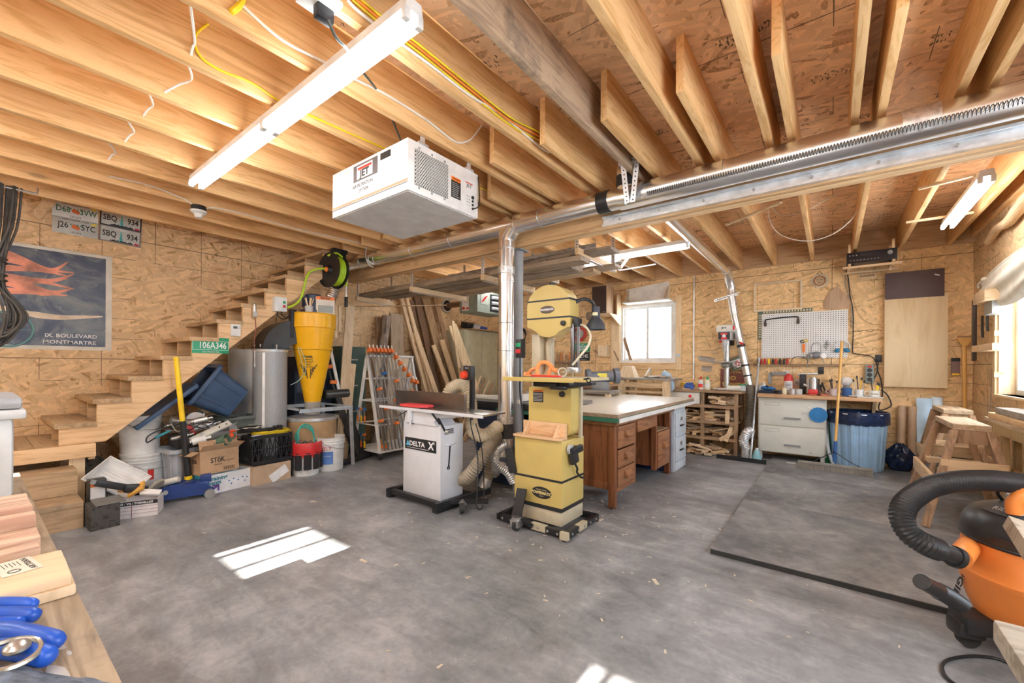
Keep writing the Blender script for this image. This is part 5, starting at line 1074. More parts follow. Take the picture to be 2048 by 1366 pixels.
for k in range(13):
    y = 3.10 + .056 * k; top = 1.40 - (.0 if k < 7 else .08 * (k - 6))
    xx = lambda z: -4.70 + .02 + .28 * (1.28 - z) / 1.18 + .03
    top = max(top, .98)
    clamp('%s pipe clamp along the white rack counted from the roller stands, %s jaws' % (ords[k], 'orange' if k % 4 != 3 else 'blue'), (xx(top), y, top), (xx(.13), y + .05, .115), (.95, .55, .8, .35, 1.0, .7, .45)[k % 7] * (top / 1.4), JO, JB2 if k % 4 == 3 else JO, pipe=PIPEB)
for k in range(6):
    z = .62 if k < 3 else .30; y0 = 3.09; x = -4.84 + .075 * (k % 3)
    t = T('spring_clamp', '%s small clamp with yellow and blue handles hooked in the end of the white rack' % ords[k], 'clamp', (x, y0 - .005, z), group='small clamps on the rack end')
    MB().bar((0, -.02, .0), (.01, -.02, -.13), .012, .012).done('bar', STEEL, t); MB().bar((-.02, -.02, -.01), (.035, -.02, .0), .02, .03).done('jaw', JO if k % 2 else JB2, t); MB().cyl((.01, -.02, -.09), (.012, -.02, -.17), .012, seg=8).done('handle', YELB if k % 2 else JO, t)
for k, (x, y, c_, l) in enumerate(((-4.60, 3.20, ORANGE, 'orange clamp head lying on the bottom shelf of the white rack'), (-4.72, 3.30, plain('tool_olive', (.35, .33, .12), .5), 'olive yellow tool lying on the bottom shelf of the white rack'), (-4.58, 3.50, GALV, 'short steel pipe lying on the bottom shelf of the white rack'))):
    one(MB().bar((x, y, .135), (x + .12, y + .08, .14), .05, .05, bev=.012).bar((x + .02, y + .02, .16), (x + .05, y + .0, .20), .03, .03, bev=.008), 'shelf_tool', c_, l, 'tool')
# ================= OVERHEAD LUMBER RACK =================
def hanger(x, y0, y1, zb, label):
    t = T('lumber_hanger', label, 'rack hanger', (x, y0, zb), world=True)
    for i, y in enumerate((y0, y1)):
        MB().box(x - .02, x + .02, y - .002, y + .002, zb, 2.56).box(x - .022, x - .019, y - .002, y + .03, zb, 2.56).done('upright', GALV, t)
        m = MB()
        for k in range(int((2.56 - zb) / .028)): m.cyl((x, y - .0022, zb + .014 + k * .028), (x, y - .0028, zb + .014 + k * .028), .006, seg=8)
        m.done('slot', BLACK, t)
    MB().box(x - .002, x + .002, y0, y1 + .02, zb - .035, zb + .005).box(x - .002, x + .04, y0, y1 + .02, zb - .037, zb - .034).done('angle', GALV, t)
    MB().box(x + .004, x + .044, y0 - .04, y1 + .0, zb - .03, zb + .03, bev=.002).done('crosspiece', LUMBER_Y, t)
hanger(-5.22, 3.30, 3.86, 2.09, 'steel lumber hanger next to the hose reel end of the rack'); hanger(-4.03, 3.27, 4.18, 2.09, 'steel and wood lumber hanger above the clamp rack'); hanger(-2.89, 3.27, 4.18, 2.09, 'steel and wood lumber hanger just beside the steel post'); hanger(-1.86, 3.40, 4.20, 2.22, 'steel lumber hanger at the window end of the rack')
SL = [wood('slab_a', (.42, .32, .22), (.25, .18, .12), 'x', stain=.5), wood('slab_b', (.34, .27, .20), (.20, .15, .11), 'x', stain=.7), wood('slab_c', (.58, .42, .26), (.42, .28, .16), 'x')]
for k, (x0, x1, y0, y1, z, th, l) in enumerate(((-5.30, -1.78, 3.33, 3.52, 2.125, .045, 'thick rough grey slab at the beam side of the overhead rack'), (-5.1, -2.0, 3.56, 3.78, 2.125, .04, 'rough dark slab second from the beam on the overhead rack'), (-4.6, -1.9, 3.81, 3.98, 2.125, .035, 'rough brown slab third from the beam on the overhead rack'), (-4.3, -2.5, 4.0, 4.15, 2.125, .04, 'dark slab on the far edge of the overhead rack'), (-4.9, -2.2, 3.40, 3.60, 2.172, .035, 'upper rough slab lying on the beam side of the stack'), (-4.2, -2.1, 3.66, 3.85, 2.17, .03, 'upper pale plank lying mid stack on the rack'), (-4.1, -1.7, 3.88, 4.05, 2.167, .03, 'upper brown plank on the far side of the stack'), (-3.6, -1.55, 3.45, 3.62, 2.212, .03, 'topmost pale plank poking past the rack end'))):
    R = random.Random(k); m = MB(); N_ = 26
    ed0 = [R.uniform(-.012, .012) for _ in range(N_ + 1)]; ed1 = [R.uniform(-.012, .012) for _ in range(N_ + 1)]
    def sl(u, v_, x0=x0, x1=x1, y0=y0, y1=y1, z=z, th=th, ed0=ed0, ed1=ed1):
        i = int(round(u * N_)); x = x0 + (x1 - x0) * u; c = int(round(v_ * 4)) % 4
        return Vector((x, (y0 + ed0[i] if c in (0, 1) else y1 + ed1[i]), z if c in (0, 3) else z + th))
    m.grid(sl, N_, 4)
    for e_ in (0, N_):
        u = e_ / N_; m.bm.faces.new([m.bm.verts.new(sl(u, c / 4)) for c in range(4)])
    bmesh.ops.remove_doubles(m.bm, verts=m.bm.verts, dist=.0005)
    for f_ in m.bm.faces: f_.smooth = False
    one(m, 'rough_slab', SL[k % 3], l, 'lumber', 'slabs on the overhead rack')
one(MB().bar(DP(1040, 522, 4.3), DP(1190, 492, 4.2), .12, .035), 'grey_plank', GREYWOOD, 'weathered grey plank end sticking out past the post', 'lumber')
one(MB().bar(YP(1085, 553, 4.6), YP(1240, 520, 4.6), .10, .05), 'grey_plank', GREYWOOD, 'bowed grey slab hanging below the tube light by the window joists', 'lumber')
m = MB()
for p in (YP(1110, 548, 4.6), YP(1215, 525, 4.6)): m.tube([p + Vector((0, -.06, .44)), p + Vector((0, -.06, -.035)), p + Vector((0, .06, -.035)), p + Vector((0, .06, .44))], .004, 5)
one(m, 'sling_wire', STEEL, 'thin wire slings holding the bowed grey slab under the joists', 'wire')
t = T('light_bracket', 'steel angle arm holding the fluorescent strip above the tables', 'bracket', YP(1237, 541, 4.5), world=True); MB().bar(YP(1237, 541, 4.5), YP(1257, 512, 4.5), .03, .006, (0, 1, 0)).bar(YP(1237, 541, 4.5), YP(1310, 528, 4.5), .03, .006, (0, 0, 1)).done('angle', GALV, t)
# ================= HEATER, VENT, LOCKER =================
t = T('unit_heater', 'green grey gas unit heater hanging in the corner beyond the duct', 'heater', (-4.42, 5.02, 1.99))
HG = plain('heater_green', (.30, .34, .28), .45)
MB().box(-.19, .18, -.34, .36, 0, .335, bev=.004).done('cabinet', HG, t)
MB().box(.18, .186, -.05, .34, .03, .30).done('opening', BLACK, t)
for k in range(3): MB().tube([(.19, -.02, .25 - k * .085), (.22, .08, .25 - k * .085), (.22, .22, .235 - k * .085), (.19, .34, .235 - k * .085)], .026, 10, smooth=4).done('heat_tube', GREYL, t)
MB().box(.18, .187, -.27, -.10, .12, .30).done('logo_plate', plain('heater_logo', (.36, .39, .33), .4), t)
m = MB();
for k in range(3): m.bar((.188, -.25 + k * .03, .16 + k * .03), (.188, -.18 + k * .03, .20 + k * .03), .022, .001, (1, 0, 0))
m.done('logo_bars', RED, t)
MB().box(-.14, .0, -.342, -.34, .03, .29).done('instruction_label', INKW, t); MB().box(-.13, -.08, -.3435, -.342, .05, .09).box(-.05, .0, -.3435, -.342, .05, .08).done('label_print', RED, t)
for x, y in ((-.15, -.30), (.14, -.30), (-.15, .32), (.14, .32)): MB().cyl((x, y, .335), (x, y, .555), .006, seg=6).done('hanger_rod', STEEL, t)
t = T('flue_vent', 'black round wall vent and brown flue pipe of the heater', 'vent', (XL + .02, 5.42, 2.28)); MB().lathe([(.11, -.02), (.13, .0), (.12, .02), (.10, .02), (.10, -.0)], seg=28, axis=(1, 0, 0)).done('collar', GALV, t); MB().lathe([(.001, .0), (.10, .002), (.10, .015), (.001, .02)], seg=28, axis=(1, 0, 0)).done('thimble', BLACK, t); MB().cyl((.01, .0, 0), (1.05, -.32, -.06), .05, seg=16).done('flue_pipe', plain('flue_brown', (.24, .15, .09), .5, .5), t)
t = T('storage_locker', 'tall tan two door steel locker in the corner', 'locker', (-5.44, 5.88, 0))
MB().box(-.24, .225, -.46, .46, 0, 1.82, bev=.005).done('body', TAN, t)
for s_ in (-1, 1):
    d = MB().box(.225, .24, min(s_ * .003, s_ * .45), max(s_ * .003, s_ * .45), .06, 1.79, bev=.003).done('door', TAN, t)
    if s_ < 0: MB().box(.24, .265, -.04, -.025, .85, 1.0, bev=.003).done('handle', STEEL, d)
one(MB().box(-5.66, -5.10, 5.50, 5.52 + .85, 1.823, 1.845), 'shelf_board', OAK_X, 'brown board lying across the top of the tan locker', 'board')
for k, (y, c_, l) in enumerate(((5.62, BLACKM, 'black case tilted on the tan locker'), (5.82, plain('pack_white', (.6, .6, .62), .5), 'white and blue battery pack carton on the tan locker'), (6.02, BLUE, 'bright blue small case on the tan locker'))):
    one(MB().bar((-5.36, y - .07, 1.91 - .012 * k), (-5.36, y + .10, 1.925 - .017 * k), .16, .11 if k != 2 else .08, (.3, .0, 1), bev=.01), 'small_case', c_, l, 'case')
R = random.Random(4)
for k in range(4):
    lean('scrap_stick', (962 + k * 8, 752 + k * 5), (948 + k * 9, 790), -5.0 + .03 * k, -4.9 + .03 * k, .03 + .015 * (k % 2), .02, (LUMBER, OAK, PINE_Z, OAK)[k], ('thin pale stick leaning before the tan locker', 'thin brown stick leaning before the tan locker', 'wider pine stick leaning before the tan locker', 'short brown stick leaning before the tan locker')[k], 'sticks before the tan locker')
# ================= JOINTER =================
t = T('jointer', 'white and grey woodworking jointer on a black mobile base, printed DELTA X5', 'jointer', (-2.79, 2.50, 0), world=True)
JW = plain('jointer_white', (.70, .72, .76), .35, var=.03)
MB().box(-3.03, -2.55, 2.375, 2.64, .055, .675, bev=.006).done('cabinet', JW, t)
MB().prism([(-3.0, .675), (-2.58, .675), (-2.62, .71), (-2.50, .755), (-2.10, .79), (-2.10, .80), (-3.30, .80), (-3.30, .785), (-2.98, .755)], Matrix(((1, 0, 0, 0), (0, 0, 1, 2.36), (0, 1, 0, 0), (0, 0, 0, 1))), .22).done('casting', JW, t)
MB().box(-3.32, -2.78, 2.335, 2.56, .80, .815, bev=.002).box(-2.77, -2.05, 2.335, 2.60, .797, .812, bev=.002).done('bed', plain('bed_iron', (.42, .40, .38), .25, .85), t)
MB().box(-3.32, -2.05, 2.325, 2.335, .785, .808).done('bed_edge', JW, t)
MB().box(-3.31, -2.40, 2.50, 2.525, .816, .94, bev=.003).done('fence', plain('fence_bronze', (.20, .165, .14), .28, .8), t)
MB().prism([(-3.04, 2.34), (-2.98, 2.315), (-2.75, 2.33), (-2.71, 2.38), (-2.71, 2.44), (-2.80, 2.46), (-3.04, 2.45)], Matrix(((1, 0, 0, 0), (0, 1, 0, 0), (0, 0, 1, .818), (0, 0, 0, 1))), .02).done('cutter_guard', plain('guard_red', (.75, .07, .08), .4), t)
MB().cyl((-2.90, 2.345, .79), (-2.90, 2.345, .70), .028, .022, 14).cyl((-2.90, 2.345, .70), (-2.90, 2.345, .66), .01).done('guard_post', JW, t)
MB().cyl((-2.93, 2.35, .785), (-3.06, 2.34, .73), .004).cyl((-2.62, 2.345, .78), (-2.48, 2.30, .71), .008).done('lever', BLACKM, t); MB().cyl((-2.56, 2.36, .74), (-2.42, 2.30, .66), .009).done('lever', BLACKM, t); MB().ball((-2.40, 2.30, .655), .018).done('lever_knob', STEEL, t)
MB().box(-2.96, -2.88, 2.366, 2.374, .668, .69).done('latch', BLACK, t)
MB().box(-3.0, -2.60, 2.371, 2.3745, .445, .545).done('logo_plate', BLACK, t); txt('DELTA', .058, INKW, t, (-2.84, 2.370, .495), '-y', bold=.0015, sx=1.15); txt('X', .085, INKW, t, (-2.66, 2.3695, .497), '-y', bold=.003); txt('5', .03, INKW, t, (-2.622, 2.3695, .525), '-y', bold=.001)
MB().prism([(0, 0), (.05, 0), (.025, .05)], Matrix(((1, 0, 0, -2.985), (0, 0, 1, 2.3695), (0, 1, 0, .475), (0, 0, 0, 1))), .0008).done('logo_triangle', plain('logo_cyan', (.10, .45, .70), .5), t); MB().box(-2.97, -2.69, 2.3698, 2.3708, .458, .462).done('logo_line', INKW, t)
MB().box(-2.549, -2.547, 2.42, 2.52, .60, .645).done('small_label', INK, t); MB().box(-2.5485, -2.546, 2.425, 2.515, .603, .608).box(-2.5485, -2.546, 2.425, 2.515, .615, .62).box(-2.5485, -2.546, 2.425, 2.515, .63, .636).done('label_lines', INKW, t)
MB().bar((-2.545, 2.48, .50), (-2.545, 2.465, .33), .010, .005, (1, 0, 0)).torus((-2.545, 2.463, .32), .012, .004, (1, 0, 0), 12, 5).torus((-2.545, 2.481, .50), .008, .003, (1, 0, 0), 10, 5).done('wrench', BLACKM, t)
m = MB(); m.tube([(-2.549, 2.44, .52), (-2.53, 2.47, .505), (-2.549, 2.56, .515)], .002, 5); m.done('wire_holder', STEEL, t)
MB().box(-3.13, -2.50, 2.30, 2.345, .03, .075, bev=.002).box(-3.13, -2.50, 2.66, 2.70, .03, .075, bev=.002).box(-3.16, -3.10, 2.29, 2.71, 0.0, .075, bev=.002).box(-2.53, -2.47, 2.27, 2.70, .0, .06, bev=.002).done('mobile_frame', BLACKM, t)
MB().bar((-2.50, 2.28, .05), (-2.36, 2.78, .09), .03, .05, (0, 0, 1)).bar((-2.47, 2.40, .07), (-2.24, 2.62, .06), .05, .03, (0, 0, 1)).done('kick_bar', BLACKM, t)
c_ = MB().bar((-2.36, 2.42, .09), (-2.33, 2.44, .05), .05, .03).done('caster', STEEL, t); MB().cyl((-2.345, 2.395, .042), (-2.325, 2.42, .042), .042, seg=20).done('caster_wheel', RUBBER, c_)
PB = (-2.52, 2.72)
MB().box(PB[0] - .017, PB[0] + .017, PB[1] - .017, PB[1] + .017, .70, 1.14).done('switch_post', BLACKM, t); MB().box(PB[0] - .045, PB[0] + .05, PB[1] - .07, PB[1] - .017, 1.05, 1.175, bev=.006).done('switch_box', BLACK, t)
MB().lathe([(.001, .035), (.03, .03), (.038, .01), (.038, 0), (.001, 0)], (PB[0] - .025, PB[1] - .07, 1.095), 20, (0, -1, 0)).done('stop_paddle', plain('paddle_red', (.75, .06, .02), .4), t)
txt('DELTA', .014, INKW, t, (PB[0], PB[1] - .072, 1.155), '-y')
MB().tube([(-2.36, 2.55, .79), (-2.33, 2.5, .70), (-2.30, 2.55, .45), (-2.27, 2.52, .2), (-2.26, 2.5, .05), (-2.25, 2.55, .02), (-2.27, 2.6, .15), (-2.28, 2.58, .5), (-2.33, 2.56, .7)], .005, 6, smooth=6).done('power_cord', BLACK, t)
HOSE = plain('hose_taupe', (.36, .30, .22), .4, var=.1); HOSEL = plain('hose_cream', (.62, .52, .36), .45)
t = T('dust_hose', 'cream ribbed dust hose arching from behind the jointer fence to the drop pipe', 'hose', (-2.45, 2.70, .7), world=True)
MB().flex([DP(896, 790, 3.95), DP(903, 777, 3.95), DP(920, 770, 3.9), DP(936, 780, 3.85), DP(942, 808, 3.8), DP(943, 842, 3.72), DP(950, 865, 3.65), DP(968, 871, 3.6), DP(986, 862, 3.62), DP(998, 852, 3.68)], .056, .024, .085, 18).done('hose', HOSEL, t)
t = T('dust_hose', 'taupe ribbed dust hose sweeping from the drop pipe to the jointer base', 'hose', (-2.4, 2.7, .0), world=True)
MB().flex([DP(996, 868, 3.68), DP(984, 884, 3.62), DP(971, 905, 3.56), DP(952, 935, 3.55), DP(934, 955, 3.6), DP(916, 960, 3.68)], .055, .024, .085, 18).done('hose', HOSE, t)
t = T('dust_hose', 'short taupe hose hanging down with a steel cuff on the floor', 'hose', (-2.35, 2.85, .0), world=True)
MB().flex([DP(1000, 884, 3.78), DP(990, 905, 3.76), DP(984, 930, 3.75), DP(975, 958, 3.74)], .05, .024, .085, 18).done('hose', HOSE, t); MB().cyl(DP(975, 956, 3.74), DP(969, 975, 3.73), .052, seg=20).done('cuff', GALV, t)
t = T('dust_hose', 'steel ribbed elbow hose dropping behind the band saw', 'hose', (-2.2, 2.9, .0), world=True)
MB().flex([DP(1012, 890, 3.70), DP(996, 900, 3.66), DP(991, 915, 3.64), DP(1002, 932, 3.63), DP(1018, 945, 3.62), DP(1030, 965, 3.62)], .042, .018, .05, 16).done('hose', GALV, t)
t = T('push_stick_holder', 'black plastic clip with push sticks on the drop pipe', 'tool clip', DP(1018, 905, 3.25), world=True)
MB().bar(DP(1020, 895, 3.2), DP(1030, 945, 3.18), .07, .05, (0, 1, 0), bev=.008).bar(DP(1002, 918, 3.25), DP(1024, 922, 3.2), .04, .03, (0, 0, 1), bev=.004).done('clip', BLACK, t)
# ================= TABLE SAW (behind) =================
t = T('table_saw', 'navy cabinet table saw standing behind the jointer and duct', 'table saw', (-2.6, 3.5, 0), world=True)
MB().box(-2.95, -2.38, 3.25, 3.75, 0, .78, bev=.006).done('cabinet', plain('saw_navy', (.018, .04, .09), .4), t)
MB().box(-3.2, -1.95, 3.22, 3.92, .80, .83, bev=.003).done('table', IRON, t); MB().box(-3.25, -1.92, 3.16, 3.21, .76, .82, bev=.003).done('front_rail', BLACKM, t)
MB().box(-2.45, -2.36, 3.14, 3.95, .835, .90, bev=.004).box(-2.52, -2.30, 3.12, 3.17, .825, .86, bev=.004).done('rip_fence', OFFWHITE, t)
MB().box(-3.15, -2.50, 3.26, 3.34, .833, .87, bev=.004).done('side_board', OFFWHITE, t)
# ================= BAND SAW =================
t = T('band_saw', 'mustard yellow POWERMATIC band saw on a rolling base', 'band saw', (-1.70, 2.70, 0), world=True)
BX0, BX1, BY0, BY1 = -1.907, -1.493, 2.534, 2.86
MB().box(BX0, BX1, BY0, BY1, .155, .65, bev=.008).done('cabinet', CREAMY, t)
MB().box(BX0 + .004, BX1 - .004, BY0 + .004, BY1 - .004, .05, .155, bev=.004).done('plinth', CREAMD, t)
for z, h in ((.355, .016), (.150, .028)): MB().box(BX0 - .002, BX1 + .002, BY0 - .002, BY1 + .002, z, z + h).done('stripe', BLACK, t)
m = MB(); m.prism([(.085 * math.cos(a * PI / 18), .042 * math.sin(a * PI / 18)) for a in range(36)], Matrix(((1, 0, 0, -1.66), (0, 0, 1, BY0 - .003), (0, 1, 0, .262), (0, 0, 0, 1))), .003); m.done('badge', BLACK, t)
BG = plain('badge_gold', (.80, .66, .30), .4)
txt('POWERMATIC', .030, BG, t, (-1.66, BY0 - .0036, .260), '-y', bold=.001, sx=.88); txt('THE GOLD STANDARD', .009, BG, t, (-1.66, BY0 - .0036, .283), '-y'); txt('PWBS-14', .009, BG, t, (-1.66, BY0 - .0036, .238), '-y')
def rrect(x0, x1, z0, z1, rt, rb, n=8):
    P = []
    for cx, cz, a0, r in ((x1 - rb, z0 + rb, -PI / 2, rb), (x1 - rt, z1 - rt, 0, rt), (x0 + rt, z1 - rt, PI / 2, rt), (x0 + rb, z0 + rb, PI, rb)):
        for k in range(n + 1): a = a0 + PI / 2 * k / n; P.append((cx + math.cos(a) * r, cz + math.sin(a) * r))
    return P
XZ = lambda y: Matrix(((1, 0, 0, 0), (0, 0, 1, y), (0, 1, 0, 0), (0, 0, 0, 1)))
MB().prism(rrect(-1.842, -1.475, .675, 1.02, .012, .05), XZ(2.625), .12).prism(rrect(-1.86, -1.49, .66, 1.02, .012, .07), XZ(2.71), .11).done('lower_housing', CREAMY, t)
MB().prism(rrect(-1.80, -1.71, .905, .985, .004, .004), XZ(2.622), .003).done('warning_label', INK, t); MB().box(-1.80, -1.71, 2.6205, 2.6235, .985, 1.0).done('warning_header', ORANGE, t)
m = MB()
for k in range(6): m.box(-1.795, -1.72 + (k % 3) * .003, 2.6205, 2.6225, .915 + k * .011, .918 + k * .011)
m.done('label_lines', GREYL, t); txt('WARNING', .012, INK, t, (-1.755, 2.620, .9925), '-y')
MB().lathe([(.001, .02), (.02, .018), (.022, 0), (.001, 0)], (-1.545, 2.625, .975), 16, (0, -1, 0)).done('door_knob', BLACK, t)
MB().box(-1.842, -1.77, 2.66, 2.76, 1.0, 1.42, bev=.006).box(-1.80, -1.74, 2.74, 2.83, .7, 1.42, bev=.006).tube([(-1.77, 2.74, 1.10), (-1.74, 2.74, 1.16), (-1.735, 2.74, 1.25), (-1.74, 2.74, 1.34), (-1.70, 2.74, 1.40)], .025, 8, smooth=4).done('column', CREAMD, t)
P = []
for k in range(13): a = PI - PI * k / 12; P.append((-1.66 + .185 * math.cos(a), 1.62 + .155 * math.sin(a)))
P += [(-1.475, 1.46), (-1.50, 1.455), (-1.56, 1.43)] + [(-1.66 + .10 * math.cos(-.3 - (PI - .6) * k / 8), 1.445 + .055 * math.sin(-.3 - (PI - .6) * k / 8)) for k in range(9)] + [(-1.79, 1.45), (-1.845, 1.47)]
MB().prism(P[::-1], XZ(2.60), .13).done('upper_housing', CREAMY, t)
for z in (1.655, 1.525): MB().box(-1.847, -1.473, 2.598, 2.732, z, z + .012).done('stripe', BLACK, t)
MB().prism([(.062 * math.cos(a * PI / 18), .028 * math.sin(a * PI / 18)) for a in range(36)], Matrix(((1, 0, 0, -1.665), (0, 0, 1, 2.597), (0, 1, 0, 1.592), (0, 0, 0, 1))), .003).done('badge', plain('badge_brown', (.08, .05, .03), .4), t); txt('POWERMATIC', .021, INKW, t, (-1.665, 2.5965, 1.592), '-y', bold=.0007, sx=.85)
MB().lathe([(.001, .02), (.018, .018), (.02, 0), (.001, 0)], (-1.525, 2.60, 1.485), 16, (0, -1, 0)).done('door_knob', BLACK, t)
MB().cyl((-1.66, 2.66, 1.775), (-1.66, 2.66, 1.80), .022).box(-1.46, -1.43, 2.62, 2.70, 1.46, 1.52, bev=.004).done('tension_knob', BLACKM, t)
MB().box(-1.480, -1.452, 2.62, 2.645, 1.16, 1.48, bev=.002).cyl((-1.43, 2.64, 1.15), (-1.43, 2.64, 1.46), .012, seg=10).done('guide_post', plain('post_chrome', (.18, .18, .20), .25, .8), t)
MB().box(-1.50, -1.42, 2.60, 2.68, 1.13, 1.17, bev=.006).cyl((-1.46, 2.60, 1.15), (-1.46, 2.55, 1.15), .014).done('blade_guide', STEEL, t)
MB().torus((-1.515, 2.57, 1.135), .03, .005, (.3, -1, 0), 20, 6).cyl((-1.515, 2.57, 1.135), (-1.50, 2.60, 1.14), .006).done('hand_wheel', plain('wheel_pale', (.62, .62, .55), .4), t)
MB().box(-1.47, -1.464, 2.638, 2.645, 1.10, 1.18).done('blade', STEEL, t)
MB().box(-1.76, -1.30, 2.46, 2.88, 1.078, 1.098, bev=.003).done('table', plain('table_cream', (.60, .52, .32), .35), t)
MB().box(-1.925, -1.235, 2.405, 2.435, 1.068, 1.098, bev=.002).box(-1.90, -1.25, 2.435, 2.46, 1.072, 1.08).done('fence_rail', CREAMY, t)
MB().box(-1.33, -1.20, 2.40, 2.46, 1.06, 1.075, bev=.003).cyl((-1.26, 2.41, 1.095), (-1.22, 2.39, 1.10), .006).torus((-1.215, 2.385, 1.09), .014, .004, (0, 1, 0), 12, 5).done('fence_lock', BLACKM, t)
MB().box(-1.72, -1.42, 2.50, 2.80, 1.03, 1.078, bev=.01).cyl((-1.60, 2.48, 1.05), (-1.50, 2.48, 1.05), .018).box(-1.56, -1.44, 2.47, 2.52, 1.015, 1.04, bev=.006).done('trunnion', BLACKM, t)
MB().box(-1.478, -1.455, 2.74, 2.77, .65, 1.05, bev=.003).done('side_strut', CREAMD, t)
t2 = MB().box(-1.955, -1.90, 2.60, 2.66, 1.24, 1.385, bev=.006).done('switch_box', BLACK, t); MB().box(-1.95, -1.905, 2.596, 2.601, 1.325, 1.355, bev=.002).done('start_button', GREEN, t2); MB().box(-1.95, -1.905, 2.594, 2.601, 1.275, 1.305, bev=.002).done('stop_button', RED, t2)
MB().tube([(-1.93, 2.63, 1.24), (-1.93, 2.63, 1.1), (-1.95, 2.66, .95), (-1.93, 2.68, .75), (-1.92, 2.70, .45)], .007, 6, smooth=5).done('power_cord', BLACK, t)
MB().box(-1.90, -1.50, 2.505, 2.62, .652, .67, bev=.002).done('front_tray', wood('tray_pine', (.78, .52, .30), (.68, .42, .22), 'x', knots=False), t)
MB().box(-1.875, -1.50, 2.60, 2.618, .67, .765, bev=.002).done('tray_back', wood('tray_pine', (.78, .52, .30), (.68, .42, .22), 'x'), t)
for x in (-1.83, -1.565): MB().prism([(2.525, .67), (2.60, .67), (2.60, .76)], Matrix(((0, 0, 1, x), (1, 0, 0, 0), (0, 1, 0, 0), (0, 0, 0, 1))), .018).done('tray_bracket', wood('tray_pine', (.78, .52, .30), (.68, .42, .22), 'x'), t)
m = MB()
for x0, x1, y0, y1 in ((-2.0, -1.42, 2.46, 2.495), (-2.0, -1.42, 2.90, 2.935), (-2.02, -1.985, 2.46, 2.935), (-1.435, -1.40, 2.46, 2.935)): m.box(x0, x1, y0, y1, .012, .055, bev=.002)
m.done('mobile_frame', BLACKM, t)
m = MB()
for k in range(7):
    if k not in (3,): m.cyl((-1.96 + k * .08, 2.459, .033), (-1.96 + k * .08, 2.454, .033), .009, seg=8)
for k in range(5): m.cyl((-1.40, 2.52 + k * .09, .033), (-1.395, 2.52 + k * .09, .033), .009, seg=8)
m.done('bolt', STEEL, t)
MB().bar((-1.70, 2.477, .036), (-1.58, 2.477, .036), .046, .037, (0, 1, 0)).bar((-1.45, 2.45, .036), (-1.39, 2.45, .036), .05, .03, (0, 1, 0)).bar((-1.418, 2.62, .036), (-1.418, 2.74, .036), .046, .037, (1, 0, 0)).done('steel_insert', CREAMD, t)
MB().cyl((-1.42, 2.46, 0), (-1.42, 2.46, .015), .02).cyl((-1.42, 2.92, 0), (-1.42, 2.92, .015), .02).done('levelling_foot', RUBBER, t)
MB().bar((-1.80, 2.42, .09), (-1.815, 2.505, .27), .085, .01, (0, 1, 0)).bar((-1.80, 2.40, .09), (-1.68, 2.45, .04), .03, .01, (0, 1, 0)).done('pedal', BLACKM, t)
c_ = MB().cyl((-1.785, 2.40, .10), (-1.785, 2.40, .07), .035).box(-1.82, -1.80, 2.37, 2.43, .03, .08).box(-1.77, -1.75, 2.37, 2.43, .03, .08).done('caster', STEEL, t); MB().cyl((-1.798, 2.40, .04), (-1.772, 2.40, .04), .04, seg=22).done('caster_wheel', RUBBER, c_)
t2 = T('gooseneck_lamp', 'black gooseneck work lamp clamped to the band saw', 'lamp', (-1.43, 2.66, 1.5), world=True)
lp = [DP(1143, 640, 3.05), DP(1144, 618, 3.05), DP(1152, 604, 3.05), DP(1168, 598, 3.05), DP(1183, 604, 3.05), DP(1190, 618, 3.05)]
MB().tube(lp, .012, 10, smooth=6).done('gooseneck', BLACK, t2); s0 = DP(1191, 614, 3.05); s1 = DP(1191, 635, 3.05); s2 = DP(1190, 661, 3.05)
MB().cyl(s0, s1, .030, .032, 20).done('socket_housing', plain('lamp_navy', (.03, .035, .06), .35), t2); MB().lathe([(.032, 0), (.045, -.015), (.066, -.05), (.072, -.09), (.068, -.09), (.06, -.05), (.04, -.018), (.028, -.005)], s1, 28).done('shade', plain('lamp_shade', (.05, .055, .065), .45), t2)
MB().ball(s1 - Vector((0, 0, .055)), .028).done('bulb', WHITE, t2); MB().grid(lambda u, v_: s0.lerp(s1, .55 + v_ * .3) + Vector((math.cos(-2.0 + u * 1.3) * .0325, math.sin(-2.0 + u * 1.3) * .0325, 0)), 6, 1).done('label', plain('sticker_y2', (.75, .72, .45), .5), t2)
t2 = T('air_nozzle_line', 'thin cream plastic tube curving from the band saw post to the blade', 'air line', DP(1150, 650, 3.02), world=True)
MB().tube([DP(1150, 648, 3.02), DP(1168, 652, 2.98), DP(1180, 668, 2.95), DP(1177, 690, 2.92), DP(1160, 712, 2.92), DP(1145, 730, 2.95)], .008, 8, smooth=6).done('tube', plain('tube_cream', (.72, .68, .52), .4), t2)
t2 = T('feather_board', 'orange plastic saw handle shaped push block on the band saw table', 'push block', (-1.74, 2.66, 1.10), math.radians(8))
OR2 = plain('push_orange', (.90, .36, .12), .45)
MB().box(-.14, .14, -.05, .05, 0, .012, bev=.003).box(-.14, -.12, -.05, .05, .012, .03, bev=.003).done('base', OR2, t2); MB().tube([(-.04, 0, .01), (-.045, 0, .06), (-.02, 0, .10), (.03, 0, .105), (.07, 0, .08), (.09, 0, .05), (.12, 0, .045)], .016, 10, smooth=5).tube([(.07, 0, .08), (.06, 0, .04), (.05, 0, .01)], .014, 8, smooth=3).tube([(-.12, 0, .015), (-.11, 0, .04), (-.07, 0, .06), (-.045, 0, .05)], .010, 8, smooth=3).done('handle', OR2, t2)
t2 = T('push_stick', 'flat red push stick lying before the orange push block', 'push stick', (-1.66, 2.55, 1.099), math.radians(-4)); MB().prism([(-.12, 0), (.14, -.01), (.15, .012), (.05, .03), (-.10, .035)], Matrix.Identity(4), .012).done('stick', RED, t2)
t2 = T('plug_holster', 'black plug and cord in a clip on the side of the band saw base', 'plug', (-1.49, 2.66, .56), world=True)
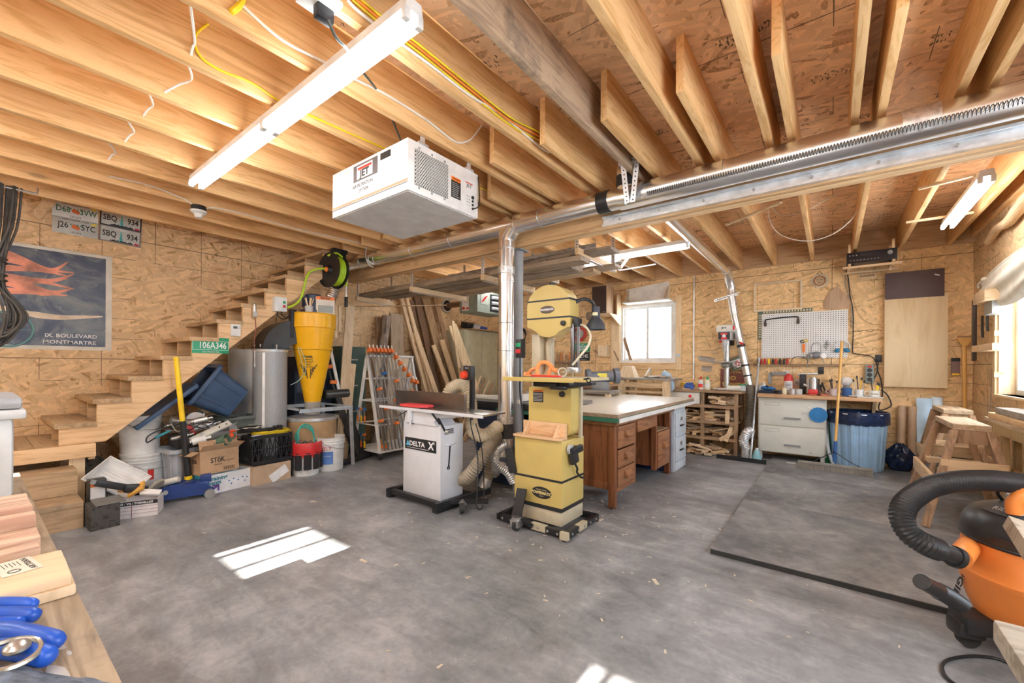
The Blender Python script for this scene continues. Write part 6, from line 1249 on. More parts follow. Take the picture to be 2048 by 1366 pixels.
MB().bar((-1.47, 2.64, .60), (-1.46, 2.66, .48), .09, .035, (1, 0, 0), bev=.012).bar((-1.455, 2.60, .57), (-1.435, 2.72, .59), .05, .03, (1, 0, 0), bev=.008).done('holster', BLACK, t2); MB().cyl((-1.485, 2.62, .585), (-1.465, 2.62, .585), .035, seg=16).done('ring', GREYL, t2); MB().tube([(-1.46, 2.66, .48), (-1.45, 2.68, .44), (-1.465, 2.70, .41), (-1.45, 2.73, .37), (-1.44, 2.76, .36)], .008, 8, smooth=4).done('cord', BLACK, t2)
# ================= DESK AND TABLE BOARDS =================
t = T('pedestal_desk', 'old mahogany pedestal desk with drawers under the big white boards', 'desk', (-1.8, 4.0, 0), world=True)
dx0, dx1, dy0, dy1 = -2.22, -1.41, 3.24, 4.76
MB().box(dx0 - .03, dx1 + .03, dy0 - .03, dy1 + .03, .69, .722, bev=.006).done('desk_top', DESK_X, t)
def legp(x, y): MB().bar((x, y, .69), (x, y, .0), .055, .055, (1, 0, 0), bev=.003).done('leg', DESK, t); MB().cyl((x, y, .012), (x, y, 0), .03, seg=10).done('foot_glide', BLACKM, t)
for x in (dx0 + .03, dx1 - .03):
    for y in (dy0 + .03, dy0 + .47, dy1 - .47, dy1 - .03):
        if (y in (dy0 + .03, dy1 - .03)): legp(x, y)
        else: MB().bar((x, y, .69), (x, y, .12), .045, .045, (1, 0, 0)).done('stile', DESK, t)
MB().box(dx0 + .05, dx1 - .05, dy0 + .018, dy0 + .035, .20, .69).box(dx0 + .05, dx1 - .05, dy0 + .012, dy0 + .04, .15, .21, bev=.002).box(dx0 + .05, dx1 - .05, dy0 + .012, dy0 + .04, .63, .69, bev=.002).done('end_panel', DESK, t)
MB().box(dx0 + .05, dx1 - .05, dy0 + .44, dy0 + .455, .15, .69).box(dx0 + .05, dx1 - .05, dy1 - .455, dy1 - .44, .15, .69).box(dx0 + .05, dx1 - .05, dy1 - .035, dy1 - .018, .15, .69).box(dx0 + .01, dx0 + .03, dy0 + .05, dy1 - .05, .2, .69).done('inner_panel', DESK, t)
MB().box(dx1 - .02, dx1, dy0 + .058, dy0 + .45, .13, .165, bev=.002).done('bottom_rail', DESK_X, t); MB().box(dx1 - .02, dx1, dy1 - .45, dy1 - .058, .13, .165, bev=.002).done('bottom_rail', DESK_X, t)
def drawer(y0, y1, z0, z1, pull=True):
    d = MB().box(dx1 - .012, dx1 + .004, y0, y1, z0, z1, bev=.004).done('drawer', DESK_X, t)
    if pull:
        c = (y0 + y1) / 2 + .0; z = (z0 + z1) / 2 + .01
        MB().prism([(0, -.012), (.034, -.022), (.036, -.008), (.006, .034), (0, .034)], Matrix(((1, 0, 0, dx1 + .004), (0, 0, 1, c - .06), (0, 1, 0, z), (0, 0, 0, 1))), .12).done('pull', DESK_X, d)
    else: MB().cyl((dx1 + .004, (y0 + y1) / 2, (z0 + z1) / 2), (dx1 + .012, (y0 + y1) / 2, (z0 + z1) / 2), .01, seg=12).done('lock', STEEL, d)
drawer(dy0 + .07, dy0 + .44, .49, .675); drawer(dy0 + .07, dy0 + .44, .325, .475); drawer(dy0 + .07, dy0 + .44, .17, .315)
drawer(dy0 + .50, dy1 - .50, .575, .68, False); drawer(dy1 - .44, dy1 - .07, .17, .50)
MB().box(dx1 - .30, dx1 - .01, dy1 - .44, dy1 - .07, .505, .515).box(dx1 - .30, dx1 - .29, dy1 - .44, dy1 - .07, .515, .69).done('cubby_shelf', OAK_X, t)
one(MB().box(-2.62, -1.345, 3.17, 5.50, .7235, .758, bev=.002), 'work_board', plain('board_edge_green', (.035, .17, .11), .5), 'dark green edged board lying between the desk top and upper boards', 'board')
one(MB().box(-1.345, -1.335, 3.17, 5.50, .7235, .758), 'edge_strip', WHITE, 'white painted edge strip along the aisle side of the green board', 'edge strip')
t = T('table_sheet', 'large white topped particle board sheet covering the desk', 'table top', (-2.0, 4.3, .758), world=True)
MB().box(-2.64, -1.36, 3.18, 5.52, .7585, .788, bev=.002).done('core', wood('particle_core', (.40, .28, .20), (.30, .20, .13), 'y', knots=False), t); MB().box(-2.64, -1.36, 3.18, 5.52, .788, .792, bev=.001).done('laminate', plain('laminate_cream', (.80, .75, .64), .28, var=.03), t)
one(MB().ball((-1.40, 5.49, .812), .02), 'red_knob', RED, 'small red ball knob at the far corner of the white table top', 'knob')
t = T('file_cabinet', 'light grey two drawer file cabinet standing past the desk', 'file cabinet', (-1.72, 5.02, 0))
FG = plain('file_grey', (.56, .62, .68), .4)
MB().box(-.33, .33, -.22, .22, 0, .715, bev=.004).done('body', FG, t)
for z in (.15, .43):
    d = MB().box(.33, .345, -.20, .205, z - .04, z + .225, bev=.003).done('drawer', FG, t); MB().box(.345, .350, -.03, .03, z + .13, z + .17).done('label_holder', STEEL, d); MB().box(.345, .365, -.06, .06, z + .07, z + .085, bev=.003).done('handle', BLACKM, d)
MB().box(.33, .343, -.20, .205, .01, .10, bev=.003).done('kick_panel', FG, t)
one(MB().box(-1.96, -1.42, 4.785, 4.797, 0, .62), 'navy_panel', plain('navy_panel', (.02, .04, .15), .5), 'navy blue panel edge standing between the desk and grey file cabinet', 'panel')
# ================= WINDOW WALL: BENCHES =================
def Bk(px, py, y=6.62): return YP(px, py, y)
t = T('side_bench', 'long low bench with grey top under the window wall tools', 'workbench', (-3.4, 6.2, 0), world=True)
MB().box(-3.9, -2.62, 5.85, 6.6, .84, .88, bev=.003).done('bench_top', OAK_X, t)
for x in (-3.85, -2.68):
    for y in (5.9, 6.5): MB().box(x - .04, x + .04, y - .04, y + .04, 0, .84).done('leg', LUMBER, t)
MB().box(-3.85, -2.68, 5.9, 6.5, .25, .27).done('shelf', OAK_X, t)
t = T('bench_sander', 'grey bench grinder with yellow label on its stand behind the band saw', 'bench grinder', (-2.72, 5.62, .0), world=True)
gx = lambda px, py, d=6.0: DP(px, py, d)
g0, g1 = gx(1180, 755, 5.6), gx(1228, 752, 5.6)
GB = plain('grinder_grey', (.16, .18, .22), .4)
MB().cyl(g0.lerp(g1, .05), g0.lerp(g1, .95), .075, seg=22).done('motor', GB, t); MB().cyl(g0 - (g1 - g0) * .15, g0 + (g1 - g0) * .02, .115, seg=24).done('wheel_guard', GB, t); MB().cyl(g1, g1 + (g1 - g0) * .2, .105, seg=24).done('wheel_guard', GB, t); MB().cyl(g1 + (g1 - g0) * .2, g1 + (g1 - g0) * .22, .08, seg=24).done('grinding_wheel', GREYL, t)
n_ = Vector((.6, -.79, 0)); c_ = g0.lerp(g1, .45); MB().bar(c_ + n_ * .075 + Vector((-.05, -.03, .02)), c_ + n_ * .075 + Vector((.06, .03, .02)), .06, .004, n_).done('label', plain('label_yel', (.85, .75, .10), .5), t)
cz = c_.z; MB().box(c_.x - .09, c_.x + .09, c_.y - .08, c_.y + .08, cz - .19, cz - .065, bev=.01).box(c_.x - .13, c_.x + .13, c_.y - .12, c_.y + .12, .86, cz - .19, bev=.005).done('pedestal', GREYM, t)
MB().box(c_.x - .22, c_.x + .22, c_.y - .2, c_.y + .2, .82, .86).done('stand_top', GREYWOOD, t)
for sx in (-.18, .18):
    for sy in (-.16, .16): MB().box(c_.x + sx - .03, c_.x + sx + .03, c_.y + sy - .03, c_.y + sy + .03, 0, .82).done('leg', LUMBER, t)
t = T('metal_table', 'pale grey machine table top beside the band saw', 'machine table', (-2.9, 5.0, .0), world=True)
MB().box(-3.35, -2.72, 4.7, 5.3, .80, .83, bev=.003).box(-3.25, -2.8, 4.8, 5.2, .0, .80, bev=.01).done('table', GREYL, t)
t = T('small_workbench', 'pine legged raised bench under the window', 'workbench', (-2.2, 6.1, 0), world=True)
BXa, BXb = YP(1236, 760, 5.85).x, YP(1335, 760, 5.85).x
MB().box(BXa - .03, BXb + .05, 5.82, 6.38, .985, 1.01, bev=.002).done('bench_top', GREYWOOD, t)
for x in (BXa + .05, BXb - .02):
    for y in (5.88, 6.32): MB().box(x - .045, x + .045, y - .045, y + .045, 0, .985, bev=.003).done('leg', LUMBER, t)
MB().box(BXa + .08, BXb - .06, 5.865, 5.89, .88, .95).box(BXa + .08, BXb - .06, 5.865, 5.89, .80, .83).box(BXa + .0, BXb, 5.90, 6.3, .60, .62).done('apron', LUMBER_X, t)
p = YP(1265, 752, 6.0)
t = T('wood_lantern_form', 'tapered pale wooden box form standing on the raised bench', 'wooden form', (p.x - .08, 6.05, 1.012));
MB().bm.free(); m = MB(); V = [m.bm.verts.new(v_) for v_ in ((-.13, -.1, 0), (.13, -.1, 0), (.13, .1, 0), (-.13, .1, 0), (-.07, -.06, .165), (.07, -.06, .165), (.07, .06, .165), (-.07, .06, .165))]
for f_ in ((0, 1, 2, 3), (4, 5, 6, 7), (0, 1, 5, 4), (1, 2, 6, 5), (2, 3, 7, 6), (3, 0, 4, 7)): m.bm.faces.new([V[i] for i in f_])
m.done('sides', MAPLE, t); MB().box(-.06, .06, -.05, .05, .165, .175).done('cap', OFFWHITE, t)
R = random.Random(9)
for k in range(7):
    x = YP(1285 + k * 7, 752, 6.0).x; one(MB().bar((x, 5.95 + R.uniform(0, .2), 1.02 + .008 * (k % 3)), (x + .14, 5.95 + R.uniform(0, .2), 1.022 + .01 * (k % 3)), .04 + .02 * (k % 2), .016, (0, 0, 1)), 'wood_offcut', (LUMBER_X, GREYWOOD, OFFWHITE, OAK_X)[k % 4], '%s small offcut of the scatter on the raised bench, counted from the wooden form' % ords[k], 'offcut', 'offcuts on the raised bench')
t = T('speed_square', 'small triangular square standing among offcuts on the raised bench', 'square', YP(1293, 752, 6.1), world=True); MB().bar(YP(1288, 756, 6.1), YP(1300, 736, 6.12), .02, .01, (0, 1, 0)).bar(YP(1300, 736, 6.12), YP(1301, 756, 6.12), .02, .01, (0, 1, 0)).done('square', STEEL, t)
t = T('blue_jug', 'blue plastic dust scoop leaning at the end of the raised bench', 'scoop', YP(1337, 765, 6.1), world=True); MB().tube([YP(1328, 748, 6.15), YP(1336, 752, 6.12), YP(1342, 765, 6.1), YP(1345, 782, 6.1)], lambda u: .05 - .015 * u, 14, smooth=4).done('scoop', BLUELIGHT, t)
t = T('open_shelf_unit', 'dark brown open shelf unit packed with wood scraps under the drill press', 'shelf unit', (-1.38, 6.35, 0), world=True)
ux0, ux1, uy0, uy1 = -1.92, -.965, 6.10, 6.58
MB().box(ux0 - .03, ux1 + .05, uy0 - .03, uy1, .83, .86, bev=.003).done('unit_top', OAK_X, t)
for x in (ux0, -1.42, ux1 - .045):
    for y in (uy0, uy1 - .05): MB().box(x, x + .045, y, y + .045, 0.02, .83, bev=.002).done('post', OAK, t)
for z in (.645, .43, .215): MB().box(ux0, ux1, uy0, uy1, z, z + .018).box(ux0, ux1, uy0 - .005, uy0 + .0, z - .02, z + .02).done('shelf', OAK_X, t)
MB().box(ux0, ux1, uy1 - .01, uy1, .2, .83).done('back_panel', OAK_X, t)
MB().box(ux0 + .05, -1.43, uy0 - .004, uy0 + .30, .67, .825, bev=.003).done('drawer', OFFWHITE, t)
def scraps(n, x0, x1, y0, y1, z0, z1, seed, label, group, name='wood_scrap', big=False):
    R = random.Random(seed); protos = []
    mats = [PINE_X, PINE_X, OAK_X, wood('scrap_pale', (.76, .60, .42), (.64, .46, .30), 'x', knots=False), wood('scrap_pale', (.76, .60, .42), (.64, .46, .30), 'x', knots=False)]
    for i in range(5):
        L_ = (.16, .24, .12, .30, .20)[i]; w_ = (.05, .035, .07, .05, .09)[i]; h_ = (.03, .02, .035, .018, .025)[i]
        protos.append((L_, w_, h_, mats[i]))
    first = {}
    lay = max(1, int(n / 9)); k = 0
    for i in range(n):
        pi_ = R.randrange(5); L_, w_, h_, mt = protos[pi_]
        zz = z0 + (z1 - z0 - h_) * ((i // 9) / max(1, lay)) + .004
        x = x0 + L_ / 2 + (x1 - x0 - L_) * ((i % 9) + R.uniform(.1, .9)) / 9.0; y = R.uniform(y0 + .05, y1 - .04)
        if pi_ not in first:
            o = MB().box(-L_ / 2, L_ / 2, -w_ / 2, w_ / 2, 0, h_, bev=.0015).done(name, mt); first[pi_] = o
        else: o = first[pi_].copy(); COL.objects.link(o)
        tag(o, label, 'wood scrap', group); o.location = (x, y, zz); o.rotation_euler = (R.uniform(-.12, .12), R.uniform(-.22, .22), R.choice((0, 0, PI / 2, PI / 2, .4, -.5)) + R.uniform(-.2, .2))
scraps(27, -1.36, ux1 - .06, uy0 + .0, uy1 - .1, .665, .80, 1, 'wood scrap crammed on the top shelf of the brown unit', 'scraps on the top shelf')
scraps(36, ux0 + .06, ux1 - .06, uy0, uy1 - .1, .45, .60, 2, 'wood scrap crammed on the middle shelf of the brown unit', 'scraps on the middle shelf')
scraps(32, ux0 + .06, ux1 - .06, uy0, uy1 - .1, .235, .36, 3, 'wood scrap crammed on the bottom shelf of the brown unit', 'scraps on the bottom shelf')
scraps(26, ux0 + .1, ux1 - .0, 5.98, 6.25, .0, .10, 4, 'split firewood piece heaped on the floor under the brown unit', 'firewood under the unit')
for k, (a, b_) in enumerate((((1440, 880), (1472, 862)), ((1452, 883), (1468, 845)), ((1455, 848), (1456, 818)))):
    one(MB().bar(YP(*a, 6.08), YP(*b_, 6.15), .05, .03, (0, 1, 0)), 'wood_block', LUMBER_X, ('pale stick poking out low from the bottom shelf of scraps', 'thick pale stick poking up from the bottom shelf of scraps', 'upright pale stick standing in the middle shelf of scraps')[k], 'wood scrap')
q = YP(1452, 773, 6.36); DX = q.x
t = T('drill_press', 'white topped bench drill press on the brown shelf unit', 'drill press', (DX, 6.36, .862))
MB().box(-.13, .11, -.16, .18, 0, .03, bev=.008).done('base', STEEL, t); MB().cyl((0, .05, .03), (0, .05, .80), .036, seg=20).done('column', STEEL, t)
MB().cyl((0, .05, .30), (0, .05, .38), .055, seg=20).box(-.05, .05, -.08, .04, .32, .37, bev=.01).box(-.13, .13, -.20, -.02, .375, .392, bev=.003).cyl((.05, .02, .33), (.13, .0, .31), .01).done('table', IRON, t)
MB().box(-.075, .075, -.14, .12, .68, .80, bev=.015).cyl((-.0, -.10, .68), (0, -.10, .60), .034, .03).cyl((0, -.10, .60), (0, -.10, .53), .024, .016).cyl((0, -.10, .53), (0, -.10, .42), .006).done('head', GREYL, t)
MB().box(-.10, .10, -.16, .22, .79, .885, bev=.02).done('belt_cover', OFFWHITE, t)
MB().box(-.07, .07, -.147, -.14, .69, .785, bev=.002).done('front_panel', INK, t); MB().box(-.04, .04, -.150, -.147, .75, .775).box(-.035, .035, -.150, -.147, .69, .72).done('panel_print', RED, t); MB().cyl((0, -.147, .735), (0, -.152, .735), .022, seg=14).done('depth_dial', INKW, t); txt('JET', .035, INK, t, (0, -.1605, .84), '-y', bold=.001, sx=1.3)
for a in (-.5, 1.4, 3.4): MB().cyl((.085, -.05, .70), (.085 + .13 * math.cos(a), -.10, .70 + .14 * math.sin(a)), .006).done('feed_handle', STEEL, t);
for a in (-.5, 1.4, 3.4): MB().cyl((.085 + .11 * math.cos(a), -.095, .70 + .12 * math.sin(a)), (.085 + .16 * math.cos(a), -.105, .70 + .17 * math.sin(a)), .014).done('handle_grip', RED, t)
MB().cyl((0, .20, .62), (0, .20, .80), .07, seg=18).done('motor', BLACK, t)
one(MB().bar(YP(1393, 728, 6.25), YP(1432, 727, 6.25), .01, .03, (0, 1, 0)), 'support_board', LUMBER_X, 'narrow board extending the drill press table sideways', 'board')
def wallbox(name, px0, py0, px1, py1, th, mat, label, cat, y=None, group=None, bev=.002):
    y = YB if y is None else y; a, b_ = YP(px0, py0, y), YP(px1, py1, y)
    return one(MB().box(min(a.x, b_.x), max(a.x, b_.x), y - th, y - .001, min(a.z, b_.z), max(a.z, b_.z), bev=bev), name, mat, label, cat, group)
for r_, (py, n, px0) in enumerate(((714, 16, 1398), (735, 10, 1404))):
    proto = None
    for k in range(n):
        p = YP(px0 + k * 2.0, py + k * (.35 if r_ == 0 else .1), YB)
        if proto is None: proto = MB().cyl((0, -.012, 0), (0, -.012, -.05), .005, seg=6).torus((0, -.012, .012), .010, .003, (0, 1, 0), 8, 4).done('small_key', STEEL); o = proto
        else: o = proto.copy(); COL.objects.link(o)
        o.location = p; tag(o, ('small steel tool hanging in the upper row beside the conduit', 'small steel tool hanging in the lower row above the bottles')[r_], 'small tool', ('small tools upper row', 'small tools lower row')[r_])
for k, (px, c_, l) in enumerate(((1402, OFFWHITE, 'white bottle with red print beside the drill press'), (1415, plain('glue_cream', (.75, .72, .55), .4), 'cream squeeze bottle with green cap beside the drill press'))):
    p = YP(px, 775, 6.25); t = T('squeeze_bottle', l, 'bottle', (p.x, 6.25, .862)); MB().lathe([(.001, 0), (.04, 0), (.042, .01), (.042, .10), (.02, .14), (.001, .14)], seg=18).done('body', c_, t); MB().lathe([(.018, .14), (.016, .165), (.006, .18), (.001, .19)], seg=12).done('cap', RED if k == 0 else GREEN, t); MB().grid(lambda u, v_: Vector((math.cos(-2.3 + u * 1.6) * .0428, math.sin(-2.3 + u * 1.6) * .0428, .03 + v_ * .05)), 6, 1).done('label', RED if k == 0 else INKW, t)
p = YP(1380, 775, 6.2); one(MB().box(p.x - .07, p.x + .05, 6.15, 6.28, .862, .93, bev=.012).box(p.x - .05, p.x + .03, 6.17, 6.26, .93, .955, bev=.005), 'router_box', BLUE, 'small blue clamp-on tool by the yellow dustpan on the shelf unit', 'tool')
p = YP(1380, 765, 6.45); one(MB().box(p.x - .13, p.x + .11, 6.40, 6.56, .862, .95, bev=.02), 'dust_pan_box', plain('mustard_box', (.72, .52, .12), .5), 'mustard yellow box at the foot of the conduit on the shelf unit', 'box')
for k, (a, c_) in enumerate((((1345, 776), OAK_X), ((1360, 778), LUMBER_X), ((1375, 781), OAK_X))):
    p = YP(a[0], a[1], 6.15); one(MB().box(p.x - .10, p.x + .14, 6.10 + k * .05, 6.14 + k * .05, .862, .885, bev=.002), 'thin_batten', c_, ('dark batten lying along the front of the drill press shelf top', 'pale batten lying mid way on the drill press shelf top', 'brown batten next to the bottles on the shelf top')[k], 'batten')
p = YP(1475, 765, 6.3); t = T('glass_jar', 'jar with a green lid beside the drill press base', 'jar', (p.x + .06, 6.3, .862)); MB().cyl((0, 0, 0), (0, 0, .07), .04, seg=16).done('jar', GREYL, t); MB().cyl((0, 0, .07), (0, 0, .085), .042, seg=16).done('lid', GREEN, t)
p = YP(1458, 763, 6.15); one(MB().cyl((p.x - .02, 6.14, .90), (p.x + .14, 6.16, .90), .035, seg=16), 'paper_roll', OFFWHITE, 'white paper roll lying before the drill press base', 'roll')
t = T('no_trespassing_sign', 'maroon sign with yellow letters NO TRESPASSING behind the drill press', 'sign', (YP(1468, 745, YB).x, YB - .006, YP(1468, 780, YB).z)); a, b_ = YP(1440, 737, YB), YP(1494, 776, YB); w2 = (b_.x - a.x) / 2; h_ = a.z - b_.z
MB().box(-w2, w2, -.004, .004, 0, h_ + .03, bev=.001).done('board', plain('sign_maroon', (.22, .06, .05), .5), t); SY = plain('sign_yellow', (.80, .58, .12), .5)
txt('BOUNDARY', .045, SY, t, (0, -.0045, h_ - .02), '-y'); txt('NO', .085, SY, t, (-.04, -.0045, h_ * .62), '-y', bold=.002); txt('TRESPASSING', .07, SY, t, (.0, -.0045, h_ * .28), '-y', bold=.002, sx=.72)
t = T('framed_picture', 'tilted wooden frame with green mat and red flower print', 'picture frame', YP(1476, 726, YB - .04)); t.rotation_euler = (0, -.36, 0)
MB().box(-.115, .115, -.012, .012, -.10, -.085).box(-.115, .115, -.012, .012, .085, .10).box(-.115, -.10, -.012, .012, -.085, .085).box(.10, .115, -.012, .012, -.085, .085).done('frame', OAK_X, t); MB().box(-.10, .10, -.006, .0, -.085, .085).done('mat_board', plain('mat_green', (.16, .22, .15), .6), t); MB().box(-.07, .05, -.008, -.006, -.06, .055).done('print', INKW, t)
m = MB(); R = random.Random(3)
for k in range(12): m.ball((-.01 + R.uniform(-.04, .04), -.009, R.uniform(-.04, .04)), .009, (1, .15, 1), 8)
m.done('flower_print', RED, t)
t = T('wall_shelf', 'white painted angled shelf rack above the window', 'wall shelf', (-2.5, YB, 2.3), world=True)
a, b_ = YP(1252, 575, YB - .02), YP(1338, 590, YB - .02)
MB().prism([(a.x, YP(1252, 580, YB).z), (YP(1338, 562, YB).x, YP(1338, 564, YB).z + .01), (YP(1338, 575, YB).x, YP(1338, 600, YB).z), (a.x + .03, YP(1258, 602, YB).z)], XZ(YB - .03), .02).done('back_board', plain('bright_white', (.93, .92, .88), .4), t)
zs = YP(1290, 602, YB - .15).z
MB().box(YP(1245, 605, YB - .2).x, YP(1338, 600, YB - .2).x, YB - .22, YB - .01, zs - .02, zs, bev=.002).done('shelf', WHITE, t)
for x in (a.x + .03, b_.x - .03): MB().prism([(YB - .2, zs), (YB - .03, zs), (YB - .03, zs + .22)], Matrix(((0, 0, 1, x), (1, 0, 0, 0), (0, 1, 0, 0), (0, 0, 0, 1))), .02).done('side_bracket', BEIGEWOOD, t)
c0, c1 = YP(1387, 547, YB - .015), YP(1386, 757, YB - .015)
t = T('conduit', 'thin vertical grey conduit running down the wall beside the window', 'conduit', c1, world=True); MB().cyl(c0, Vector((c0.x, c0.y, c1.z)), .011, seg=10).done('pipe', GALV, t); MB().cyl(c0 - Vector((0, 0, .01)), c0 + Vector((0, 0, .03)), .016, seg=10).done('coupling', GALV, t)
t = T('wall_speaker', 'brown cloth fronted loudspeaker on a wooden wall bracket', 'speaker', (-2.97, 6.2, 2.0), world=True)
MB().box(-3.10, -2.84, 6.18, 6.45, 2.02, 2.47, bev=.003).done('cabinet', wood('speaker_box', (.50, .33, .19), (.38, .23, .12), 'z', knots=False), t); MB().box(-3.09, -2.85, 6.172, 6.18, 2.03, 2.46, bev=.002).done('grille_cloth', BROWNF, t)
MB().box(-3.12, -2.78, 6.17, 6.60, 2.0, 2.018).prism([(6.2, 2.0), (6.62, 2.0), (6.62, 1.86), (6.58, 1.86)], Matrix(((0, 0, 1, -2.80), (1, 0, 0, 0), (0, 1, 0, 0), (0, 0, 0, 1))), .02).box(-2.80, -2.78, 6.45, 6.62, 2.018, 2.35).box(-3.02, -2.86, 6.44, 6.46, 2.47, 2.54).done('bracket', LUMBER_X, t); MB().box(-2.90, -2.87, 6.170, 6.172, 2.045, 2.05).done('maker_plate', GREYL, t)
t = T('vermont_plate', 'green and white plate reading I AM VERMONT STRONG', 'novelty plate', YP(1164, 695, YB - .008)); MB().box(-.15, .15, 0, .004, -.075, .075, bev=.001).done('plate', PLG, t); txt('I AM', .03, INKW, t, (0, -.001, .052), '-y'); txt('VERMONT', .05, INKW, t, (0, -.001, .012), '-y', bold=.002); txt('STRONG', .055, INKW, t, (0, -.001, -.035), '-y', bold=.002)
t = T('old_plate', 'black licence plate reading CZ145 below the green novelty plate', 'licence plate', YP(1165, 713, YB - .008)); MB().box(-.14, .14, 0, .004, -.075, .075, bev=.001).done('plate', plain('plate_dark', (.03, .035, .03), .5), t); txt('CZ145', .09, INKW, t, (0, -.001, .005), '-y', bold=.001, sx=.85); txt('VERMONT 76', .02, INKW, t, (0, -.001, -.058), '-y')
t = T('circular_saw_blade_case', 'round red chainsaw wheel shaped case on the wall behind the lamp', 'tool case', YP(1160, 668, YB - .03)); MB().lathe([(.001, .0), (.10, .0), (.13, .0), (.13, .04), (.11, .04), (.10, .02), (.001, .02)], seg=28, axis=(0, -1, 0)).done('case', plain('case_red', (.55, .05, .03), .45), t); MB().lathe([(.001, .02), (.085, .02), (.08, .035), (.001, .035)], seg=20, axis=(0, -1, 0)).done('blade', STEEL, t)
t = T('small_cabinet', 'small tan wooden key cabinet hanging beside the window', 'wall cabinet', YP(1206, 713, YB - .03)); MB().box(-.085, .085, -.04, .03, 0, .19, bev=.003).done('door', MAPLE, t); MB().box(.085, .10, -.03, .03, .0, .19).done('side', BEIGEWOOD, t); MB().ball((-.02, -.045, .09), .006).done('knob', OAK, t)
one(MB().cyl(YP(1176, 632, YB - .08), YP(1182, 632, YB - .02), .07, seg=22), 'steel_bowl', STEEL, 'round steel reflector on the wall behind the lamp', 'reflector')
for k, px in enumerate((1181, 1187, 1193)):
    one(MB().bar(YP(px, 682, YB - .01), YP(px, 732, YB - .01), .012, .012, (0, 1, 0)), 'wood_clamp_bar', LUMBER, ('thin wooden strip hanging next to the green plate', 'thin wooden strip hanging between two others by the green plate', 'thin wooden strip hanging closest to the key cabinet')[k], 'wood strip')
t = T('tool_rail', 'wooden rail holding a row of chisels and hammers', 'tool rail', YP(1115, 725, YB - .03)); a, b_ = YP(1090, 726, YB - .03), YP(1158, 726, YB - .03); w_ = (b_.x - a.x) / 2; MB().box(-w_, w_, -.04, .03, -.012, .012, bev=.002).done('rail', OAK_X, t)
proto = None
for k in range(11):
    p = YP(1093 + k * 5.8, 722, YB - .045); hgt = (.10, .17, .13, .12, .11, .15, .12, .10, .14, .11, .12)[k]
    t = T('hand_chisel', '%s wooden handled tool in the rail, counted from the band saw column' % ords[k], 'hand tool', (p.x, p.y, p.z - .02), 0, 'wooden handled tools in the rail')
    MB().cyl((0, 0, .03), (0, 0, .03 + hgt), .011, .013, 10).done('handle', (LUMBER, OAK, plain('tool_orange', (.75, .25, .06), .5))[k % 3], t); MB().bar((0, 0, .03), (0, 0, -.10), .014, .005, (0, 1, 0)).done('blade', STEEL, t)
for k, (px, y0, y1, l) in enumerate(((1078, 675, 712, 'long dark file hanging above the tool rail'), (1090, 672, 708, 'thin steel file hanging above the tool rail'), (1100, 672, 682, 'short dark tool hanging above the tool rail'))):
    one(MB().bar(YP(px, y0, YB - .015), YP(px, y1, YB - .015), .02, .01, (0, 1, 0)).torus(YP(px, y0 - 2, YB - .015), .012, .004, (0, 1, 0), 10, 5), 'hand_file', (BLACKM, STEEL, BLACKM)[k], l, 'hand tool')
t = T('trouble_cord', 'black coiled cord hanging on the wall beside the steel post', 'cord', YP(1044, 668, 6.56)); m = MB()
for k in range(4): m.torus((0, -.02 * k, -.02 * k), .11 + .01 * k, .008, (.2, 1, 0), 24, 6, 1.)
m.done('coil', BLACK, t)
for k, (a, b_, w_) in enumerate((((1228, 702), (1238, 722), .02), ((1187, 700), (1196, 706), .015))):
    one(MB().bar(YP(*a, YB - .02), YP(*b_, YB - .02), w_, .02, (0, 1, 0)), 'peg', OAK_X, ('small dark wall peg near the window casing', 'small dark wall peg beside the wooden strips')[k], 'peg')
t = T('oak_ply_scrap', 'thin curved wood shaving sliver standing on the window sill', 'sliver', YP(1248, 722, YB + .0), world=True); MB().bar(YP(1262, 722, YB + .02), YP(1248, 676, YB + .03), .05, .006, (0, 1, 0)).done('sliver', OAK, t)
wallbox('window_note', 1352, 708, 1361, 714, .024, plain('note_blue', (.55, .62, .66), .5), 'small pale blue sticker on the window casing', 'sticker', y=YB - .0)
wallbox('key_holder', 1425, 703, 1435, 707, .03, LUMBER_X, 'little pale wood hook rack between conduit and drill press column', 'hook rack')
# ================= PEGBOARD WALL =================
t = T('receiver_shelf', 'hanging wooden stick shelf holding the stereo receiver', 'hanging shelf', (.4, 6.3, 2.27), world=True)
r0, r1 = YP(1684, 534, 6.30), YP(1800, 524, 6.30)
zsh = YP(1740, 533, 6.30).z
MB().box(r0.x, r1.x, 6.16, 6.185, zsh - .025, zsh, bev=.002).box(r0.x, r1.x, 6.52, 6.545, zsh - .025, zsh, bev=.002).done('shelf_rail', LUMBER_X, t)
for x in (r0.x + .06, r1.x - .07):
    for y in (6.19, 6.5): MB().box(x - .012, x + .012, y, y + .022, zsh - .03, 2.60, bev=.001).done('hanger_stick', LUMBER, t)
    MB().box(x - .012, x + .012, 6.12, 6.58, zsh, zsh + .022, bev=.001).done('cross_stick', LUMBER_Y, t)
t = T('stereo_receiver', 'black stereo receiver on the hanging shelf at the ceiling', 'receiver', ((r0.x + r1.x) / 2, 6.32, zsh + .0235))
MB().box(-.215, .215, -.13, .17, .01, .135, bev=.003).done('case', BLACK, t); MB().box(-.215, .215, -.134, -.13, .01, .135).done('front_panel', plain('stereo_face', (.015, .015, .02), .25), t)
MB().box(-.10, .08, -.1355, -.134, .085, .115).done('display', plain('stereo_display', (.03, .035, .05), .1), t); MB().lathe([(.001, .02), (.022, .02), (.024, 0), (.001, 0)], (.155, -.134, .09), 22, (0, -1, 0)).done('volume_knob', GREYM, t)
m = MB()
for k in range(9): m.box(-.19 + k * .03, -.175 + k * .03, -.1365, -.134, .04, .047)
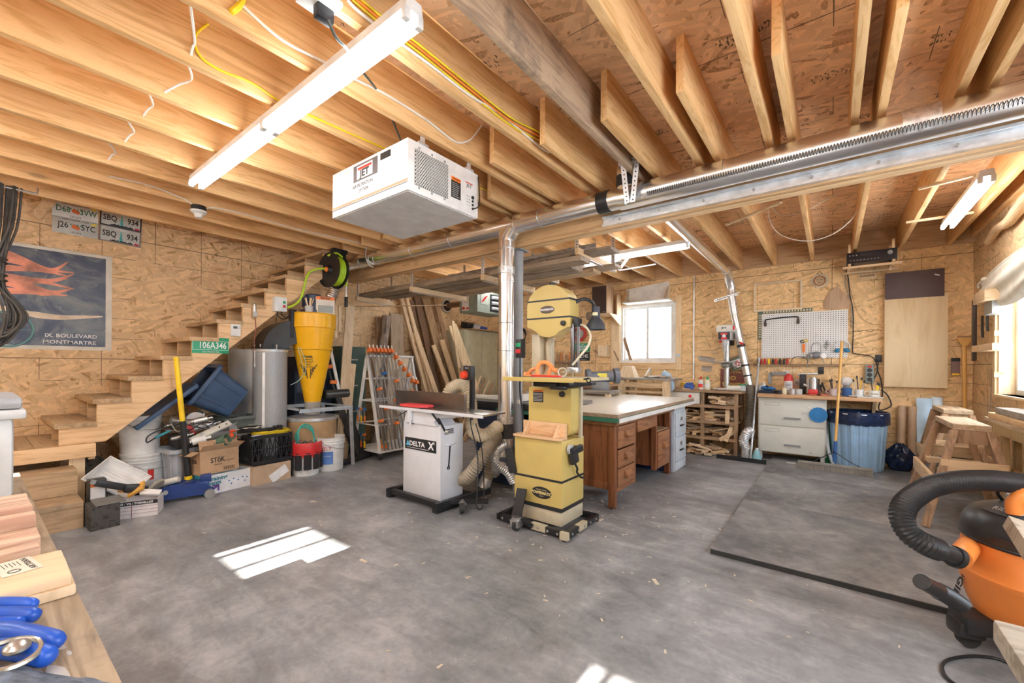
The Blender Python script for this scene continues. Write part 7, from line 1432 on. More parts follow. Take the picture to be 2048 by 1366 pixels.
for k in range(3): m.cyl((-.19 + k * .03, -.134, .10), (-.19 + k * .03, -.14, .10), .007, seg=8)
m.done('buttons', GREYM, t)
for x in (-.17, .17): MB().cyl((x, -.08, 0), (x, -.08, .01), .02, seg=10).done('foot', RUBBER, t)
a, b_ = YP(1507, 571, YB - .02), YP(1604, 618, YB - .02)
t = T('picture_stretcher', 'long open unpainted wooden frame hanging above the green square', 'frame', (a.x, YB, b_.z), world=True)
zt = a.z + .02; zb = b_.z
m = MB()
for q in ((a.x, b_.x, zt - .022, zt), (a.x, b_.x, zb, zb + .022), (a.x, a.x + .022, zb + .022, zt - .022), (b_.x - .022, b_.x, zb + .022, zt - .022)): m.box(q[0], q[1], YB - .035, YB - .001, q[2], q[3])
m.done('frame', wood('frame_pale', (.86, .72, .52), (.78, .62, .42), 'x', knots=False), t)
t = T('sun_plaque', 'small round sun face ornament hanging on the wall', 'ornament', YP(1638, 562, YB - .01)); MB().cyl((0, 0, 0), (0, -.012, 0), .062, seg=28).done('face', plain('sun_face', (.62, .45, .26), .6), t)
m = MB()
for k in range(22): a0 = 2 * PI * k / 22; m.cyl((math.cos(a0) * .07, -.004, math.sin(a0) * .07), (math.cos(a0) * .095, -.004, math.sin(a0) * .095), .010, .004, 6)
m.done('ray', OFFWHITE, t); MB().torus((0, -.012, 0), .055, .005, (0, 1, 0), 26, 5).done('ring', plain('sun_red', (.45, .15, .07), .5), t)
MB().bar((-.03, -.013, .015), (-.008, -.013, .012), .006, .002, (0, 1, 0)).bar((.008, -.013, .012), (.03, -.013, .015), .006, .002, (0, 1, 0)).bar((-.014, -.013, -.022), (.014, -.013, -.022), .005, .002, (0, 1, 0)).done('features', INK, t); MB().tube([(-.03, 0, .09), (0, 0, .125), (.03, 0, .09)], .003, 5).done('hanger', INK, t)
q = YP(1676, 598, YB - .012)
t = T('veneer_fan', 'brown fan shaped veneer piece on the wall above the pegboard', 'veneer piece', (q.x, YB, q.z - .14), world=True)
P = [(q.x - .13, q.z - .12)] + [(q.x + .12 - .27 * math.cos(k * .17 - .1), q.z - .12 + .30 * math.sin(k * .17 + .02)) for k in range(8)] + [(q.x + .07, q.z + .05), (q.x + .105, q.z + .03), (q.x + .11, q.z - .12)]
MB().prism(P[::-1], XZ(YB - .014), .01).done('veneer', wood('veneer', (.52, .36, .23), (.42, .27, .16), 'z', knots=False), t)
t = T('forgive_sign', 'narrow wooden sign with carved letters FORGIVE', 'sign', YP(1733, 552, YB - .012)); MB().box(-.085, .085, -.006, .01, -.04, .035, bev=.002).done('board', LUMBER_X, t); txt('FORGIVE', .036, plain('burnt', (.10, .06, .03), .6), t, (0, -.007, 0), '-y', bold=.0004, sx=.95)
t = T('wire_word', 'small rusty wire cut word ornament on the wall above the power strip', 'ornament', YP(1740, 662, YB - .006)); MB().tube([(-.10, 0, -.01), (-.05, 0, .012), (0, 0, -.012), (.05, 0, .012), (.11, 0, .0)], .003, 5, smooth=4).tube([(-.09, 0, .01), (.0, 0, .014), (.10, 0, .008)], .002, 5).done('wire', plain('rust', (.20, .11, .06), .7), t)
a, b_ = YP(1516, 622, YB - .01), YP(1624, 612, YB - .01); c_ = YP(1520, 680, YB - .01)
t = T('perforated_square', 'green perforated layout square hung around the pegboard corner', 'square', (a.x, YB, c_.z), world=True)
GS = plain('square_green', (.12, .17, .11), .5)
MB().box(a.x, b_.x, YB - .012, YB - .006, a.z - .045, a.z).box(a.x, a.x + .045, YB - .012, YB - .006, c_.z, a.z - .045).done('square', GS, t)
m = MB()
for k in range(18): m.box(a.x + .06 + k * .032, a.x + .078 + k * .032, YB - .0128, YB - .012, a.z - .038, a.z - .010)
for k in range(10): m.box(a.x + .008, a.x + .036, YB - .0128, YB - .012, a.z - .075 - k * .032, a.z - .06 - k * .032)
m.done('slot', BEIGEWOOD, t)
a, b_ = YP(1523, 632, YB - .025), YP(1695, 715, YB - .025)
pgm, nt, b = _nt('pegboard_white'); tc = nt.nodes.new('ShaderNodeTexCoord'); mp = nt.nodes.new('ShaderNodeMapping'); mp.inputs['Scale'].default_value = (1 / .0254,) * 3; nt.links.new(tc.outputs['Object'], mp.inputs['Vector'])
vf = nt.nodes.new('ShaderNodeVectorMath'); vf.operation = 'FRACTION'; nt.links.new(mp.outputs[0], vf.inputs[0]); s3 = nt.nodes.new('ShaderNodeSeparateXYZ'); nt.links.new(vf.outputs[0], s3.inputs[0])
dx = _math(nt, 'SUBTRACT', s3.outputs[0], .5); dz = _math(nt, 'SUBTRACT', s3.outputs[2], .5)
rr = _math(nt, 'ADD', _math(nt, 'MULTIPLY', dx, dx), _math(nt, 'MULTIPLY', dz, dz)); hole = _math(nt, 'LESS_THAN', rr, .04)
nt.links.new(_mix(nt, hole, (.80, .81, .80), (.06, .05, .04)), b.inputs['Base Color']); b.inputs['Roughness'].default_value = .4
t = T('pegboard', 'white perforated pegboard on the window wall', 'pegboard', (a.x, YB, b_.z), world=True)
MB().box(a.x, b_.x, YB - .03, YB - .024, b_.z, a.z + .02).done('panel', pgm, t); MB().box(a.x, b_.x, YB - .024, YB - .001, b_.z, b_.z + .03).box(a.x, b_.x, YB - .024, YB - .001, a.z - .01, a.z + .02).done('furring', LUMBER_X, t)
yp = YB - .045
for k, (px, py) in enumerate(((1537, 645), (1540, 672), (1552, 680), (1570, 668), (1583, 645), (1600, 635), (1640, 632), (1666, 634), (1684, 634), (1608, 665), (1632, 668))):
    p = YP(px, py, yp); o = MB().tube([(0, .015, 0), (0, -.01, 0), (0, -.02, -.03), (0, -.035, -.045)], .0025, 5, smooth=3).done('peg_hook', STEEL); o.location = p; tag(o, 'small steel hook on the white pegboard', 'hook', 'pegboard hooks')
t = T('draw_knife', 'black draw knife with two turned handles hung on the pegboard', 'draw knife', YP(1563, 642, yp), world=True)
a1, b1 = YP(1530, 640, yp), YP(1596, 634, yp)
MB().tube([a1 + Vector((0, 0, .0)), a1 + Vector((.05, 0, .008)), a1.lerp(b1, .5) + Vector((0, 0, .012)), b1 - Vector((.05, 0, -.008)), b1], .008, 8, smooth=4).done('blade', BLACKM, t)
for p in (a1, b1): MB().lathe([(.001, .0), (.008, 0), (.010, -.02), (.016, -.06), (.014, -.085), (.001, -.09)], p, 12).done('handle', plain('handle_dark', (.07, .045, .03), .4), t)
t = T('scissors', 'scissors with black and yellow handles in an orange sheath', 'scissors', YP(1607, 683, yp)); MB().torus((-.015, 0, -.0), .022, .005, (0, 1, 0), 16, 6, .7).done('handle_loop', BLACK, t); MB().torus((.02, 0, .01), .022, .005, (0, 1, 0), 16, 6, .7).done('handle_loop', YELB, t); MB().bar((0, 0, -.03), (0, 0, -.12), .03, .008, (0, 1, 0)).cyl((0, 0, -.12), (0, 0, -.15), .012, .002, 8).done('sheath', ORANGE, t)
t = T('respirator_mask', 'grey half face respirator hung by its straps on the pegboard', 'respirator', YP(1632, 710, yp - .03)); MB().ball((0, 0, 0), .055, (1, .6, .8), 16).done('facepiece', plain('resp_grey', (.20, .21, .23), .5), t)
MB().lathe([(.001, .03), (.032, .03), (.034, 0), (.001, 0)], (-.06, -.01, -.012), 18, (-.6, -.8, 0)).done('cartridge', GREYM, t); MB().lathe([(.001, .03), (.032, .03), (.034, 0), (.001, 0)], (.06, -.01, -.012), 18, (.6, -.8, 0)).done('cartridge', INKW, t)
MB().tube([(-.05, .02, .02), (-.045, .02, .12), (.0, .02, .16), (.045, .02, .13), (.05, .02, .02)], .004, 5, smooth=4).tube([(-.06, .01, -.03), (-.09, .01, -.12), (-.095, .01, -.16)], .004, 5, smooth=3).tube([(.06, .01, -.03), (.08, .01, -.11), (.10, .01, -.15)], .004, 5, smooth=3).done('strap', GREYM, t)
t = T('safety_glasses', 'clear safety glasses hanging on the pegboard', 'safety glasses', YP(1652, 692, yp)); MB().torus((0, 0, 0), .022, .003, (.3, 1, 0), 16, 5, 1.2).torus((.01, -.01, .03), .02, .003, (.3, 1, .2), 16, 5).tube([(0, 0, .03), (.01, 0, .07), (0, 0, -.06)], .003, 5, smooth=3).done('frame', GREYM, t)
t = T('ear_muffs', 'white and blue ear defenders hanging on the pegboard behind the broom handle', 'ear defenders', YP(1684, 695, yp - .02))
MB().tube([(-.075, 0, -.01), (-.07, 0, .04), (-.03, 0, .072), (.03, 0, .072), (.07, 0, .04), (.075, 0, -.01)], .007, 6, smooth=4).done('headband', WHITE_PL, t)
for s_ in (-1, 1): MB().ball((s_ * .045, 0, -.035), .034, (1.0, .8, .75), 14, Matrix.Rotation(s_ * .5, 3, 'Y')).done('ear_cup', plain('muff_blue', (.03, .22, .42), .4), t)
a, b_ = YP(1510, 729, YB - .03), YP(1690, 731, YB - .03)
t = T('screwdriver_rail', 'long thin wooden rail under the pegboard', 'tool rail', (a.x, YB, a.z), world=True); MB().box(a.x, b_.x, YB - .05, YB - .001, a.z - .02, a.z, bev=.001).done('rail', OAK_X, t)
for k, (px, c_) in enumerate(((1516, BLACK), (1523, RED), (1530, RED), (1538, YELB), (1546, BLACK), (1552, RED), (1560, BLACK), (1568, BLACK), (1575, RED))):
    p = YP(px, 728, YB - .03); t = T('screwdriver', '%s screwdriver in the wooden rail, counted from the slanted duct' % ords[k], 'screwdriver', (p.x, YB - .035, a.z - .0), 0, 'screwdrivers in the rail')
    MB().lathe([(.001, .002), (.010, .002), (.012, .02), (.013, .06), (.008, .075), (.001, .078)], seg=10).done('handle', c_, t); MB().cyl((0, 0, -.09 - .02 * (k % 3)), (0, 0, .002), .003, seg=6).done('blade', STEEL, t)
t = T('hack_saw', 'thin wire framed hack saw hung on the rail beneath the pegboard', 'saw', YP(1598, 722, YB - .04)); MB().tube([(-.09, 0, -.06), (-.08, 0, .02), (-.03, 0, .055), (.04, 0, .05), (.085, 0, .02), (.09, 0, -.05)], .004, 6, smooth=4).done('frame', BLACKM, t)
t = T('steel_square', 'grey carpenter square leaning on the wall by the extinguisher', 'square', YP(1540, 768, YB - .03), world=True); a1, b1, c1 = YP(1540, 768, YB - .03), YP(1540, 747, YB - .03), YP(1578, 747, YB - .03); MB().bar(a1, b1, .04, .003, (0, 1, 0)).bar(b1, c1, .04, .003, (0, 1, 0)).done('blade', GREYM, t)
# ================= METAL CABINET AND BENCH TOP =================
WX0, WX1, WY0, WZ = -.745, .445, 6.10, .842
t = T('lateral_cabinet', 'pale grey two drawer metal lateral cabinet under the wooden bench top', 'cabinet', (-.393, 6.39, .021))
CG = plain('cabinet_putty', (.68, .68, .62), .38, var=.03)
MB().box(-.35, .35, -.215, .215, .09, .775, bev=.005).done('body', CG, t)
for k, (z0, z1) in enumerate(((.10, .42), (.436, .75))):
    d = MB().box(-.335, .335, -.23, -.215, z0, z1, bev=.003).done('drawer', CG, t); MB().bar((-.07, -.24, (z0 + z1) / 2 - .06), (.10, -.24, (z0 + z1) / 2 - .06), .012, .02, (0, 0, 1), bev=.003).done('handle', GREYM, d)
    m = MB(); zc = z1 - .05
    for q_ in ((-.27, -.12, zc - .02, zc - .017), (-.27, -.12, zc + .017, zc + .02), (-.27, -.267, zc - .017, zc + .017), (-.123, -.12, zc - .017, zc + .017)): m.box(q_[0], q_[1], -.232, -.229, q_[2], q_[3])
    m.done('label_frame', GREYM, d)
MB().cyl((.20, -.23, .13), (.20, -.235, .13), .008, seg=10).done('lock', STEEL, t)
for x in (-.33, .31):
    for y in (-.19, .19): MB().box(x - .015, x + .025, y - .015, y + .02, 0, .09).done('leg', CG, t)
t2 = T('plastic_dish', 'round blue plastic lid stuck on the upper cabinet drawer', 'lid', (-.122, 6.158, .615)); MB().lathe([(.001, .0), (.06, .004), (.08, .0), (.09, .008), (.09, .012), (.001, .012)], seg=32, axis=(0, -1, 0)).done('dish', plain('lid_blue', (.02, .22, .55), .35), t2); MB().torus((0, -.010, 0), .05, .003, (0, 1, 0), 28, 5).done('ridge', plain('lid_blue', (.02, .22, .55), .35), t2)
for k, (x, z) in enumerate(((-.27, .625), (-.25, .645), (-.255, .605), (-.23, .63), (-.21, .70))):
    o = MB().cyl((0, 0, 0), (0, -.008, 0), .012, seg=12).done('white_magnet', WHITE_PL); o.location = (x, 6.159, z); tag(o, 'small round white magnet on the upper cabinet drawer beside the blue lid', 'magnet', 'magnets on the drawer')
t = T('bench_counter', 'wooden plank counter over the metal cabinet and trash can', 'counter', (0, 6.2, .82), world=True)
MB().box(WX0, WX1, WY0, 6.60, .802, WZ, bev=.003).done('plank', wood('counter_wood', (.58, .36, .20), (.44, .25, .13), 'x'), t); MB().bar((WX1 - .06, WY0 + .06, .82), (WX1 - .06, WY0 + .06, .0), .04, .04, (1, 0, 0)).done('leg', LUMBER, t) if False else None
for x in (.38,): MB().prism([(6.62, .50), (6.62, .80), (6.35, .80), (6.35, .77)], Matrix(((0, 0, 1, x), (1, 0, 0, 0), (0, 1, 0, 0), (0, 0, 0, 1))), .03).done('bracket', LUMBER, t)
def onC(px, y=6.15):
    y = 6.15 + (y - 5.87) * .68
    return Vector((YP(px, 780, y).x, y, WZ + .0005))
p = onC(1535); t = T('cloth_bundle', 'blue folded cloth on a navy pouch at the duct end of the counter', 'cloth', p); MB().box(-.10, .09, -.06, .06, 0, .035, bev=.012).done('pouch', plain('pouch_navy', (.02, .03, .06), .8), t); MB().grid(lambda u, v_: Vector((math.cos(2 * PI * u) * .085 * math.sin(PI * (.1 + .8 * v_)) + .01, math.sin(2 * PI * u) * .05 * math.sin(PI * (.1 + .8 * v_)), .035 + .05 * v_ * (1 + .3 * math.sin(10 * u + 4 * v_)))), 24, 6, True).done('cloth', plain('cloth_blue', (.04, .16, .40), .9), t)
p = onC(1577, 6.35); t = T('fire_extinguisher', 'red fire extinguisher with white label standing on the counter', 'fire extinguisher', p)
MB().lathe([(.001, 0), (.045, 0), (.05, .01), (.05, .20), (.035, .235), (.016, .245), (.016, .26), (.001, .26)], seg=24).done('cylinder', RED, t); MB().grid(lambda u, v_: Vector((math.cos(-2.6 + u * 2.2) * .051, math.sin(-2.6 + u * 2.2) * .051, .05 + v_ * .11)), 12, 1).done('label', INKW, t); m = MB()
for k in range(5): m.grid(lambda u, v_, k=k: Vector((math.cos(-2.2 + u * 1.3) * .0515, math.sin(-2.2 + u * 1.3) * .0515, .06 + k * .018 + v_ * .006)), 8, 1)
m.done('label_print', INK, t); MB().box(-.02, .02, -.015, .015, .255, .285).bar((-.02, 0, .285), (.09, 0, .31), .02, .008, (0, 0, 1)).bar((-.02, 0, .27), (.09, 0, .275), .02, .006, (0, 0, 1)).bar((-.02, 0, .285), (-.06, 0, .30), .012, .012).done('valve_handle', STEEL, t)
for k, (px, y, nm, mt, r, h, l) in enumerate(((1521, 6.3, 'shop_jar', GREYL, .03, .10, 'grey jar behind the blue cloth'), (1527, 6.42, 'glue_bottle', OFFWHITE, .025, .13, 'pale spray bottle behind the blue cloth'), (1560, 6.05, 'tape_roll', BLACK, .05, .05, 'black tape roll before the extinguisher'), (1569, 6.0, 'wax_tin', plain('tin_y', (.72, .64, .42), .5), .024, .085, 'cream squat tin before the extinguisher'), (1585, 6.02, 'steel_tin', STEEL, .036, .075, 'steel tin standing beside the cream tin'), (1598, 6.05, 'steel_tin', GREYL, .036, .07, 'second dull steel tin closer to the router'), (1575, 6.2, 'paper_cup', OFFWHITE, .035, .05, 'short white cup at the foot of the extinguisher'))):
    p = onC(px, y); t = T(nm, l, 'container', p); MB().lathe([(.001, 0), (r, 0), (r, h * .9), (r * .8, h), (.001, h)], seg=18).done('body', mt, t); MB().torus((0, 0, h * .9), r, .002, seg=18, k=5).done('rim', GREYM, t)
p = onC(1627, 6.2); t = T('router', 'red based chrome wood router standing on the counter', 'router', p)
MB().cyl((0, -.02, .0), (0, -.02, .012), .07, seg=24).box(-.05, .05, -.09, -.03, .012, .07, bev=.015).done('base', plain('router_red', (.65, .05, .05), .35), t); MB().cyl((0, 0, .06), (0, 0, .20), .045, .042, 20).cyl((0, 0, .2), (0, 0, .215), .03).done('motor', STEEL, t)
for s_ in (-1, 1): MB().cyl((s_ * .045, 0, .10), (s_ * .10, 0, .12), .016, .02, 12).cyl((s_ * .055, -.01, .02), (s_ * .055, -.01, .20), .008).done('handle', STEEL if s_ < 0 else BLACKM, t)
p = onC(1605, 6.42); t = T('bench_vise_tool', 'tall dark and chrome corded tool behind the router', 'power tool', p); MB().box(-.03, .04, -.03, .04, 0, .25, bev=.01).done('body', BLACKM, t); MB().bar((-.05, 0, .25), (.16, 0, .26), .05, .03, bev=.006).done('plate', STEEL, t)
p = onC(1650, 6.3); t = T('plane_wedge', 'brown wooden hand plane next to the router', 'hand plane', p); MB().prism([(-.08, 0), (.07, 0), (.08, .05), (.02, .06), (-.05, .035)], XZ(-.03), .05).done('body', OAK_X, t); MB().bar((-.03, 0, .04), (-.06, 0, .12), .02, .03, (0, 1, 0)).bar((.0, .0, .05), (-.03, .02, .15), .02, .02, (0, 1, 0)).done('handles', BLACK, t)
for k, (px, c_, l) in enumerate(((1630, plain('brick_red', (.42, .10, .05), .6), 'reddish flat sharpening stone on the counter before the router'), (1646, plain('brick_red2', (.50, .15, .08), .6), 'second reddish flat stone beside the sharpening stone'))):
    p = onC(px, 5.9); one(MB().box(p.x - .06, p.x + .06, p.y, p.y + .05, WZ + .0005, WZ + .018, bev=.003), 'sharpening_stone', c_, l, 'stone')
def mug(px, y, col, label, text=None, r=.042, h=.085, inside=()):
    p = onC(px, y); t = T('mug', label, 'mug', p); MB().lathe([(.001, 0), (r * .92, 0), (r, .01), (r, h), (r * .92, h), (r * .88, .01), (.001, .01)], seg=24).done('cup', col, t)
    MB().tube([(-r * .95, 0, h * .8), (-r * 1.5, 0, h * .75), (-r * 1.6, 0, h * .45), (-r * .95, 0, h * .2)], .006, 8, smooth=4).done('handle', col, t)
    if text: txt(text, .02, INK, t, (0, -r - .001, h * .5), '-y')
    for k, (mt, tx, ty, hh) in enumerate(inside):
        s_ = T(('pencil', 'paint_brush', 'marker')[k % 3], '%s slim tool standing in the %s' % (ords[k], label.split(' standing')[0]), 'pencil', p + Vector((0, 0, .012)), group='tools in the ' + label.split(' standing')[0])
        MB().bar((tx * .3, ty * .3, 0), (tx, ty, hh), .010, .008, (0, 1, 0)).done('shaft', mt, s_); MB().bar((tx, ty, hh), (tx * 1.15, ty * 1.15, hh + .03), .016, .010, (0, 1, 0)).done('tip', BLACK, s_)
    return t
mug(1667, 6.15, plain('mug_striped', (.60, .50, .48), .4), 'pinkish mug standing behind the broom handle', inside=((BLACK, -.03, .01, .15), (OAK, .03, -.01, .14), (BLACK, -.015, .03, .16)))
mug(1694, 6.12, plain('mug_blue', (.03, .10, .26), .35), 'dark blue mug standing on the counter between two pale mugs', r=.05, h=.10)
mug(1719, 6.1, plain('mug_white', (.70, .69, .66), .4), 'white printed mug standing with brushes in it', inside=((STEEL, -.05, .0, .16), (YELB, .02, .02, .18), (STEEL, .04, -.01, .15), (BLACK, -.02, .02, .20)))
mug(1748, 6.05, plain('mug_cream', (.74, .71, .62), .4), 'cream wide mug with yellow markers standing at the counter end', text='COFFEE', r=.052, h=.08, inside=((YELB, .03, .0, .13), (BLACK, -.02, .02, .16), (YELB, .045, .02, .12)))
p = onC(1693, 6.3); t = T('light_globe', 'round white globe bulb standing among the mugs', 'bulb', p); MB().ball((0, 0, .17), .058, seg=20).cyl((0, 0, 0), (0, 0, .12), .035, .03, 18).done('globe', INKW, t); MB().cyl((0, 0, .10), (0, 0, .125), .032).done('base', GREYM, t)
p = onC(1741, 5.93); t = T('saucer_plate', 'pale plastic tray under the cream mug', 'tray', p); MB().box(-.12, .11, -.06, .06, 0, .012, bev=.004).done('tray', GREYL, t)
p = onC(1712, 5.95); t = T('saucer_plate', 'white saucer lying before the printed mug', 'saucer', p); MB().lathe([(.001, 0), (.04, 0), (.07, .012), (.068, .016), (.001, .006)], seg=24).done('dish', INKW, t)
t = T('power_strip', 'grey green metal power strip with black sockets on the wall', 'power strip', YP(1739, 748, YB - .03)); MB().box(-.04, .04, -.03, .03, -.11, .11, bev=.006).done('case', plain('strip_grey', (.22, .27, .25), .4), t)
for z in (.045, -.01, -.065): MB().cyl((.0, -.03, z), (0, -.034, z), .024, seg=18).done('socket', BLACK, t)
MB().box(-.02, .02, -.036, -.03, .078, .1, bev=.002).done('switch', RED, t)
for k, (px, py, l) in enumerate(((1757, 717, 'black outlet with plug beside the plywood door panel'), (1642, 741, 'black outlet box above the router'), (1594, 765, 'beige wall outlet beside the fire extinguisher'))):
    t = T('wall_outlet', l, 'outlet', YP(px, py, YB - .01)); MB().box(-.03, .03, -.012, .009, -.045, .045, bev=.004).done('plate', BLACK if k < 2 else OFFWHITE, t); MB().box(-.015, .015, -.03, -.012, -.02, .015, bev=.003).done('plug', BLACKM if k < 2 else plain('beige_plug', (.4, .36, .28), .5), t)
def wcable(pts, r, mat, label, y=YB - .03): return one(MB().tube([YP(a, b_, y) for a, b_ in pts], r, 6, smooth=5), 'wall_cable', mat, label, 'cable')
wcable([(1692, 540), (1696, 560), (1699, 590), (1705, 620), (1706, 660), (1705, 700), (1709, 707), (1740, 712), (1752, 725), (1754, 745), (1745, 762)], .006, BLACK, 'black cord running from the receiver down to the power strip')
wcable([(1690, 540), (1690, 575), (1702, 605), (1703, 650)], .004, GREYM, 'thin grey cord hanging from the receiver beside the black one')
wcable([(1757, 722), (1755, 740), (1762, 760), (1765, 790), (1758, 812), (1760, 820), (1772, 818), (1783, 810), (1775, 790), (1762, 780)], .007, BLACK, 'thick black cord looping down over the end of the counter', y=YB - .06)
wcable([(1686, 540), (1700, 580), (1715, 625), (1735, 645), (1762, 650)], .003, plain('twine', (.42, .28, .16), .7), 'loose brown twine hanging from the receiver shelf')
wallbox('dark_panel', 1769, 548, 1887, 592, .03, plain('chalk_plum', (.095, .06, .065), .5), 'dark plum chalkboard panel over the plywood sheet', 'panel', y=YB - .07)
o = wallbox('plywood_door_panel', 1767, 597, 1892, 776, .09, PLY, 'large pale plywood cabinet door panel on the window wall', 'panel')
t = T('stick_chalk', 'white chalk mark tape on the corner of the plum panel', 'tape', YP(1873, 550, YB - .105)); MB().bar((-.02, 0, .012), (.02, 0, -.006), .012, .002, (0, 1, 0)).done('tape', INKW, t)
t = T('shovel_handle', 'yellow varnished D grip shovel handle leaning in the corner', 'shovel', (1.13, 6.5, 0), world=True)
p0, p1 = YP(1927, 815, 6.48), YP(1928, 690, 6.55); pb = Vector((p0.x + .0, 6.40, .30)); VH = plain('varnish', (.68, .38, .10), .35)
MB().cyl(pb, p1, .019, seg=14).prism([(-.02, 0), (.02, 0), (.055, .075), (.05, .09), (-.05, .09), (-.055, .075)], Matrix.Translation(p1 + Vector((0, .012, -.01))) @ Matrix(((1, 0, 0, 0), (0, 0, -1, 0), (0, 1, 0, 0), (0, 0, 0, 1))), .028).done('handle', VH, t)
MB().cyl(p1 + Vector((-.05, 0, .085)), p1 + Vector((.05, 0, .085)), .014).done('grip', plain('grip_brown', (.35, .2, .1), .5), t); MB().bar(pb, Vector((pb.x, 6.36, .01)), .20, .012, (0, 1, 0)).done('blade', BLACKM, t)
t = T('hanging_package', 'blister packed saw blades hanging by the shovel grip', 'package', YP(1911, 732, YB - .015)); MB().box(-.035, .035, -.008, .012, -.10, .09, bev=.003).done('pack', plain('pack_purple', (.28, .17, .17), .5), t); MB().box(-.035, .035, -.010, -.008, .05, .09).done('header', BLACK, t); MB().box(-.03, .03, -.0095, -.008, -.10, -.08).done('footer', YELB, t)
# ================= FLOOR ITEMS BY THE WINDOW WALL =================
t = T('trash_can', 'galvanised ribbed trash can lined with a dark blue bag', 'trash can', (.245, 6.28, .022))
MB().lathe([(.001, 0), (.225, 0), (.228, .02), (.229, .04), (.230, .06), (.258, .56), (.260, .59), (.262, .62), (.27, .63), (.262, .64), (.25, .62), (.215, .02), (.001, .02)], seg=160, wob=lambda u, z: 1 + (.020 * (1 if math.sin(u * 2 * PI * 20) > 0 else -1.8) if .03 < z < .6 else 0)).done('can', plain('zinc_blue', (.36, .57, .80), .38, .2, var=.06, scale=8), t)
MB().lathe([(.235, .50), (.275, .52), (.282, .60), (.278, .655), (.262, .66), (.24, .60), (.15, .50), (.001, .48)], seg=64, wob=lambda u, z: 1 + .018 * math.sin(u * 61 + z * 30) + .01 * math.sin(u * 131)).done('liner_bag', BAG, t)
MB().torus((0, 0, .635), .272, .007, seg=48).done('rim', GALV, t)
t = T('green_bin', 'dark green ribbed bin partly hidden behind the trash can', 'bin', (-.0, 6.46, .022)); MB().lathe([(.001, 0), (.10, 0), (.12, .60), (.115, .60), (.095, .02), (.001, .02)], seg=28).done('bin', plain('bin_green', (.02, .30, .12), .4), t)
t = T('push_broom', 'push broom with varnished handle, blue end and grey bristles standing by the trash can', 'push broom', (.03, 5.87, .022), world=True)
h0, h1 = Vector((.03, 5.90, .12)), Vector((.093, 6.15, 1.485)); hm = h0.lerp(h1, .17)
MB().cyl(h0, hm, .016, seg=14).done('blue_end', plain('broom_blue', (.02, .10, .32), .4), t); MB().cyl(hm, h1, .0145, seg=14).done('handle', VH, t)
MB().box(-.305, .36, 5.845, 5.895, .075, .105, bev=.008).done('head', plain('broom_grey', (.28, .26, .23), .7), t)
bm_ = MB(); R = random.Random(1)
for k in range(66):
    for y in (5.852, 5.868, 5.886): x = -.30 + k * .01; bm_.cyl((x, y, .076), (x + R.uniform(-.004, .004), y + (y - 5.868) * .8 - .004, .024), .0045, .006, 5, False)
bm_.done('bristles', FUR, t)
MB().tube([h0 + Vector((0, 0, .12)), (-.10, 5.875, .15), (-.17, 5.87, .105)], .005, 6).tube([h0 + Vector((0, 0, .12)), (.16, 5.875, .15), (.25, 5.87, .105)], .005, 6).done('brace', BLACKM, t)
t = T('plastic_pipe', 'curved grey pipe standing between cabinet and trash can', 'pipe', (0, 6.0, .02), world=True); MB().tube([DP(1668, 930, 4.85), DP(1658, 900, 4.9), DP(1655, 860, 5.0), DP(1657, 835, 5.1)], .016, 10, smooth=5).done('pipe', plain('pipe_pale', (.50, .55, .60), .5), t)
t = T('grey_pole', 'thin pale pole leaning between the branch duct and metal cabinet', 'pole', (-.75, 6.0, 0), world=True); MB().cyl(Vector((-.80, 5.98, .02)), YP(1518, 716, 6.55), .012, seg=10).done('pole', plain('pole_pale', (.52, .54, .56), .4, .4), t); MB().cyl(YP(1518, 722, 6.54), YP(1518, 716, 6.55), .015).done('cap', BLUELIGHT, t)
t = T('spray_bottle', 'pale blue bottle on the floor at the foot of the branch duct', 'bottle', (-.735, 6.0, .0)); MB().lathe([(.001, 0), (.05, 0), (.052, .06), (.03, .13), (.02, .15), (.001, .15)], seg=18).done('body', plain('bottle_teal', (.25, .50, .58), .35), t); MB().cyl((0, 0, .15), (0, 0, .17), .016).done('cap', INKW, t)
t = T('trash_bag', 'small knotted dark blue garbage bag on the floor beside the trash can', 'garbage bag', (.62, 6.42, .022))
R = random.Random(8)
def bagf(u, v_):
    a = 2 * PI * u; r = .135 * math.sin(PI * min(.97, .12 + v_ * .86)) ** .75 * (1 + .10 * math.sin(5 * a + 6 * v_) + .07 * math.sin(9 * a - 11 * v_)); return Vector((math.cos(a) * r, math.sin(a) * r * .8, .30 * v_ ** 1.1 * (1 + .04 * math.sin(7 * a)) + .002))
MB().grid(bagf, 40, 18, True).done('bag', BAG, t)
for k, (f0, tp, l) in enumerate((((1806, 946), (1804, 817), 'kraft paper tube standing next to the garbage bag'), ((1824, 940), (1826, 814), 'kraft paper tube tilted behind the other one'))):
    a = Vector((FL(*f0, .022).x, 6.42 + .09 * k, .022)); b_ = YP(*tp, 6.58); one(MB().cyl(a, Vector((b_.x - .0, b_.y, .74)), .036 if k == 0 else .042, seg=20), 'paper_tube', plain('kraft_tube', (.58, .42, .28), .6), l, 'tube')
t = T('metal_sheet', 'pale blue metal panel leaning on the wall behind the sawhorse', 'metal panel', (.85, 6.55, .02), world=True)
a, b_ = YP(1833, 796, 6.56), YP(1866, 796, 6.56); MB().bar(((a.x + b_.x) / 2, 6.585, a.z), ((a.x + b_.x) / 2, 6.45, .022), b_.x - a.x, .02, (0, 1, 0), bev=.003).done('panel', plain('panel_blue', (.40, .55, .68), .35, .3), t)
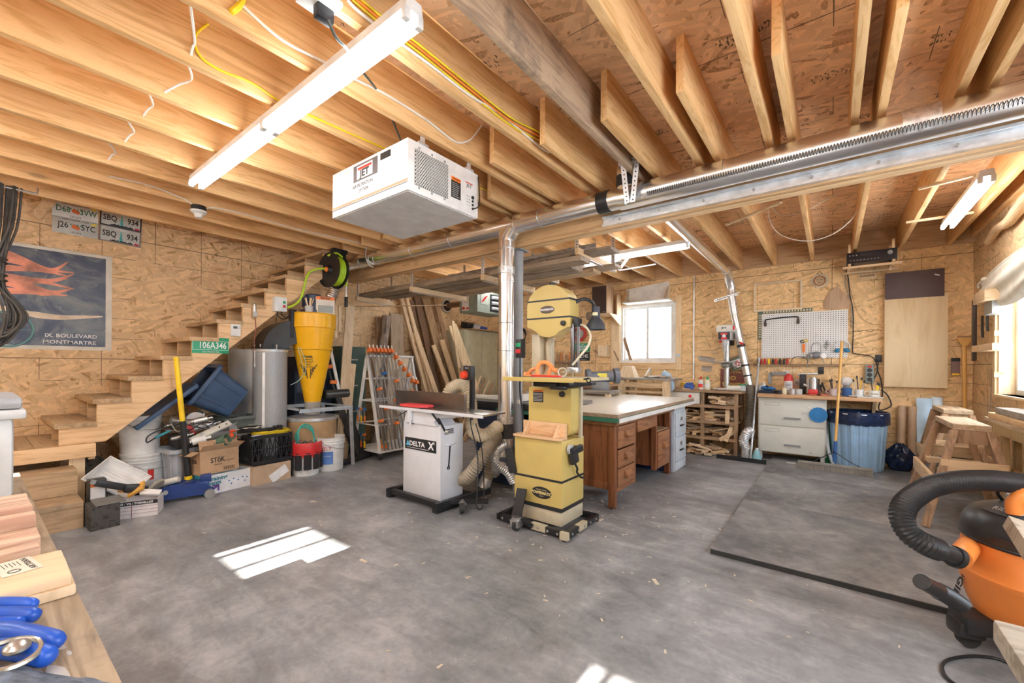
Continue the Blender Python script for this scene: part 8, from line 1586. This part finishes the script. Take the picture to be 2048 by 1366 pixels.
t = T('metal_sheet', 'greyer second metal panel with a slot behind the pale blue one', 'metal panel', (1.0, 6.6, .02), world=True); a, b_ = YP(1862, 794, 6.60), YP(1886, 796, 6.60); MB().bar(((a.x + b_.x) / 2, 6.61, a.z), ((a.x + b_.x) / 2, 6.53, .022), b_.x - a.x, .02, (0, 1, 0), bev=.003).done('panel', plain('panel_steel', (.48, .56, .62), .35, .4), t)
t = T('shavings', 'pale curl of shavings on the mat beside the broom', 'shavings', FL(1583, 927, .021)); MB().torus((0, 0, .006), .02, .004, seg=12, k=5).torus((.03, .01, .006), .018, .004, seg=12, k=5).torus((-.03, 0, .006), .015, .004, seg=12, k=5).done('curl', OFFWHITE, t)
# ================= SAWHORSES =================
SAWW = wood('sawhorse_wood', (.50, .32, .19), (.34, .20, .11), 'z', stain=.3); SAWT = wood('sawhorse_top', (.66, .50, .34), (.50, .36, .22), 'y')
def sawhorse(label, cx, y0, y1, h, sp, w_=.30, mt=SAWW):
    t = T('sawhorse', label, 'sawhorse', (cx, (y0 + y1) / 2, .022), world=True)
    MB().box(cx - w_ / 2, cx + w_ / 2, y0, y1, h - .04, h, bev=.003).done('top_board', SAWT, t)
    MB().box(cx - w_ / 2 + .015, cx + w_ / 2 - .015, y0 + .01, y0 + .045, h - .14, h - .04, bev=.002).done('end_block', mt, t); MB().box(cx - w_ / 2 + .015, cx + w_ / 2 - .015, y1 - .045, y1 - .01, h - .14, h - .04, bev=.002).done('end_block', mt, t)
    for sx in (-1, 1):
        for sy, y in ((-1, y0), (1, y1)):
            MB().bar((cx + sx * (w_ / 2 - .01), y - sy * .03, h - .05), (cx + sx * sp, y + sy * .10, .024), .088, .038, (1, 0, 0) if True else (0, 1, 0), bev=.002).done('leg', mt, t)
    z = .30; f_ = (h - z) / h
    for sx in (-1, 1):
        xx = cx + sx * ((w_ / 2) + (sp - w_ / 2) * f_ + .02)
        MB().box(xx - .012, xx + .012, y0 - .07, y1 + .07, z, z + .10, bev=.002).done('side_rail', LUMBER_Y, t)
    for sy, y in ((-1, y0), (1, y1)):
        yy = y + sy * .05 * f_ * 1.6; xx = (w_ / 2) + (sp - w_ / 2) * .45
        MB().box(cx - xx, cx + xx, yy - .012, yy + .012, .43, .52, bev=.002).done('end_rail', LUMBER_X, t)
    MB().box(cx - .16, cx + .16, y0 + .02, y0 + .12, .395, .43, bev=.002).box(cx - .16, cx + .16, y1 - .12, y1 - .02, .395, .43).done('inner_rail', LUMBER_X, t)
    return t
sawhorse('brown wooden sawhorse with sunlit top beside the orange vacuum hose', .80, 4.37, 5.03, .775, .25, .19)
sawhorse('second wooden sawhorse standing behind the first one by the wall', .92, 5.50, 6.05, .80, .22, .19)
SAWP = wood('sawhorse_pale', (.66, .50, .26), (.52, .37, .18), 'z')
t = T('side_sawhorse', 'pale sawhorse under the side window loaded with slabs', 'sawhorse', (1.02, 4.75, .022), world=True)
MB().box(1.03, 1.19, 3.55, 5.25, .74, .775, bev=.003).done('top_board', SAWT, t); MB().box(1.05, 1.09, 3.6, 5.2, .66, .74).done('apron', SAWP, t)
for y in (4.95, 4.45, 3.75):
    for sx, xb in ((-1, 1.09), (1, 1.17)): MB().bar((1.11 + sx * .03, y, .74), (xb, y + .06 * sx, .024), .075, .035, (1, 0, 0), bev=.002).done('leg', SAWP, t)
MB().box(1.11, 1.14, 3.8, 5.0, .35, .40).done('stretcher', SAWP, t)
for k, (y0, y1, z, th, mt, l) in enumerate(((4.1, 5.15, .776, .045, PINE, 'brown slab lying on the pale sawhorse below the window'), (3.9, 5.0, .822, .05, GREYWOOD, 'weathered live edge slab on top of the brown slab by the window'))):
    one(MB().box(1.03 + .01 * k, 1.20, y0, y1, z, z + th, bev=.006), 'window_slab', mt, l, 'lumber')
# ================= SIDE WALL ITEMS =================
t = T('curtain_valance', 'cream swagged cloth valance tied over the side window', 'curtain', (XR - .05, 5.0, 2.0), world=True)
def cur(u, v_):
    y = 5.92 - 1.9 * u; top = 2.03 + .08 * math.sin(PI * u) ; drop = .17 + .22 * math.sin(PI * min(1, u * 1.05 + .08)) ; sag = v_ * drop
    return Vector((XR - .045 - .05 * math.sin(PI * v_) - .012 * math.sin(v_ * 14 + u * 5), y + .03 * math.sin(v_ * 9), top - sag))
MB().grid(cur, 60, 24).done('cloth', CLOTH, t); MB().tube([(XR - .04, 5.95, 2.04), (XR - .05, 5.6, 2.07), (XR - .04, 5.2, 2.10), (XR - .03, 4.6, 2.12)], .02, 8, smooth=5).done('rolled_top', CLOTH, t)
MB().ball((XR - .06, 5.90, 2.03), .03, (1, 1.3, .8)).tube([(XR - .06, 5.92, 2.03), (XR - .09, 5.98, 2.0), (XR - .08, 6.02, 1.97)], .008, 6, smooth=3).done('knot', CLOTH, t)
a, b_ = XP(1975, 484, XR - .05), XP(2048, 402, XR - .05)
one(MB().tube([a, a.lerp(b_, .3) + Vector((0, 0, .03)), a.lerp(b_, .6) + Vector((0, 0, -.02)), b_, b_ + (b_ - a) * .8], lambda u: .03 + .02 * u, 12, smooth=4), 'driftwood_branch', wood('branch', (.62, .44, .26), (.46, .30, .16), 'y'), 'smooth crooked branch fixed above the side window', 'branch')
def sideitem(name, px0, py0, px1, py1, th, mat, label, cat):
    a, b_ = XP(px0, py0, XR - th), XP(px1, py1, XR - th); return one(MB().box(XR - th, XR - .001, min(a.y, b_.y), max(a.y, b_.y), min(a.z, b_.z), max(a.z, b_.z), bev=.003), name, mat, label, cat)
sideitem('metal_box', 1967, 588, 1983, 626, .10, plain('oven_grey', (.42, .44, .44), .4, .4), 'grey metal switch box on the side wall by the curtain', 'switch box')
sideitem('wood_bracket', 1945, 590, 1968, 600, .16, LUMBER_X, 'upper pale wood bracket sticking out of the corner wall', 'bracket'); sideitem('wood_bracket', 1943, 692, 1984, 700, .12, LUMBER_X, 'lower pale wood bracket sticking out of the side wall', 'bracket')
t = T('pipe_level', 'long dark level standing in wood brackets in the corner', 'level', (1.14, 6.5, 1.0), world=True); a, b_ = XP(1948, 600, 1.16), XP(1948, 722, 1.16); MB().bar(a, b_, .05, .03, (1, 0, 0), bev=.003).done('beam', plain('level_dark', (.05, .035, .03), .4), t)
for k, (px, y0, y1, l) in enumerate(((1964, 632, 675, 'black strap hanging from the wood bracket close to the room corner'), (1974, 632, 662, 'black strap hanging from the wood bracket close to the side window'))):
    one(MB().tube([XP(px, y0, XR - .06), XP(px, (y0 + y1) / 2, XR - .05), XP(px + 1, y1, XR - .05)], .010, 6, smooth=3), 'black_strap', BLACK, l, 'strap')
t = T('pull_saw', 'hand saw with pale handle hanging on the side wall', 'hand saw', XP(1981, 740, XR - .02), world=True); MB().bar(XP(1981, 738, XR - .02), XP(1982, 772, XR - .02), .035, .02, (1, 0, 0), bev=.004).done('handle', plain('saw_handle', (.55, .40, .24), .5), t); MB().bar(XP(1982, 772, XR - .02), XP(1980, 830, XR - .02), .03, .003, (1, 0, 0)).done('blade', STEEL, t)
# ================= SHOP VACUUM =================
VX, VY = .70, 2.68
VO = plain('vac_orange', (.85, .27, .055), .38, var=.03); VB = plain('vac_black', (.025, .025, .027), .35)
t = T('shop_vacuum', 'big orange and black shop vacuum with ribbed hose', 'vacuum', (VX, VY, 0))
MB().lathe([(r_ * 1.03, z_ * .91) for r_, z_ in ((.001, .10), (.17, .10), (.185, .12), (.215, .20), (.225, .235), (.243, .33), (.250, .345), (.250, .36), (.243, .37), (.232, .50), (.228, .515), (.001, .515))], seg=56).done('tank', VO, t)
MB().lathe([(r_ * 1.03, z_ * .91) for r_, z_ in ((.235, .50), (.240, .515), (.236, .56), (.225, .60), (.20, .635), (.15, .66), (.06, .675), (.001, .675))], seg=56).done('lid', VB, t)
MB().torus((0, 0, .466), .246, .006, seg=48).done('lid_rim', VB, t)
d_ = Vector((-.75, -.66, 0)).normalized(); s_ = Vector((-d_.y, d_.x, 0))
m = MB(); m.grid(lambda u, v_: Vector((math.cos(-2.9 + u * 1.0) * (.20 - .07 * v_), math.sin(-2.9 + u * 1.0) * (.20 - .07 * v_), .582 + .032 * v_ + .004)), 8, 4); m.done('lid_panel', plain('vac_grey', (.07, .07, .075), .4), t)
txt('RIDGID', .03, GREYL, t, Vector((math.cos(-2.4) * .175, math.sin(-2.4) * .175, .604)), rot=(.5, 0, -2.4 + PI / 2))
txt('RIDGID', .06, INK, t, Vector((math.cos(-2.98) * .249, math.sin(-2.98) * .249, .27)), rot=(PI / 2 - .25, 0, -2.98 + PI / 2), spin=-PI / 2, bold=.002)
m = MB()
for k in range(4): a = -2.35 + k * .09; m.box(-.008, .008, -.012, .012, -.010, .010, M=Matrix.Translation((math.cos(a) * .243, math.sin(a) * .243, .497)) @ Matrix.Rotation(a, 4, 'Z'))
m.done('vent_slots', BLACK, t)
hp = Vector((math.cos(-2.2) * .16, math.sin(-2.2) * .16, .60))
MB().tube([hp + Vector((.12, -.02, .01)), hp + Vector((.10, -.01, .075)), hp + Vector((.02, 0, .085)), hp + Vector((-.02, 0, .05)), hp + Vector((-.02, 0, .0))], .026, 12, smooth=5).done('carry_handle', VO, t)
MB().tube([Vector((-.10, .08, .60)), Vector((-.12, .05, .65)), Vector((-.03, -.0, .66)), Vector((.0, -.02, .61))], .006, 8, smooth=4).done('lid_cord', BLACK, t)
MB().box(-.09, .0, .02, .11, .60, .635, bev=.01).done('accessory_caddy', plain('caddy_grey', (.32, .33, .32), .5), t)
for a in (-2.75, -1.3, .4, 1.9):
    c = Vector((math.cos(a) * .235, math.sin(a) * .235, 0)); q_ = Matrix.Translation(c) @ Matrix.Rotation(a, 4, 'Z')
    f_ = MB().box(-.12, .06, -.06, .06, .075, .15, M=q_, bev=.02).box(-.02, .075, -.045, .045, .05, .12, M=q_, bev=.018).done('foot', VB, t); MB().cyl(q_ @ Vector((.02, -.015, .042)), q_ @ Vector((.02, .015, .042)), .038, seg=18).done('caster_wheel', RUBBER, f_)
vp = Vector((math.cos(2.85), math.sin(2.85), 0))
V0 = Vector((VX, VY, 0)); port = V0 + Vector((math.cos(-2.95) * .225, math.sin(-2.95) * .235, .42))
hs = [port - V0, DP(1920, 1116, 1.62) - V0, DP(1878, 1100, 1.62) - V0]
MB().cyl(port - V0, DP(1920, 1116, 1.61) - V0, .038, seg=20).done('hose_port', VO, t)
MB().cyl(DP(1916, 1115, 1.60) - V0, DP(1880, 1100, 1.60) - V0, .034, seg=20).cyl(DP(1918, 1116, 1.60) - V0, DP(1908, 1112, 1.60) - V0, .040, seg=20).done('hose_cuff', VB, t)
MB().flex([DP(*p, d) - V0 for (p, d) in (((1880, 1100), 1.60), ((1852, 1088), 1.60), ((1824, 1070), 1.62), ((1808, 1045), 1.64), ((1807, 1020), 1.66), ((1823, 998), 1.68), ((1860, 975), 1.70), ((1905, 964), 1.70), ((1955, 961), 1.70), ((2010, 963), 1.70), ((2070, 975), 1.70), ((2120, 1010), 1.72))], .040, .0115, .06, 18, 12).done('hose', VB, t)
t2 = T('vacuum_wand_nozzle', 'black ribbed vacuum wand end poking out beside the orange tank', 'vacuum nozzle', DP(1870, 1180, 1.62), world=True)
MB().cyl(DP(1845, 1163, 1.60), DP(1880, 1182, 1.62), .026, .030, 20).torus(DP(1846, 1163.5, 1.60), .026, .003, DP(1845, 1163, 1.60) - DP(1880, 1182, 1.62), 20, 6).done('tube', VB, t2); MB().flex([DP(1878, 1181, 1.62), DP(1900, 1193, 1.63), DP(1925, 1210, 1.64)], .031, .012, .07, 16).done('ribbed_end', VB, t2); MB().cyl(DP(1846, 1163.6, 1.60), DP(1850, 1166, 1.603), .022, seg=16).done('bore', BLACK, t2)
P = [FL(*p, .008) for p in ((2060, 1345), (2000, 1318), (1950, 1312), (1905, 1318), (1888, 1332), (1900, 1358), (1950, 1390))]
one(MB().tube(P, .006, 8, smooth=8), 'cable_loop', BLACK, 'black power cord looped on the floor before the shop vacuum', 'cord')
t = T('old_trestle', 'weathered grey wooden trestle end at the edge of the shop near the vacuum', 'trestle', (.45, 1.0, 0), world=True)
c0 = FL(1988, 1236, .74)
MB().box(c0.x, c0.x + .9, c0.y - .30, c0.y, .70, .74, bev=.006).done('top_plank', wood('trestle_wood', (.44, .40, .33), (.30, .26, .20), 'x', stain=.3), t)
MB().bar((c0.x + .12, c0.y - .06, .70), (c0.x + .20, c0.y - .01, .0), .09, .04, (1, 0, 0), bev=.003).bar((c0.x + .12, c0.y - .24, .70), (c0.x + .20, c0.y - .29, .0), .09, .04, (1, 0, 0), bev=.003).done('leg', PINE_Z, t)
q_ = DP(2036, 1100, .95)
MB().bar(DP(2043, 1052, 1.0), (c0.x + .115, c0.y - .02, .742), .05, .03, (0, 1, 0)).done('upright_slat', GREYWOOD_Z, t)
# ================= BENCH AT THE VIEWPOINT =================
bwm = wood('old_bench_ply', (.44, .34, .23), (.27, .20, .13), 'x', stain=.6, rough=.7)
t = T('near_workbench', 'worn plywood workbench with paint smears below the viewpoint', 'workbench', (-1.45, -.35, 0), world=True)
BZ = .745
MB().box(-2.55, -.42, -.85, .132, BZ - .04, BZ, bev=.003).done('bench_top', bwm, t)
for x in (-2.48, -.50):
    for y in (-.78, .07): MB().box(x - .045, x + .045, y - .045, y + .045, 0, BZ - .04).done('leg', LUMBER, t)
m = MB(); R = random.Random(5)
for k in range(11):
    x, y = R.uniform(-1.0, -.6), R.uniform(-.03, .11); l = R.uniform(.01, .045); m.prism([(math.cos(a) * l * R.uniform(.7, 1), math.sin(a) * l * .3 * R.uniform(.7, 1)) for a in [i * PI / 5 for i in range(10)]], Matrix.Translation((x, y, BZ)) @ Matrix.Rotation(R.uniform(-.3, .3), 4, 'Z'), .0006)
m.done('paint_smear', plain('smear_grey', (.48, .47, .45), .7), t)
t = T('parts_bin', 'white plastic bin with snap on grey lid at the far end of the near bench', 'storage bin', (-2.24, -.12, BZ + .0005))
MB().box(-.20, .18, -.22, .215, 0, .26, bev=.02).done('bin', plain('bin_clear_white', (.66, .68, .68), .35), t); MB().box(-.225, .20, -.245, .24, .255, .285, bev=.008).done('collar', plain('bin_clear_white', (.66, .68, .68), .35), t); MB().box(-.215, .195, -.235, .232, .286, .325, bev=.014).done('lid', plain('lid_greyw', (.40, .42, .44), .35), t); MB().tube([(.202, .05, .272), (.215, .06, .266), (.215, .14, .266), (.202, .15, .272)], .005, 6, smooth=3).done('latch', INKW, t)
BLK = wood('block_wood', (.70, .50, .36), (.56, .34, .24), 'y', knots=False)
proto = None; R = random.Random(12)
for lay in range(2):
    for i in range(9):
        for j in range(3):
            if lay == 1 and (i > 6 or R.random() < .12): continue
            if lay == 0 and i > 7 and j == 3: continue
            if proto is None: o = MB().box(-.021, .021, -.046, .046, 0, .030, bev=.0015).done('wood_block', BLK); proto = o
            else: o = proto.copy(); COL.objects.link(o)
            o.location = (-1.86 + i * .047 + R.uniform(-.001, .001) + (.02 if j % 2 else 0), .062 - j * .096 + R.uniform(-.001, .001), BZ + .0006 + lay * .0306); tag(o, 'small sawn wood block stacked flat on the near bench', 'wood block', 'sawn blocks stacked on the near bench')
for k, (x, y, rz, l) in enumerate(((-1.40, .055, .1, 'single pinkish block lying beside the block stack and card board'), (-1.36, -.045, .5, 'angled block between the stack and the drink can'), (-1.285, -.005 - .06, .2, 'upright block end beside the drink can'))):
    o = proto.copy(); COL.objects.link(o); o.location = (x, y, BZ + .0006); o.rotation_euler = (0, 0, rz); tag(o, l, 'wood block')
one(MB().box(-1.86, -1.70, -.06, .05, BZ + .0625, BZ + .066, bev=.001), 'square_plate', plain('dull_plate2', (.20, .19, .17), .5), 'dull grey square plate lying on the stacked blocks', 'plate')
t = T('maple_board', 'rounded edge light wooden board with a business card on it', 'board', (-1.215, .03, BZ + .0006), -.02)
MB().box(-.095, .09, -.14, .10, 0, .019, bev=.004).done('lower_board', MAPLE, t); MB().box(-.09, .085, -.13, .095, .0192, .037, bev=.005).done('upper_board', wood('maple_top', (.74, .56, .36), (.66, .47, .28), 'y', knots=False), t)
t2 = T('business_card', 'cream business card lying on the light wooden board', 'card', (-1.255, .062, BZ + .0385), .15); MB().box(-.044, .044, -.026, .026, 0, .0006).done('card', plain('card_cream', (.78, .74, .62), .6), t2)
txt('ARTISAN', .012, INK, t2, (.0, .016, .0008), 'up', sx=1.6, spin=PI); m = MB()
for k in range(5): m.box(-.03, .0 - (k % 2) * .008, -.015 + k * .005, -.014 + k * .005, .0006, .0009)
m.torus((.026, -.008, .0008), .008, .001, seg=16, k=4); m.done('printed_lines', INK, t2)
t = T('drink_can', 'silver and green drink can on the near bench', 'can', (-1.155, -.055, BZ + .0006))
MB().lathe([(.001, .002), (.026, 0), (.033, .010), (.033, .075)], seg=30).done('body', plain('can_silver', (.45, .50, .52), .3, .6), t); MB().lathe([(.0331, .075), (.0331, .105), (.027, .118)], seg=30).done('shoulder', plain('can_green', (.16, .62, .03), .3, .2), t); MB().lathe([(.027, .118), (.0275, .121), (.025, .121), (.024, .116), (.001, .116)], seg=30).done('lid', STEEL, t)
txt('IPA', .03, TEAL, t, (.0335 * .8, .0335 * .6, .045), rot=(PI / 2, 0, .64 + PI / 2))
GL = plain('glove_blue', (.015, .10, .55), .35); t = T('work_glove', 'bright blue coated work glove lying on the near bench', 'glove', (-1.0, .0, BZ), world=True)
zt = BZ + .018
def finger(a, b_, r):
    a = FL(*a, zt); b_ = FL(*b_, zt); MB().tube([a, a.lerp(b_, .35) + Vector((0, 0, .006)), a.lerp(b_, .75) + Vector((0, 0, .004)), b_], lambda u: r * (1 if u < .8 else math.sqrt(max(.05, 1 - ((u - .8) / .2) ** 2))), 12, smooth=5).done('finger', GL, t)
finger((-60, 1218), (78, 1210), .0105); finger((-60, 1240), (82, 1232), .012); finger((-60, 1268), (50, 1250), .012); finger((-20, 1262), (126, 1286), .0135); finger((-20, 1300), (108, 1318), .014)
MB().ball(FL(-70, 1260, zt), .05, (1.2, .9, .4)).done('palm', GL, t)
t = T('jeans_cloth', 'grey blue denim cloth heaped at the bench edge', 'cloth', FL(40, 1366, BZ + .01), world=True)
def den(u, v_):
    px = -120 + 390 * u; py = 1292 + 60 * u + 200 * v_; h = BZ + .004 + .03 * math.sin(PI * u) * min(1, v_ * 3) + .006 * math.sin(u * 17 + v_ * 9); p = FL(px, py, BZ + .015); return Vector((p.x, p.y, h if v_ > .02 and .0 < u < 1 else BZ + .001))
MB().grid(den, 30, 14).done('cloth', plain('denim', (.14, .17, .22), .95, var=.3, scale=60), t)
t = T('jar_ring', 'thin metal ring lid lying between glove and cloth', 'ring', FL(20, 1318, BZ + .03)); MB().torus((0, 0, .006), .03, .004, (.2, .1, 1), 24, 6).done('ring', plain('ring_dull', (.45, .44, .38), .3, .8), t); MB().ball((-.005, .008, .01), .014, (1.2, 1, .6)).done('wing', STEEL, t)
# ================= SMALL DEBRIS ON THE FLOOR =================
R = random.Random(77); m = MB()
for k in range(420):
    if k < 200: x, y = R.gauss(-1.9, .7), R.gauss(3.0, .5)
    else: x, y = R.uniform(-4, .4), R.uniform(.9, 6)
    l = R.uniform(.003, .014) if k % 30 else .03; m.box(-l, l, -l * .35, l * .35, 0, .002, M=Matrix.Translation((x, y, .0005 if x < -.62 or y < 2.85 else .026)) @ Matrix.Rotation(R.uniform(0, 3.1), 4, 'Z'))
o = m.done('sawdust_debris', plain('chips', (.66, .58, .46), .8)); o['kind'] = 'stuff'; o['label'] = 'scattered wood chips and sawdust flecks on the floor'; o['category'] = 'sawdust'
